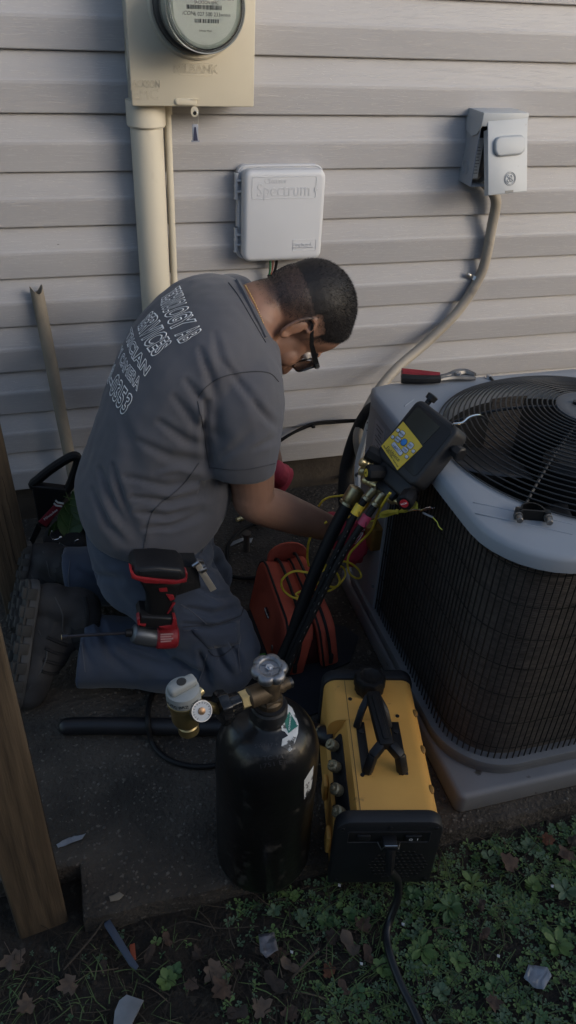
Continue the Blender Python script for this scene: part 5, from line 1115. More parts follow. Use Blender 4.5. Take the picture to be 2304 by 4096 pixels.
q = mfp(563, 722); text('button_lettering', '\u25BC SELECT \u25B2'.replace('\u25BC', 'v').replace('\u25B2', '^'), 0.0055, MFr @ Matrix.Translation((q.x, q.y, 0.0068)), ink, mf, extrude=0.0001)
a_, c_ = mfp(480, 745), mfp(548, 815); q = (a_ + c_) / 2; text('brand_lettering', 'Fieldpiece', 0.0115, MFr @ Matrix.Translation((q.x, q.y, 0.0052)) @ Matrix.Rotation(math.atan2(c_.y - a_.y, c_.x - a_.x), 4, 'Z'), ink, mf, extrude=0.0001)
a_, c_ = mfp(430, 720), mfp(548, 890); q = (a_ + c_) / 2; text('brand_lettering', 'Wired Refrigerant Manifold + Vacuum Gauge', 0.0048, MFr @ Matrix.Translation((q.x, q.y, 0.0052)) @ Matrix.Rotation(math.atan2(c_.y - a_.y, c_.x - a_.x), 4, 'Z'), ink, mf, extrude=0.0001, sx=0.72)
# side knobs and yellow side ring
def mf3(cx_, cy_, z): q = mfp(cx_, cy_); return MFr @ V((q.x, q.y, z))
b = B(); A_, C_ = mf3(800, 200, -0.012), mf3(715, 195, -0.012); U_ = MFr.to_3x3() @ V((0, 1, 0)); Xr = MFr.to_3x3() @ V((1, 0, 0)); Nn = MFr.to_3x3() @ V((0, 0, 1))
sideL = MFr @ V((-MW / 2 + 0.010, MH / 2 + 0.002, -0.02)); M_, _l = axis(sideL, sideL + U_); b.lathe([(0.006, 0), (0.006, 0.012), (0.011, 0.013), (0.012, 0.024), (0.009, 0.026)], M_, 14); obj('side_knob', b, black_pl, mf)
sideR = MFr @ V((MW / 2 - 0.002, MH / 2 - 0.030, -0.02)); M_, _l = axis(sideR, sideR + Xr); b = B(); b.lathe([(0.008, 0), (0.008, 0.010), (0.013, 0.011), (0.014, 0.026), (0.011, 0.028)], M_, 14, lobes=7, lob=0.05); obj('side_knob', b, black_pl, mf)
b = B(); b.tube([sideR + U_ * y_ + Nn * z_ - Xr * 0.001 for y_, z_ in ((0.020, -0.014), (0.022, 0.008), (0.010, 0.017), (-0.012, 0.017), (-0.020, 0.008))], 0.0018, n=6, sm=3); obj('yellow_ring', b, yelm, mf)
# hook
b = B(); hk0 = MFr @ V((0.030, MH / 2 - 0.004, -0.030)); hk = [hk0, wz(1140, 1068, 0.742), wz(1162, 1064, 0.742), wz(1180, 1050, 0.742), wz(1205, 1045, 0.735), wz(1222, 1056, 0.715)]
b.tube(hk, 0.0026, n=8); obj('hook', b, mat('bright_wire', (0.72, 0.71, 0.68), 0.2, 1.0), mf)
# valve block, four knobs, brass ports
VB = MFr @ Matrix.Translation((0.004, -MH / 2 - 0.026, -0.020))
b = B(); b.box((0, 0.004, -0.004), (MW * 0.82, 0.048, 0.036), VB, bev=0.008, seg=3); b.box((0.0, -0.026, -0.008), (MW * 0.45, 0.026, 0.028), VB, bev=0.006, seg=2); obj('valve_block', b, black_pl, mf)
lowm = mat('grey_cap', (0.13, 0.14, 0.17), 0.5)
for (p0, d_, cap, capm) in ((V((-MW * 0.42, 0.010, 0.006)), V((-0.75, -0.15, 0.65)), 'VAC', lowm), (V((-MW * 0.22, -0.008, 0.010)), V((-0.30, -0.55, 0.80)), 'REF', yelm), (V((MW * 0.40, -0.004, 0.0)), V((0.55, -0.50, 0.66)), 'HIGH', mat('red_cap', (0.45, 0.02, 0.03), 0.5))):
    A_ = VB @ p0; D_ = (VB.to_3x3() @ d_).normalized(); M_, _l = axis(A_ - D_ * 0.012, A_ + D_); b = B(); b.lathe([(0.010, 0), (0.016, 0.012), (0.0175, 0.036), (0.0165, 0.043), (0.013, 0.046)], M_, 24, lobes=8, lob=0.04); kn = obj('valve_knob', b, black_rub, mf)
    b = B(); b.lathe([(0.0088, 0.0455), (0.0085, 0.0472)], M_, 18); obj('knob_cap', b, capm, kn)
    text('knob_lettering', cap, 0.0055, M_ @ Matrix.Translation((0, 0, 0.0475)) @ Matrix.Rotation(R(35), 4, 'Z'), white_ink if cap == 'HIGH' else ink, mf, extrude=0.0001)
def fitting(name, A_, D_, prof_, parent, m_=brass, n=16):
    M_, _l = axis(A_, V(A_) + V(D_)); b = B(); b.lathe(prof_, M_, n); return obj(name, b, m_, parent)
prt = [(0.0065, 0), (0.0065, 0.008), (0.0095, 0.009), (0.0105, 0.012), (0.0105, 0.020), (0.0075, 0.021), (0.0095, 0.023), (0.0095, 0.026), (0.0075, 0.027), (0.0095, 0.029), (0.0095, 0.034), (0.006, 0.036)]
HT = [wy(905, 1160, -0.83), wy(903, 1183, -0.83), wy(915, 1205, -0.83), wy(938, 1232, -0.86), wy(960, 1245, -0.89)]     # port ends
VBo = VB.translation
for k, (p_, o_) in enumerate(zip(HT, (-0.045, -0.030, -0.010, 0.012, 0.035))):
    base_ = VB @ V((o_, -0.030 + 0.012 * (k < 2) + 0.012 * (k < 1), -0.010)); fitting('brass_port', base_, (p_ - base_).normalized(), [(r_, z_ * max(0.6, (p_ - base_).length / 0.036)) for r_, z_ in prt], mf)
# ---- hoses from the manifold
def hose(lab, pts, r_, m_=black_rub, ring=None, ringpos=0.2, fit=True, name='service_hose', cap=0.034):
    T = thing(name, lab, 'hose', pts[-1], group='hoses from the manifold'); b = B(); b.tube(pts, r_, n=12, sm=10); obj('hose_tube', b, m_, T, smooth=180); P = smooth_path(pts, 10)
    if fit:
        D_ = (P[2] - P[0]).normalized(); fitting('hose_ferrule', P[0] - D_ * 0.012, D_, [(r_ * 0.8, 0), (r_ * 1.25, 0.004), (r_ * 1.25, cap), (r_ * 1.1, cap + 0.003), (r_ * 1.35, cap + 0.005), (r_ * 1.35, cap + 0.010), (r_ * 1.0, cap + 0.011)], T, mat('dull_brass', (0.36, 0.31, 0.20), 0.38, 1.0, var=0.2, scale=60))
    if ring:
        i_ = int(len(P) * ringpos); D_ = (P[i_ + 1] - P[i_ - 1]).normalized(); fitting('colour_ring', P[i_] - D_ * 0.014, D_, [(r_ * 1.05, 0), (r_ * 1.38, 0.001), (r_ * 1.38, 0.023), (r_ * 1.05, 0.024)], T, ring)
        b = B(); b.box(P[i_] + V((0, -r_ * 1.45, 0)), (0.0012, 0.001, 0.010)); obj('ring_slot', b, ink, T)
    return P, T
hose('thick black vacuum hose running down from the manifold past the red bag', [wy(x, y, Y) for x, y, Y in ((893, 1238, -0.84), (858, 1298, -0.85), (822, 1372, -0.86), (786, 1455, -0.87), (756, 1535, -0.88), (732, 1605, -0.885), (705, 1668, -0.89), (690, 1730, -0.90))], 0.0140)
Pq, Ty = hose('black service hose with a yellow ring below the manifold', [wy(x, y, Y) for x, y, Y in ((935, 1238, -0.88), (905, 1275, -0.885), (885, 1310, -0.89), (855, 1372, -0.895), (815, 1458, -0.90), (775, 1545, -0.905), (738, 1625, -0.91), (712, 1700, -0.91), (705, 1760, -0.93))], 0.0074, ring=yelm, ringpos=0.17, cap=0.022)
Pq2, Tr = hose('black service hose with a pink-red ring below the manifold', [wy(x, y, Y) for x, y, Y in ((957, 1252, -0.90), (930, 1290, -0.905), (905, 1328, -0.91), (868, 1385, -0.912), (830, 1455, -0.915), (785, 1548, -0.92), (750, 1620, -0.92), (722, 1690, -0.92), (712, 1740, -0.94))], 0.0074, ring=mat('pink_ring', (0.34, 0.045, 0.09), 0.5), ringpos=0.2, cap=0.022)
for P_, T_ in ((Pq, Ty), (Pq2, Tr)):   # printed dashes along the rubber
    b = B(); i = 24
    while i < len(P_) - 12: b.tube([P_[i] + V((-0.002, -0.0072, 0.002)), P_[i].lerp(P_[i + 1], 0.6) + V((-0.002, -0.0072, 0.002))], 0.0005, n=4, sm=1); i += random.choice([2, 2, 3, 5])
    o = obj('hose_print', b, mat('hose_print_grey', (0.22, 0.22, 0.22), 0.7), T_); o['kind'] = 'stuff'
# ---- yellow wires
yw = mat('yellow_cable', (0.74, 0.55, 0.05), 0.45, var=0.15); yo = mat('amber_cable', (0.55, 0.34, 0.04), 0.45, var=0.15)
def g2(cx_, cy_): return ((1150 + 0.28296 * cx_) * 0.62891, (1850 + 0.28296 * cy_) * 0.62891)
def cable(lab, pts, Y, r_, m_): 
    b = B(); P = []
    for k, q in enumerate(pts): x, y = g2(*q[:2]); P.append(wy(x, y, q[2] if len(q) > 2 else Y))
    b.tube(P, r_, n=8, sm=8); return tag(obj('yellow_wire', b, m_, smooth=180), lab, 'wire', 'yellow wires by the manifold')
cable('amber thermostat wire looping down from the manifold past the red glove', [(1449, 430, -0.93), (1290, 690, -0.90), (1180, 960, -0.84), (1000, 1150, -0.80), (880, 1290, -0.78), (850, 1420, -0.77), (880, 1570, -0.76), (980, 1638, -0.75), (1042, 1610, -0.74), (1000, 1510, -0.73), (880, 1420, -0.74), (740, 1398, -0.75), (620, 1440, -0.76), (540, 1550, -0.76), (525, 1660, -0.76), (580, 1745, -0.76), (690, 1755, -0.75), (738, 1680, -0.74), (700, 1570, -0.74), (600, 1495, -0.74), (460, 1385, -0.74)], -0.75, 0.0027, yw)
cable('yellow wire arching out behind the thick hose into the red bag', [(560, 840, -0.72), (470, 890, -0.72), (370, 980, -0.72), (310, 1090, -0.72), (285, 1220, -0.71), (280, 1350, -0.70), (300, 1460, -0.69)], -0.72, 0.0030, yw)
cable('short yellow wire bending behind the thick hose beside the forearm', [(440, 620, -0.62), (500, 540, -0.62), (600, 490, -0.62), (790, 465, -0.62), (1050, 425, -0.66)], -0.62, 0.0026, yw)
cable('yellow wire coiled over the open mouth of the red bag', [(600, 1480, -0.74), (430, 1555, -0.74), (250, 1550, -0.735), (120, 1535, -0.73), (0, 1580, -0.73), (-85, 1680, -0.73), (-60, 1800, -0.73), (60, 1900, -0.74), (200, 1930, -0.75), (120, 1860, -0.73), (260, 1790, -0.73), (380, 1720, -0.74), (520, 1720, -0.74), (640, 1560, -0.73), (600, 1490, -0.73)], -0.73, 0.0028, yw)
cable('amber wire dropping from the manifold ports behind the yellow ring hose', [(1210, 430, -0.84), (1150, 560, -0.83), (1060, 680, -0.80), (900, 760, -0.77), (760, 790, -0.74)], -0.8, 0.0028, yo)
cable('yellow wire loop lying loosely between the red bag and the condenser', [(560, 1480, -0.72), (640, 1540, -0.71), (640, 1640, -0.70), (560, 1720, -0.70), (440, 1700, -0.71), (420, 1600, -0.72), (500, 1500, -0.72), (640, 1440, -0.70), (780, 1480, -0.69), (820, 1580, -0.69), (760, 1690, -0.70), (640, 1790, -0.71), (480, 1830, -0.72), (340, 1760, -0.73)], -0.71, 0.0026, yw)
# bundled thin wire with alligator clip
bn = thing('wire_bundle', 'tied bundle of thin yellow wire with an alligator clip by the coil', 'wire', wx(1000, 1320, 0.62))
yb = mat('lemon_wire', (0.75, 0.70, 0.10), 0.5)
def b6(cx_, cy_, X): return wx((1400 + cx_ * 0.34507) * 0.62891, (1550 + cy_ * 0.34507) * 0.62891, X)
for k in range(5):
    b = B(); o_ = (k - 2) * 9; b.tube([b6(560, 1435 + o_ * 0.4, 0.63), b6(440, 1440 + o_, 0.63 - 0.003 * k), b6(360, 1465 + o_ * 0.8, 0.63), b6(350, 1490 + o_ * 0.5, 0.628), b6(400, 1490 + o_ * 0.8, 0.63), b6(560, 1445 + o_ * 0.4, 0.633), b6(660, 1400 + o_ * 2.2, 0.633), b6(740, 1345 + o_ * 2, 0.632), b6(780, 1385 + o_, 0.63), b6(690, 1430, 0.63)], 0.0012, n=5, sm=5); obj('wire_loop', b, yb, bn)
b = B(); b.tube([b6(545 + 12 * math.sin(q * 1.3), 1440 + (26 if q % 2 else -26), 0.628 if q % 2 else 0.634) for q in range(9)], 0.0012, n=5, sm=4); obj('tie', b, yb, bn)
b = B(); b.tube([b6(355, 1500, 0.63), b6(260, 1545, 0.62), b6(210, 1535, 0.62), b6(240, 1450, 0.62), b6(275, 1400, 0.62)], 0.0014, n=5, sm=5); obj('lead', b, yb, bn)
b = B(); b.tube([b6(690, 1428, 0.63), b6(760, 1415, 0.63), b6(850, 1420, 0.632), b6(980, 1395, 0.634)], 0.0026, n=8, sm=4, rfun=lambda t: 0.0032 * (1 - 0.75 * t)); b.tube([b6(820, 1430, 0.63), b6(880, 1400, 0.63), b6(940, 1388, 0.632)], 0.0018, n=6, sm=3); obj('alligator_clip', b, MATS['chrome'], bn)
b = B(); b.tube([b6(850, 1455, 0.632), b6(960, 1505, 0.634)], 0.0022, n=6, sm=1); obj('lead_sleeve', b, mat('grey_sleeve', (0.35, 0.35, 0.38), 0.5), bn); b = B(); b.tube([b6(960, 1505, 0.634), b6(1010, 1560, 0.636), b6(1030, 1610, 0.638), b6(1070, 1650, 0.64)], 0.001, n=5, sm=4); obj('bare_lead', b, yb, bn)
# ---- brass service valve at the cabinet
sv = thing('service_valve', 'amber brass service valve on the condenser side behind the red glove', 'valve', wx(935, 1400, 0.655))
b = B(); b.box(wx(940, 1345, 0.652), (0.030, 0.05, 0.07), bev=0.008, seg=3); obj('valve_body', b, mat('amber_brass', (0.30, 0.17, 0.05), 0.5, 0.6, var=0.3), sv)
b = B(); b.cyl(wx(930, 1318, 0.625), wx(940, 1318, 0.655), 0.011, n=12); obj('valve_cap', b, MATS['amber_brass'], sv)
b = B(); b.ball(wy(849, 1407, -0.60), (0.012, 0.007, 0.006)); b.ball(wy(856, 1404, -0.60), (0.006, 0.005, 0.005)); tag(obj('wire_connector', b, mat('light_blue', (0.10, 0.25, 0.36), 0.4)), 'light blue wire connector beside the red glove', 'connector')

# ---- tools on the lid
plr = thing('pliers', 'slip joint pliers with red and black grips on the condenser lid', 'pliers', wz(1100, 955, ZL))
zt = ZL + 0.010
for dy, s_ in ((-7, 1), (7, -1)):
    b = B(); b.tube([wz(1010, 945 + dy, zt), wz(1040, 947 + dy, zt), wz(1075, 949 + dy * 0.8, zt), wz(1106, 950 + dy * 0.5, zt)], 0.0085, n=10, sm=4, rfun=lambda t: 0.0115 - 0.002 * t); obj('grip', b, red_pl if s_ == 1 else black_rub, plr)
b = B(); b.tube([wz(1012, 938, zt + 0.004), wz(1060, 941, zt + 0.005)], 0.0085, n=8, sm=1); obj('grip_inlay', b, red_pl, plr)
jaw = mat('forged_steel', (0.20, 0.19, 0.18), 0.45, 0.9, var=0.3, scale=40)
b = B(); b.tube([wz(1106, 948, zt), wz(1130, 945, zt), wz(1150, 938, zt), wz(1172, 936, zt), wz(1195, 944, zt)], 0.006, n=8, sm=4, rfun=lambda t: 0.0055 + 0.004 * math.sin(math.pi * t)); obj('jaw', b, jaw, plr)
b = B(); b.tube([wz(1106, 955, zt - 0.003), wz(1135, 950, zt - 0.003), wz(1160, 950, zt - 0.003), wz(1196, 952, zt - 0.003)], 0.006, n=8, sm=4, rfun=lambda t: 0.0050 + 0.0035 * math.sin(math.pi * t)); obj('jaw', b, jaw, plr)
b = B(); b.lathe([(0.0065, 0), (0.0065, 0.006), (0.004, 0.007)], Matrix.Translation(wz(1152, 943, zt + 0.005)), 12); obj('pivot', b, steel, plr)
clp = thing('pipe_clamp', 'black steel pipe clamp with two bolts lying on the condenser lid', 'clamp', wz(1335, 1300, ZL))
A_, C_ = wz(1312, 1288, ZL + 0.012), wz(1366, 1292, ZL + 0.012); cc_ = (A_ + C_) / 2; dx_ = (C_ - A_).normalized(); dy_ = V((-dx_.y, dx_.x, 0)); blk = mat('black_steel', (0.030, 0.029, 0.028), 0.4, 0.8, var=0.3)
rr = []
for q in range(17):
    t = math.pi * q / 16; o_ = cc_ + dx_ * (-0.019 * math.cos(t)) + dy_ * (0.019 * math.sin(t)); rr.append([o_ + V((0, 0, -0.012)), o_ + V((0, 0, 0.008)), o_ + (dx_ * -math.cos(t) + dy_ * math.sin(t)) * 0.003 + V((0, 0, 0.008)), o_ + (dx_ * -math.cos(t) + dy_ * math.sin(t)) * 0.003 + V((0, 0, -0.012))])
b = B(); b.rings(rr); b.box((0, 0, 0), (0.05, 0.004, 0.020), frame(cc_ - dy_ * 0.004 + V((0, 0, -0.002)), dx_, y=dy_)); 
for s_ in (-1, 1): b.box((0, 0, 0), (0.012, 0.014, 0.020), frame(cc_ + dx_ * 0.025 * s_ - dy_ * 0.002 + V((0, 0, -0.002)), dx_, y=dy_), bev=0.002)
obj('clamp_band', b, blk, clp)
for s_ in (-1, 1):
    b = B(); o_ = cc_ + dx_ * 0.026 * s_ - dy_ * 0.008 + V((0, 0, -0.001)); M_, _l = axis(o_, o_ - dy_); b.lathe([(0.0075, 0), (0.0075, 0.006), (0.0058, 0.006), (0.0058, 0.018), (0.005, 0.019)], M_, 12); obj('clamp_bolt', b, jaw, clp)
# ================================================================== NITROGEN CYLINDER AND REGULATOR
CX, CY, CR = 0.243, -1.248, 0.0905
cyl_m = mat('black_cylinder_paint', (0.0075, 0.0072, 0.0075), 0.32, spec=0.4, var=0.4, scale=9, bump=0.25, bscale=70, coat=0.15, spots=(0.055, 0.048, 0.042), spot_at=0.60, spot_scale=26, spot_soft=0.10)
cy = thing('gas_cylinder', 'scuffed black nitrogen gas cylinder standing at the slab edge', 'gas cylinder', (CX, CY, 0))
CM = Matrix.Translation((CX, CY, 0)); pf = [(0.078, 0.0), (0.087, 0.006), (CR, 0.018), (CR, 0.315)]
for q in range(1, 9): t = q / 8 * math.pi / 2 * 0.93; pf.append((0.028 + (CR - 0.028) * math.cos(t) ** 0.9, 0.315 + 0.088 * math.sin(t)))
pf += [(0.030, 0.408), (0.030, 0.414)]
b = B(); b.lathe(pf, CM, 64); cb_ = obj('shell', b, cyl_m, cy, smooth=50)
b = B(); b.lathe([(0.031, 0.400), (0.031, 0.432), (0.028, 0.436), (0.028, 0.440)], CM, 32); obj('neck_ring', b, mat('neck_black', (0.016, 0.016, 0.017), 0.5, spots=(0.06, 0.055, 0.05), spot_at=0.62, spot_scale=60), cy)
# labels: torn paper wrapped on the shoulder and the side
def on_shell(ang, z):
    r = None
    for (r0, z0), (r1, z1) in zip(pf[:-1], pf[1:]):
        if z0 <= z <= z1 and z1 > z0: r = r0 + (r1 - r0) * (z - z0) / (z1 - z0); n_ = V((math.cos(ang) * (z1 - z0), math.sin(ang) * (z1 - z0), -(r1 - r0))).normalized(); break
    return V((CX + r * math.cos(ang), CY + r * math.sin(ang), z)) + n_ * 0.0007, n_
cyl_bvh = bvh_of(cb_)
paper = mat('torn_label', (0.62, 0.62, 0.60), 0.7, var=0.12, scale=40, spots=(0.09, 0.09, 0.09), spot_at=0.55, spot_scale=60, spot_soft=0.05)
def decal(name, outline, m_, off, parent=cy, grid=0.005):
    """a flat piece of paper pressed on the shell: outline in photo points"""
    t = bmesh.new(); f = t.faces.new([t.verts.new((x, y, 0)) for x, y in outline]); bmesh.ops.triangulate(t, faces=[f]); bmesh.ops.subdivide_edges(t, edges=t.edges[:], cuts=5, use_grid_fill=True); bmesh.ops.triangulate(t, faces=t.faces[:])
    for v in t.verts: v.co = hit(cyl_bvh, v.co.x, v.co.y, off) or V((CX, CY, 0.3))
    b = B(); b.bm.free(); b.bm = t; return obj(name, b, m_, parent, smooth=180)
def k1(cx_, cy_): return ((500 + cx_ * 0.6211) * 0.62891, (2500 + cy_ * 0.6211) * 0.62891)
ol = [(968, 460), (990, 465), (1035, 500), (1075, 535), (1100, 590), (1116, 640), (1112, 700), (1095, 750), (1075, 800), (1060, 815), (1035, 795), (1005, 780), (1020, 755), (1012, 735), (1050, 715), (1030, 690), (1008, 680), (1005, 640), (1035, 640), (1010, 600), (1000, 585), (1030, 565), (1010, 530), (985, 500)]
decal('torn_label', [k1(*q) for q in ol], paper, 0.0008)
decal('green_diamond', [k1(*q) for q in ((1058, 562), (1112, 652), (1052, 700), (1030, 650), (1046, 632), (1018, 590))], mat('green_label', (0.02, 0.15, 0.12), 0.6, var=0.1), 0.0014)
decal('side_label', [k1(*q) for q in ((1152, 1000), (1212, 905), (1206, 990), (1195, 1050), (1152, 1122))], paper, 0.0008)
def decal_text(s, A_, Bp, h_, m_, off, **k):
    me = text_mesh(s, 1.0, Matrix.Identity(4), extrude=0.0, align='LEFT', **k); xm = max(v.co.x for v in me.vertices); d = V((Bp[0] - A_[0], Bp[1] - A_[1])); L_ = d.length; n_ = V((d.y, -d.x)) / L_
    for v in me.vertices: q = V(A_) + d * (v.co.x / xm) + n_ * (v.co.y * h_); hh = hit(cyl_bvh, *k1(q.x, q.y), off); v.co = hh if hh is not None else V((CX, CY, 0.3))
    return obj('label_lettering', me, m_, cy, smooth=0)
decal_text('UN1066', (1052, 808), (1092, 722), 32, ink, 0.0018); decal_text('NON-FLAMMABLE GAS', (1056, 682), (1062, 580), 17, white_ink, 0.0020); decal_text('2', (1100, 645), (1108, 640), 18, white_ink, 0.0020); decal_text('UN1', (1158, 1112), (1190, 1060), 26, ink, 0.0014)
stamp = mat('stamped_paint', (0.030, 0.029, 0.031), 0.4)
decal_text('TC-3ALM', (888, 860), (1080, 842), 40, stamp, 0.0007); decal_text('1751 Ei66', (860, 915), (1085, 870), 40, stamp, 0.0007); decal_text('SWI 17 +', (835, 782), (985, 770), 34, stamp, 0.0007)
# valve
vt = 0.440
b = B(); b.lathe([(0.022, vt - 0.004), (0.022, vt + 0.010), (0.017, vt + 0.016), (0.017, vt + 0.048), (0.014, vt + 0.054), (0.012, vt + 0.062), (0.012, vt + 0.075)], CM, 20)
vd = V((-0.97, -0.22, 0.0)).normalized(); vo = V((CX, CY, vt + 0.030))
M_, _l = axis(vo, vo + vd); b.lathe([(0.017, 0), (0.018, 0.014), (0.018, 0.038), (0.015, 0.042)], M_, 20); M2_, _l = axis(vo, vo - vd); b.lathe([(0.012, 0), (0.012, 0.024), (0.010, 0.025), (0.010, 0.034)], M2_, 16)
b.box((0, 0, 0), (0.030, 0.036, 0.020), frame(V((CX, CY, vt + 0.008)), vd, z=(0, 0, 1)), bev=0.003); obj('valve', b, old_brass, cy)
b = B(); b.lathe([(0.0075, 0.030), (0.0095, 0.031), (0.0095, 0.040)], M2_, 12); obj('safety_plug', b, mat('dark_steel', (0.06, 0.06, 0.06), 0.4, 0.8), cy)
WM = Matrix.Translation((CX - 0.004, CY - 0.003, vt + 0.078)) @ Matrix.Rotation(R(6), 4, 'X')
alu = mat('cast_aluminium', (0.24, 0.24, 0.25), 0.46, 0.9, var=0.2, scale=60, bump=0.2, bscale=300)
b = B(); n = 72; rr = []
for (r_, z_, lb) in ((0.010, -0.006, 0), (0.022, -0.008, 0.10), (0.027, -0.003, 0.13), (0.029, 0.004, 0.13), (0.026, 0.010, 0.11), (0.021, 0.012, 0.03), (0.017, 0.0105, 0), (0.0155, 0.007, 0), (0.004, 0.006, 0)):
    rr.append([WM @ V((r_ * (1 + lb * 1.6 * (abs(math.cos(3 * a)) ** 0.55 - 0.62)) * math.cos(a), r_ * (1 + lb * 1.6 * (abs(math.cos(3 * a)) ** 0.55 - 0.62)) * math.sin(a), z_)) for a in (2 * math.pi * i / n for i in range(n))])
b.rings(rr); hw = obj('hand_wheel', b, alu, cy, smooth=60)
b = B(); b.lathe([(0.0065, 0.006), (0.0065, 0.011)], WM, 6); b.lathe([(0.0032, 0.011), (0.003, 0.014)], WM, 12); obj('wheel_nut', b, steel, hw)
b = B()
for k in range(3): b.box((0.0105 * math.cos(k * 2.09), 0.0105 * math.sin(k * 2.09), 0.0068), (0.010, 0.003, 0.002), WM @ Matrix.Rotation(k * 2.09, 4, 'Z') @ Matrix.Translation((0, 0, 0)) if k == 0 else WM)
obj('wheel_web', b, alu, hw)
for k, s_ in enumerate('CLOSE OPEN'):
    a = R(150 - 26 * k); 
    if s_ != ' ': text('cast_lettering', s_, 0.0055, WM @ Matrix.Translation((0.0195 * math.cos(a), 0.0195 * math.sin(a), 0.0118)) @ Matrix.Rotation(a - math.pi / 2, 4, 'Z'), mat('cast_shadow', (0.2, 0.2, 0.2), 0.5, 0.8), hw)  # letters in one even, slightly darker grey metal
# regulator: nut, hand knob, stem, body, dial knob, gauge
rg = thing('gas_regulator', 'brass gas regulator with grey dial and round gauge on the cylinder valve', 'regulator', wy(468, 1850, CY - 0.03))
RX = vo + vd * 0.042; M_, _l = axis(RX, RX + vd)
b = B(); b.lathe([(0.016, -0.002), (0.016, 0.012), (0.012, 0.014)], M_, 6); obj('inlet_nut', b, brass, rg)
b = B(); b.lathe([(0.016, 0.014), (0.017, 0.030), (0.0185, 0.033), (0.026, 0.034), (0.028, 0.044), (0.026, 0.050), (0.012, 0.052)], M_, 48, lobes=8, lob=0.06); obj('hand_nut', b, gl, rg)
gold = mat('gold_anodised', (0.42, 0.32, 0.15), 0.4, 0.9, var=0.12, scale=30)
RBC = wy(468, 1790, CY - 0.028)
b = B(); b.cyl(RX + vd * 0.05, RBC + V((0.02, 0, 0.012)), 0.0085, n=14); obj('stem', b, gold, rg)
RM = Matrix.Translation(RBC) @ Matrix.Rotation(R(-4), 4, 'Y')
b = B(); b.lathe([(0.014, -0.048), (0.0165, -0.045), (0.0165, -0.030), (0.0145, -0.028), (0.0145, -0.024), (0.0215, -0.018), (0.0235, -0.012), (0.0235, 0.020), (0.0265, 0.024), (0.0265, 0.031), (0.022, 0.033)], RM, 32); obj('regulator_body', b, gold, rg)
gkn = mat('grey_dial', (0.30, 0.31, 0.30), 0.5, var=0.06)
b = B(); b.lathe([(0.0255, 0.032), (0.0265, 0.034), (0.0262, 0.046), (0.0255, 0.052), (0.022, 0.054)], RM, 32); b.box((0, 0, 0.060), (0.046, 0.020, 0.016), RM @ Matrix.Rotation(R(20), 4, 'Z'), bev=0.006, seg=3); dk = obj('dial_knob', b, gkn, rg)
b = B(); b.lathe([(0.0075, 0.068), (0.0075, 0.0688)], RM @ Matrix.Translation((0, 0, 0)), 18); obj('dial_badge', b, ink, dk)
for s_, a in (('PURG', -140), ('BRZ', -98), ('OFF', -60)):
    ar = R(a); T = RM @ Matrix.Translation((0.0268 * math.cos(ar), 0.0268 * math.sin(ar), 0.041)) @ Matrix.Rotation(ar + math.pi / 2, 4, 'Z') @ Matrix.Rotation(R(90), 4, 'X'); text('dial_lettering', s_, 0.0085, T, ink, rg, extrude=0.0001)
GA = wy(508, 1789, CY - 0.058); gd = (CAM - GA).normalized(); gd = (gd + V((0.25, 0, -0.25))).normalized(); GMx, _l = axis(GA - gd * 0.012, GA + gd)
b = B(); b.cyl(GA - gd * 0.02, RBC + V((0.012, -0.004, 0.004)), 0.006, n=10); b.lathe([(0.012, -0.004), (0.0168, 0), (0.0172, 0.010), (0.0160, 0.0125), (0.0150, 0.0125), (0.0148, 0.0105)], GMx, 32, cap1=False); ga = obj('gauge_case', b, steel, rg)
b = B(); b.lathe([(0.0150, 0.0100), (0.0150, 0.0108)], GMx, 32); obj('gauge_face', b, mat('gauge_white', (0.50, 0.51, 0.52), 0.4), ga)
b = B(); b.lathe([(0.0058, 0.0108), (0.0055, 0.0125), (0.002, 0.0135)], GMx, 18); obj('gauge_boss', b, mat('copper_boss', (0.35, 0.22, 0.13), 0.4, 0.8), ga)
b = B()
for k in range(15): a = R(225 - 19.3 * k); b.box((0, 0, 0), (0.0022 + 0.001 * (k % 2 == 0), 0.0007, 0.0003), GMx @ Matrix.Rotation(a, 4, 'Z') @ Matrix.Translation((0.0125, 0, 0.0110)))
o = obj('gauge_mark', b, ink, ga, smooth=0); o['kind'] = 'stuff'
b = B(); b.lathe([(0.006, 0), (0.0065, 0.002), (0.0065, 0.008)], axis(RBC + V((0.022, 0.012, 0.022)), RBC + V((0.05, 0.03, 0.03)))[0], 16); obj('outlet_port', b, brass, rg)
# hoses on the ground
b = B(); b.tube([wz(838, 1862, 0.135), wz(812, 1848, 0.13), wz(780, 1838, 0.10), wz(720, 1830, 0.06), wz(640, 1828, 0.035), wz(560, 1829, 0.021), wz(420, 1828, 0.021), wz(300, 1826, 0.021), wz(200, 1826, 0.021), wz(168, 1828, 0.021)], 0.0195, n=16, sm=8)
e_ = wz(168, 1828, 0.021); b.ball(e_, 0.0195, u=16, v=12); T = thing('insulated_hose', 'thick black hose lying along the slab behind the gas cylinder', 'hose', e_); obj('hose_tube', b, mat('smooth_black_hose', (0.012, 0.012, 0.014), 0.42, var=0.2), T, smooth=180)
D_ = (wz(838, 1862, 0.135) - wz(800, 1845, 0.13)).normalized(); fitting('end_fitting', wz(800, 1844, 0.125), D_, [(0.020, 0), (0.021, 0.004), (0.021, 0.026), (0.017, 0.030), (0.010, 0.032), (0.010, 0.040)], T, MATS['dull_brass'])
b = B(); b.tube([wy(480, 1760, CY + 0.02), wz(452, 1708, 0.02), wz(405, 1718, 0.008), wz(378, 1760, 0.007), wz(372, 1810, 0.05), wz(382, 1866, 0.008), wz(415, 1905, 0.007), wz(470, 1926, 0.007), wz(540, 1926, 0.007), wz(620, 1900, 0.007)], 0.0062, n=10, sm=8)
tag(obj('regulator_hose', b, black_rub, smooth=180), 'thin black hose looping on the slab from the regulator', 'hose')

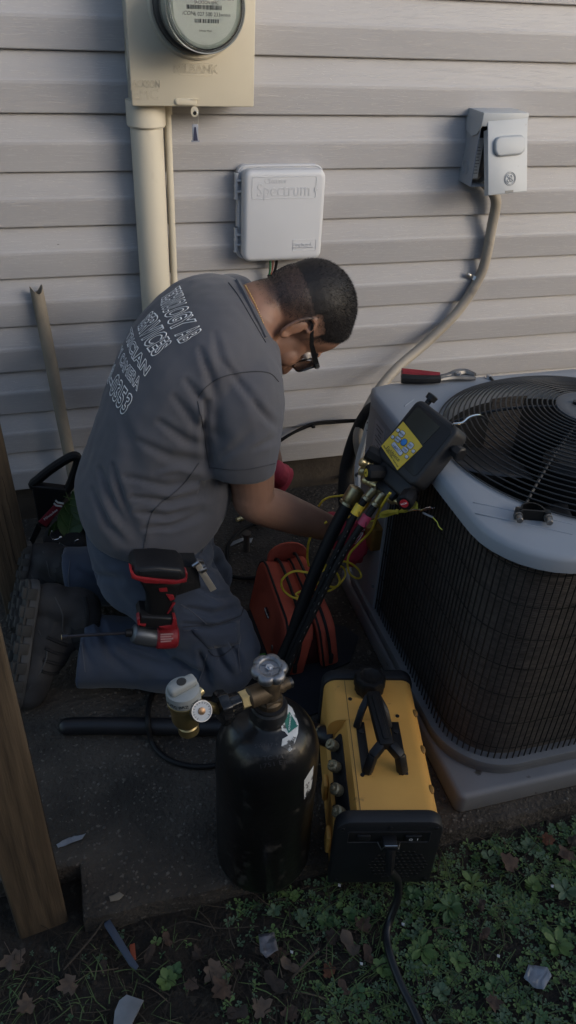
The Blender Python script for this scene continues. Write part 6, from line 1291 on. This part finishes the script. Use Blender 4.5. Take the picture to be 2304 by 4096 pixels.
# ================================================================== YELLOW RECOVERY MACHINE
mO = V((0.349, -1.342, 0)); mL = V((0.082, 0.341, 0)).normalized(); mR = V((mL.y, -mL.x, 0)); MMx = frame(mO, mR, y=mL)     # x width, y length, z up
mW, mLen, mH = 0.196, 0.362, 0.200
yel = mat('orange_yellow_shell', (0.68, 0.355, 0.085), 0.5, var=0.08, scale=9, bump=0.12, bscale=500, spots=(0.22, 0.12, 0.045), spot_at=0.67, spot_scale=34, spot_soft=0.10)
rm = thing('recovery_machine', 'yellow and black refrigerant recovery machine with top handle', 'recovery machine', M=MMx.copy())
def mpt(x, y, z=mH): return MMx.inverted() @ wz(x, y, z)
def mobj(name, b, m_, parent=rm, smooth=35): return obj(name, b, m_, parent, smooth=smooth, world=False)
def arch(w_, h_, r_, z0=0.0, x0=0.0):
    o = [(x0, z0), (x0 + w_, z0)]
    for k in range(7): a = R(90 * k / 6); o.append((x0 + w_ - r_ + r_ * math.cos(a), z0 + h_ - r_ + r_ * math.sin(a)))
    for k in range(7): a = R(90 + 90 * k / 6); o.append((x0 + r_ + r_ * math.cos(a), z0 + h_ - r_ + r_ * math.sin(a)))
    return o
def extr(b, o, y0, y1, bev=0.0): return b.prism(o, y1 - y0, Matrix(((1, 0, 0, 0), (0, 0, -1, y1), (0, 1, 0, 0), (0, 0, 0, 1))), bev=bev)
prf = arch(mW - 0.008, mH - 0.012, 0.026, 0.010, 0.004)
b = B(); extr(b, prf, 0.232, mLen - 0.018, 0.0); sh_ = mobj('shell', b, yel)
cut = [q for q in prf if not (q[0] < 0.05 and q[1] > mH - 0.06)] + [(0.046, mH - 0.002), (0.040, mH - 0.004), (0.036, mH - 0.012), (0.034, mH - 0.022), (0.010, mH - 0.070), (0.004, mH - 0.076)]
b = B(); extr(b, cut, 0.020, 0.2325, 0.0); mobj('shell_front', b, yel)
cap_m = mat('black_end_cap', (0.013, 0.0135, 0.016), 0.55, var=0.15, bump=0.15, bscale=350, spots=(0.05, 0.05, 0.055), spot_at=0.72, spot_scale=26)
b = B(); extr(b, arch(mW, mH, 0.030, 0.004), -0.002, 0.026, 0.006); fe = mobj('front_cap', b, cap_m)
b = B(); extr(b, arch(mW, mH, 0.030, 0.004), mLen - 0.024, mLen + 0.004, 0.006); mobj('rear_cap', b, cap_m)
# seam line and screws on the top, ribs on the right edge
b = B(); b.box((0.046, mLen / 2, mH - 0.0018), (0.0008, mLen - 0.05, 0.0006)); mobj('shell_seam', b, ink)
for q in ((881, 1757), (912, 1948), (1000, 1800)):
    p = mpt(*q); b = B(); b.lathe([(0.0042, mH - 0.003), (0.0042, mH - 0.0008), (0.002, mH - 0.0012)], Matrix.Translation((p.x, p.y, 0)), 10); mobj('screw', b, black_pl)
for yy in (0.075, 0.165, 0.255):
    b = B(); b.ball((mW - 0.011, yy, mH - 0.010), (0.006, 0.010, 0.005)); mobj('rib_dimple', b, mat('shell_dent', (0.28, 0.14, 0.03), 0.6))
# left flank recess with four ports
b = B(); M_ = Matrix.Translation((0.0225, 0.124, mH - 0.0465)) @ Matrix.Rotation(R(-63.4), 4, 'Y'); b.prism(rounded(0.044, 0.195, 0.010, 4), 0.003, M_ @ Matrix.Translation((0, 0, 0.000)), bev=0.002); mobj('port_panel', b, cap_m)
knurl = mat('knurled_brass', (0.30, 0.26, 0.17), 0.5, 0.6, var=0.35, scale=300, bump=0.6, bscale=500, bdist=0.001)
for k, (yy, zz) in enumerate(((0.196, mH - 0.042), (0.146, mH - 0.042), (0.094, mH - 0.042), (0.046, mH - 0.042))):
    A_ = V((0.022, yy, zz - 0.003)); D_ = V((-0.66, -0.16, 0.72)).normalized(); M_, _l = axis(A_, A_ + D_); b = B(); b.lathe([(0.006, 0), (0.006, 0.006), (0.0105, 0.007), (0.0115, 0.011), (0.0115, 0.024), (0.009, 0.027)], M_, 20); pc_ = mobj('port_cap', b, knurl)
    b = B(); b.lathe([(0.0045, 0.026), (0.0045, 0.031), (0.003, 0.032)], M_, 10); mobj('cap_nipple', b, MATS['knurled_brass'], pc_)
    if k: b = B(); b.tube([A_ + D_ * 0.02 + V((0, 0.006, 0)), A_ + V((-0.02, 0.016, 0.002)), A_ + V((-0.010, 0.026, -0.006)), A_ + V((0.004, 0.024, -0.006))], 0.0012, n=5); mobj('cap_strap', b, black_rub)
# side bumpers
for yy in (0.05, 0.15): b = B(); b.box((-0.002, yy, 0.09 if yy > 0.1 else 0.07), (0.010, 0.030, 0.05), bev=0.004); mobj('side_bumper', b, yel)
# handle: bar, split feet, plates, round knob
hz_ = mH + 0.050
hA, hB = mpt(938, 1748, hz_), mpt(972, 1872, hz_); 
def beam(b, p0, p1, w_, h_, bev=0.004):
    p0, p1 = V(p0), V(p1); d = p1 - p0; b.box((0, 0, 0), (d.length, w_, h_), frame((p0 + p1) / 2, d, z=(0, 0, 1)), bev=bev)
b = B(); beam(b, (hA.x, hA.y + 0.004, hz_), (hB.x, hB.y - 0.006, hz_ - 0.002), 0.029, 0.021, 0.006); beam(b, (hA.x, hA.y - 0.01, hz_ + 0.009), (hB.x, hB.y + 0.004, hz_ + 0.007), 0.012, 0.010, 0.003); hnd = mobj('handle_bar', b, black_rub)
for s_ in (-1, 1):
    b = B(); beam(b, (hB.x + 0.008 * s_, hB.y + 0.002, hz_ - 0.003), (hB.x + 0.027 * s_, hB.y - 0.016, hz_ - 0.016), 0.018, 0.020); beam(b, (hB.x + 0.025 * s_, hB.y - 0.013, hz_ - 0.012), (hB.x + 0.034 * s_, hB.y - 0.024, mH - 0.003), 0.018, 0.018); mobj('front_foot', b, black_pl, hnd)
    b = B(); beam(b, (hA.x + 0.008 * s_, hA.y, hz_ - 0.002), (hA.x + 0.024 * s_, hA.y - 0.024, hz_ - 0.020), 0.014, 0.014); beam(b, (hA.x + 0.022 * s_, hA.y - 0.021, hz_ - 0.016), (hA.x + 0.033 * s_, hA.y - 0.040, mH - 0.002), 0.014, 0.014); mobj('rear_foot', b, black_pl, hnd)
for s_ in (-1, 1):
    b = B(); b.box((hB.x + 0.035 * s_, (hA.y + hB.y) / 2 - 0.028, mH - 0.0015), (0.018, hA.y - hB.y + 0.004, 0.003), bev=0.001); mobj('handle_plate', b, black_pl, hnd)
    b = B(); b.lathe([(0.005, mH), (0.005, mH + 0.003)], Matrix.Translation((hB.x + 0.035 * s_, hA.y - 0.052, 0)), 10); mobj('plate_screw', b, cap_m, hnd)
kc = mpt(930, 1716, mH + 0.022); b = B(); b.lathe([(0.027, mH - 0.003), (0.029, mH + 0.004), (0.032, mH + 0.010), (0.032, mH + 0.034), (0.029, mH + 0.040), (0.022, mH + 0.041), (0.020, mH + 0.039)], Matrix.Translation((kc.x, kc.y, 0)), 54, lobes=9, lob=0.05); mobj('selector_knob', b, black_rub, smooth=50)
# front face: recess, switches, socket with bail, grille
def fbox(x, z, w_, h_, d_, m_, name, y=-0.002, bev=0.0, par=fe): b = B(); b.box((x, y - d_ / 2 + 0.001, z), (w_, d_, h_), bev=bev); return mobj(name, b, m_, par)
b = B(); b.tube([V((0.098 + x, -0.0022, mH - 0.040 + z)) for x, z in rounded(0.150, 0.032, 0.004)], 0.0016, n=5, sm=1, closed=True); mobj('recess_rim', b, cap_m, fe)
fbox(0.098, mH - 0.040, 0.146, 0.028, 0.0012, mat('recess_black', (0.007, 0.007, 0.008), 0.6), 'recess'); sw = fbox(0.142, mH - 0.040, 0.030, 0.016, 0.006, black_pl, 'switch', bev=0.002); fbox(0.052, mH - 0.040, 0.024, 0.016, 0.005, black_pl, 'breaker', bev=0.002)
text('switch_lettering', 'O   I', 0.009, Matrix.Translation((0.142, -0.0082, mH - 0.040)) @ FX, white_ink, fe, extrude=0.0001); bpy.data.objects[[o.name for o in fe.children if o.name.startswith('switch_lettering')][0]].data.transform(Matrix.Identity(4))
b = B(); n_ = 0
for r_ in range(9):
    for c_ in range(12):
        x, z = 0.072 + c_ * 0.0098 + (r_ % 2) * 0.0049, 0.026 + r_ * 0.0105
        if ((x - 0.125) / 0.058) ** 2 + ((z - 0.068) / 0.050) ** 2 < 1: b.cyl((x, -0.0018, z), (x, -0.0030, z), 0.0036, 0.0030, n=8)
o = mobj('grille', b, mat('grille_hole', (0.004, 0.004, 0.005), 0.7), fe); o['kind'] = 'stuff'
for x, z in ((0.012, mH - 0.016), (mW - 0.014, mH - 0.014), (0.012, 0.020), (mW - 0.012, 0.020), (0.098, mH - 0.012)): b = B(); b.lathe([(0.004, 0), (0.004, 0.002), (0.002, 0.0025)], axis(V((x, -0.002, z)), V((x, -1, z)))[0], 10); mobj('cap_screw', b, black_pl, fe)
# power cord with plug and wire bail
pc0 = MMx @ V((0.098, -0.004, mH - 0.042)); pcd = thing('power_cord', 'black power cord plugged into the recovery machine and running over the weeds', 'cord', (0.40, -1.6, -0.03))
b = B(); b.box((0.098, -0.014, mH - 0.043), (0.026, 0.026, 0.018), MMx, bev=0.003); obj('plug', b, black_pl, pcd)
p1_, p2_ = MMx @ V((0.098, -0.026, mH - 0.046)), MMx @ V((0.099, -0.040, mH - 0.085))
b = B(); b.tube([MMx @ V((0.098, -0.024, mH - 0.043)), p1_, MMx @ V((0.0985, -0.034, mH - 0.062)), p2_], 0.006, n=10, sm=5, rfun=lambda t: 0.0105 - 0.003 * t); obj('strain_relief', b, black_rub, pcd)
b = B(); b.tube([p2_, wz(1000, 2215, 0.06), wz(1000, 2260, 0.02), wz(982, 2310, -0.015), wz(972, 2350, -0.025), wz(982, 2405, -0.025), wz(1008, 2475, -0.028), wz(1040, 2540, -0.03), wz(1075, 2620, -0.03), wz(1130, 2720, -0.035)], 0.0075, n=10, sm=8); obj('cable', b, mat('cord_black', (0.010, 0.010, 0.011), 0.4, var=0.2), pcd, smooth=180)
b = B(); b.tube([MMx @ V(q) for q in ((0.078, -0.006, mH - 0.050), (0.083, -0.022, mH - 0.048), (0.087, -0.026, mH - 0.030), (0.109, -0.026, mH - 0.030), (0.113, -0.022, mH - 0.048), (0.119, -0.006, mH - 0.050))], 0.0012, n=6, sm=1); obj('plug_bail', b, steel, pcd)

# ================================================================== GROUND: DEBRIS AND PLANTS
rg_ = random.Random(21)
MARKS = (((985, 2330), 'beside the power cord'), ((1350, 2455), 'beside the crumpled plastic scrap'), ((1285, 2175), 'beside the big curled oak leaf'), ((1400, 2110), 'below the grey pad at the slab edge'), ((675, 2260), 'at the foot of the gas cylinder'), ((870, 2230), 'at the foot of the recovery machine'), ((1050, 2170), 'right under the slab edge by the machine'), ((675, 2380), 'beside the pale foil scrap'), ((310, 2390), 'beside the blue grey strip'), ((310, 2540), 'beside the weathered board scrap'), ((90, 2340), 'at the foot of the timber post'), ((770, 2420), 'beside the dark stick'), ((1030, 2520), 'under the far run of the cord'), ((1230, 2360), 'around the bare soil patch'), ((560, 2330), 'by the pale stalk before the cylinder'))
def beside(x, y): return min(MARKS, key=lambda m: (m[0][0] - x) ** 2 + (m[0][1] - y) ** 2)[1]
def leaf_mesh(shape, sz, bend, wave=0.0):
    b = B(); rr = []; n = 6
    for j in range(n + 1):
        t = j / n
        if shape == 'spoon': w_ = 0.30 * (0.14 + 0.86 * math.sin(math.pi * min(1, max(0, (t - 0.22) / 0.80))) ** 0.7) * (1 if t < 1 else 0.1)
        else: w_ = 0.5 * math.sin(math.pi * (0.06 + 0.9 * t)) ** 0.8
        z = bend * t * (1 - 0.9 * t) + wave * math.sin(5 * t); rr.append([V((w_ * sz * x_, t * sz, z * sz + 0.05 * sz * abs(x_))) for x_ in (-1, -0.5, 0, 0.5, 1)])
    b.rings(rr, closed_ring=False); return b
green = [mat('weed_green_%s' % n_, c_, 0.6, var=0.25, scale=40, bump=0.2, bscale=150) for n_, c_ in (('deep', (0.052, 0.105, 0.036)), ('grey', (0.078, 0.120, 0.062)), ('light', (0.095, 0.150, 0.040)))]
spoon = []
for k in range(6):
    me = bpy.data.meshes.new('weed_leaf'); bb = leaf_mesh('spoon', 1.0, rg_.uniform(0.15, 0.5), rg_.uniform(0, 0.03)); bb.bm.to_mesh(me); bb.bm.free(); finish(me, 180); me.materials.append(green[k % 3]); spoon.append(me)
def in_weeds(x, y):
    px, py = pix((x, y, -0.04))
    if px < 560: return 0.05 if py > 2330 else 0.0
    d = 0.9 if (px > 900 and py > 2120) else 0.75
    if 640 < px < 960 and 2330 < py < 2480: d = 0.16            # leaf litter patch
    if 1180 < px < 1320 and 2330 < py < 2420: d = 0.15           # bare soil
    if px < 800 and py > 2300: d = 0.18
    return d
# rosettes: each plant a thing, each leaf a part
spots = [(1230, 2160), (1330, 2130), (1420, 2250), (1290, 2330), (1130, 2290), (1060, 2390), (1150, 2420), (1400, 2380), (1040, 2250), (760, 2310), (820, 2320), (690, 2300), (880, 2300), (1190, 2220), (1440, 2170), (1240, 2480), (1110, 2500), (900, 2500), (960, 2440), (1000, 2190), (1340, 2230), (420, 2470), (440, 2450)]
for k, (x, y) in enumerate(spots):
    p = wz(x, y, -0.045); big = k in (2, 4, 5, 7, 13); s_ = (0.033 if big else 0.018) * rg_.uniform(0.85, 1.2); nl = rg_.randint(7, 10); nb = 'behind the recovery machine cord' 
    kd = 'large flat rosette of long weed leaves ' if big else 'small rosette of spoon shaped weed leaves '; wh = beside(x, y)
    T = thing('weed_plant', kd + wh, 'weed', (p.x, p.y, ground_h(p.x, p.y)), group=('large' if big else 'small') + ' weed rosettes ' + wh)
    a0 = rg_.uniform(0, 6); mk = rg_.randrange(6)
    for j in range(nl):
        o = bpy.data.objects.new('leaf', spoon[(mk + 3 * (j % 2)) % 6]); COL.objects.link(o); o.parent = T; sc_ = s_ * rg_.uniform(0.75, 1.15); o.location = (0, 0, 0.004 + 0.0015 * (j % 4))
        o.rotation_euler = (R(rg_.uniform(4, 32)), R(rg_.uniform(-14, 14)), a0 + j * 2.39996); o.scale = (sc_ * (0.75 if big else 1.0), sc_, sc_)
# dense low ground cover (uncountable)
def scatter(name, n, reg, dens, build, m_, lab):
    b = B()
    for _ in range(n):
        x = rg_.uniform(reg[0], reg[1]); y = rg_.uniform(reg[2], reg[3])
        if rg_.random() > dens(x, y): continue
        build(b, x, y, ground_h(x, y))
    o = obj(name, b, m_, smooth=180); return tag(o, lab, kind='stuff')
def one_leaf(b, x, y, z):
    nl = rg_.randint(3, 6); a0 = rg_.uniform(0, 6.28); S0 = rg_.uniform(0.004, 0.011); mi = rg_.randrange(3)
    for j in range(nl):
        a = a0 + j * 6.28 / nl + rg_.uniform(-0.4, 0.4); s_ = S0 * rg_.uniform(0.7, 1.2); up = rg_.uniform(0.1, 0.6); ca_, sa_ = math.cos(a), math.sin(a); rr = []
        wk = 0.55 + 0.55 * ((nl * 7 + mi) % 3) / 2
        for t, w_ in ((0, 0.05 * wk), (0.35, 0.14 * wk), (0.6, 0.33 * wk), (0.85, 0.27 * wk), (1.0, 0.04 * wk)):
            h = z + 0.003 + s_ * (up * t - 0.35 * up * t * t) + 0.002; rr.append([V((x + ca_ * t * s_ - sa_ * w_ * s_ * e, y + sa_ * t * s_ + ca_ * w_ * s_ * e, h + abs(e) * 0.07 * s_)) for e in (-1, 0, 1)])
        b.mi = mi; b.rings(rr, closed_ring=False)
scatter('ground_cover', 9500, (-0.35, 1.25, -1.80, -1.31), in_weeds, one_leaf, green, 'low green weeds carpeting the soil in front of the slab')
def blade(b, x, y, z):
    a = rg_.uniform(0, 6.28); L_ = rg_.uniform(0.02, 0.075); w_ = rg_.uniform(0.0006, 0.0014); h = rg_.uniform(0.002, 0.012); c_ = rg_.uniform(-0.4, 0.4); pts = []
    for t in (0, 0.33, 0.66, 1.0): q = a + c_ * t; pts.append((V((x + math.cos(q) * L_ * t, y + math.sin(q) * L_ * t, z + 0.004 + h * math.sin(math.pi * t))), V((-math.sin(q), math.cos(q), 0)) * w_ * (1 - 0.7 * t)))
    b.rings([[p - d, p + d] for p, d in pts], closed_ring=False)
straw = mat('dry_straw', (0.075, 0.055, 0.034), 0.8, var=0.5, scale=6); dgrass = mat('dull_grass', (0.070, 0.098, 0.030), 0.7, var=0.4, scale=8)
scatter('dry_straw', 2600, (-0.40, 1.25, -1.80, -1.30), lambda x, y: 0.9 if pix((x, y, -0.04))[0] < 900 else 0.35, blade, mat('dark_thatch', (0.028, 0.021, 0.014), 0.9, var=0.5, scale=6), 'dark broken thatch strewn over the soil')
scatter('straw_stalks', 520, (-0.40, 1.25, -1.75, -1.29), lambda x, y: 0.8 if pix((x, y, -0.04))[0] < 700 else 0.3, blade, straw, 'pale dry grass stalks lying on the soil')
scatter('grass_tufts', 3000, (-0.40, 1.2, -1.75, -1.32), lambda x, y: 0.4 if (pix((x, y, -0.04))[0] < 330 and pix((x, y, -0.04))[1] > 2330) else (0.5 if pix((x, y, -0.04))[0] > 700 else 0.1), blade, dgrass, 'thin green grass blades among the dead leaves')
pebbles('soil_crumbs', 1500, (-0.4, 1.3, -1.75, -1.30), ground_h, 0.0015, 0.006, mat('soil_crumb', (0.026, 0.019, 0.013), 0.95, var=0.5))
# fallen leaves: lobed, curled
def maple(sz, curl, seed):
    r2 = random.Random(seed)
    tips = [(-90, 0.34), (-55, 0.66), (-30, 0.60), (-8, 0.90), (8, 0.86), (24, 0.62), (42, 0.80), (54, 0.88), (70, 0.70), (82, 0.96), (96, 1.02), (110, 0.72), (128, 0.90), (140, 0.80), (156, 0.60), (172, 0.88), (190, 0.84), (210, 0.58), (235, 0.64)]
    if seed % 2 and seed > 5: tips = [(-90 + 20 * q, 0.30 + 0.62 * abs(math.sin(math.radians(-90 + 20 * q))) ** 1.6 + 0.10 * r2.random()) for q in range(18)]
    pts = [(0.5 * r_ * sz * (1 + r2.uniform(-0.12, 0.12)) * math.cos(R(a)), 0.5 * r_ * sz * (1 + r2.uniform(-0.12, 0.12)) * math.sin(R(a))) for a, r_ in tips]
    b = B(); t = b.bm; c_ = t.verts.new((0, -0.05 * sz, 0.004)); mid = [t.verts.new((x * 0.55, y * 0.55, 0)) for x, y in pts]; out = [t.verts.new((x, y, 0)) for x, y in pts]; n = len(pts)
    for i in range(n):
        j = (i + 1) % n; t.faces.new((c_, mid[i], mid[j])); t.faces.new((mid[i], out[i], out[j], mid[j]))
    for v in t.verts:
        r_ = v.co.xy.length / sz; v.co.z += curl * sz * (r_ ** 2) * (0.9 + 0.7 * math.sin(3 * math.atan2(v.co.y, v.co.x) + seed)) + 0.05 * sz * mnoise.noise(V((v.co.x * 60, v.co.y * 60, seed)))
    b.tube([V((0, -0.12 * sz, 0.004)), V((0.01 * sz, -0.4 * sz, 0.004)), V((0.04 * sz, -0.62 * sz, 0.006))], 0.0007, n=4, sm=2)
    return b
dl = [mat('dead_leaf_%s' % n_, c_, 0.8, var=0.3, scale=50, bump=0.3, bscale=120) for n_, c_ in (('brown', (0.070, 0.042, 0.028)), ('tan', (0.095, 0.066, 0.047)), ('dark', (0.036, 0.024, 0.017)), ('rust', (0.11, 0.040, 0.018)))]
LV = [(1285, 2175, 0.058, 0, 'big curled brown oak leaf lying on the green weeds'), (1375, 2110, 0.040, 3, 'reddish brown leaf at the slab edge among weeds'), (1425, 2150, 0.050, 0, ''), (1440, 2120, 0.04, 2, ''), (30, 2410, 0.060, 1, 'long pale dead leaf against the foot of the timber post'), (175, 2475, 0.050, 1, 'pale lobed dead leaf on bare soil below the post'), (545, 2440, 0.060, 1, ''), (590, 2420, 0.040, 0, ''), (560, 2490, 0.055, 0, ''), (375, 2395, 0.036, 2, ''), (910, 2330, 0.045, 0, ''), (880, 2380, 0.055, 1, ''), (840, 2360, 0.045, 2, ''), (925, 2400, 0.040, 0, ''), (700, 2390, 0.050, 0, ''), (730, 2430, 0.045, 1, ''), (660, 2380, 0.045, 1, ''), (690, 2470, 0.05, 2, ''), (830, 2440, 0.035, 3, ''), (865, 2480, 0.035, 0, ''), (660, 2540, 0.050, 1, ''), (600, 2550, 0.045, 2, ''), (730, 2540, 0.04, 0, ''), (1220, 2350, 0.036, 0, ''), (1240, 2520, 0.038, 0, ''), (1210, 2280, 0.03, 2, ''), (70, 2530, 0.045, 1, ''), (420, 2360, 0.032, 0, ''), (500, 2400, 0.04, 2, ''), (260, 2430, 0.03, 2, ''), (480, 2480, 0.035, 0, '')]
for k, (x, y, s_, m_, lab) in enumerate(LV):
    p = wz(x, y, -0.035); b = maple(s_ * 0.9, rg_.uniform(0.35, 0.95), k)
    o = obj('fallen_leaf', b, dl[m_], smooth=180, M=Matrix.Translation((p.x, p.y, ground_h(p.x, p.y) + (0.016 if x > 950 else 0.010))) @ Matrix.Rotation(rg_.uniform(0, 6.28), 4, 'Z') @ Matrix.Rotation(rg_.uniform(-0.25, 0.25), 4, 'X') @ Matrix.Rotation(rg_.uniform(-0.2, 0.2), 4, 'Y'))
    kd = {0: 'brown', 1: 'tan', 2: 'dark rotting', 3: 'rust coloured'}[m_]; tag(o, lab or kd + ' dead leaf ' + beside(x, y), 'leaf', None if lab else kd + ' dead leaves ' + beside(x, y))
# litter: plastic strip, paper scraps, film
def sliver(name, lab, cat, p0, p1, w_, th, m_, z):
    A_, C_ = wz(*p0, z), wz(*p1, z); d = (C_ - A_); b = B(); L_ = d.length; M_ = frame((A_ + C_) / 2, d, z=(0, 0, 1)); b.prism([(-L_ / 2, -w_ * 0.3), (-L_ / 2 + w_ * 0.3, -w_ / 2), (L_ / 2 - w_, -w_ / 2), (L_ / 2, -w_ * 0.15), (L_ / 2 - w_ * 0.2, w_ * 0.35), (-L_ / 2, w_ / 2)], th, M_, bev=th * 0.3); return tag(obj(name, b, m_), lab, cat)
sliver('plastic_strip', 'blue grey plastic strip leaning on the slab edge', 'strip', (268, 2320), (345, 2440), 0.014, 0.003, mat('blue_grey_plastic', (0.045, 0.058, 0.085), 0.45), -0.02)
sliver('red_scrap', 'small orange red scrap beside the blue grey strip', 'scrap', (332, 2375), (338, 2418), 0.010, 0.001, mat('orange_scrap', (0.24, 0.05, 0.02), 0.6), -0.028)
sliver('weathered_board', 'weathered pale board scrap lying at the bottom edge in the grass', 'board', (335, 2510), (290, 2620), 0.040, 0.006, mat('pale_board', (0.20, 0.205, 0.215), 0.8, var=0.35, scale=14, bump=0.4, bscale=60), -0.035)
def film(name, lab, cat, outline, m_, z, amp=0.006):
    t = bmesh.new(); P = [wz(x, y, z) for x, y in outline]; f = t.faces.new([t.verts.new(p) for p in P]); bmesh.ops.triangulate(t, faces=[f]); bmesh.ops.subdivide_edges(t, edges=t.edges[:], cuts=4, use_grid_fill=True)
    for v in t.verts: v.co.z += amp * mnoise.noise(v.co * 70) + 0.5 * amp * mnoise.noise(v.co * 160)
    b = B(); b.bm.free(); b.bm = t; o = obj(name, b, m_, smooth=20); s_ = o.modifiers.new('t', 'SOLIDIFY'); s_.thickness = 0.0006; return tag(o, lab, cat)
film('plastic_film', 'crumpled clear plastic scrap on the weeds', 'plastic scrap', [(1330, 2425), (1375, 2435), (1388, 2455), (1368, 2490), (1340, 2480), (1318, 2458)], mat('cloudy_film', (0.24, 0.26, 0.30), 0.35, var=0.2, scale=60, trans=0.25), -0.022)
film('clear_wrapper', 'clear cellophane strip by the foot of the timber post', 'wrapper', [(142, 2125), (180, 2104), (216, 2098), (206, 2110), (170, 2124), (146, 2132)], MATS['cloudy_film'], 0.004, 0.004)
film('paper_chip', 'pale chip of broken concrete on the slab by the post', 'chip', [(274, 2255), (300, 2242), (312, 2250), (300, 2262), (278, 2268)], mat('pale_chip', (0.20, 0.17, 0.13), 0.85, var=0.2), 0.006, 0.003)
film('foil_scrap', 'pale crumpled foil scrap in the leaf litter', 'scrap', [(650, 2350), (690, 2345), (700, 2390), (670, 2410), (655, 2395)], mat('dull_foil', (0.16, 0.15, 0.16), 0.5, 0.3, var=0.4, scale=60), -0.028)
for k, (x, y) in enumerate(((850, 2222), (1010, 2320), (1385, 2225), (730, 2390), (905, 2420), (1250, 2400))):
    film('white_fleck', 'tiny white paper fleck ' + beside(x, y), 'fleck', [(x, y), (x + 8, y + 2), (x + 7, y + 9), (x + 1, y + 7)], mat('fleck_white', (0.42, 0.42, 0.42), 0.6), -0.018, 0.002)['group'] = 'white flecks in the weeds'
# twigs and debris on the slab behind
twig = mat('twig_bark', (0.06, 0.045, 0.032), 0.9, var=0.4)
for pts, r_, lab in (([(1125, 2080), (1150, 2100), (1170, 2112)], 0.0009, 'thin twig at the slab edge below the grey pad'), ([(570, 2300), (580, 2360), (590, 2385)], 0.0010, 'pale stalk standing in the soil in front of the cylinder'), ([(160, 2440), (230, 2360), (265, 2310)], 0.0016, 'bent green stem rising beside the timber post'), ([(735, 2460), (770, 2420), (802, 2385)], 0.0022, 'dark stick lying in the leaf litter'), ([(420, 2335), (470, 2318), (550, 2335), (650, 2330)], 0.0010, 'long pale stalk along the slab edge')):
    b = B(); b.tube([wz(x, y, -0.02) for x, y in pts], r_, n=5, sm=4); tag(obj('twig', b, twig), lab, 'twig')
b = B(); p = wz(620, 1385, 0); b.lathe([(0.012, -0.01), (0.010, 0.01), (0.009, 0.055), (0.014, 0.058), (0.014, 0.066), (0.010, 0.068)], Matrix.Translation(p), 12); tag(obj('pipe_stub', b, mat('rusty_stub', (0.09, 0.07, 0.055), 0.8, 0.2, var=0.3)), 'short capped pipe stub rising from the slab behind the man', 'pipe')
b = B(); p = wz(595, 1308, 0.008); M_, _l = axis(p, p + V((1, 0.3, 0))); b.lathe([(0.007, 0), (0.007, 0.012), (0.009, 0.013), (0.009, 0.024)], M_, 10); tag(obj('brass_fitting', b, brass), 'loose brass fitting lying on the slab behind the man', 'fitting')
film('paper_scrap', 'pale paper scrap beside the pipe stub', 'scrap', [(618, 1355), (636, 1352), (632, 1366), (622, 1366)], mat('scrap_white', (0.28, 0.28, 0.28), 0.7), 0.008, 0.004); film('cable_tag', 'pale crumpled strip on the slab near the pipe stub', 'scrap', [(570, 1368), (610, 1352), (618, 1357), (580, 1374)], MATS['scrap_white'], 0.006, 0.003)
for z_, col_, lab in ((0.012, (0.30, 0.06, 0.05), 'thin red wire on the slab behind the forearm'), (0.008, (0.04, 0.16, 0.07), 'thin green wire on the slab behind the forearm')):
    b = B(); b.tube([wz(552, 1262 - 6 * (z_ > 0.01), z_), wz(580, 1256 - 6 * (z_ > 0.01), z_), wz(612, 1240, z_), wz(640, 1232, z_)], 0.0022, n=6); tag(obj('thin_wire', b, mat('wire_%d' % int(z_ * 1000), col_, 0.5)), lab, 'wire')
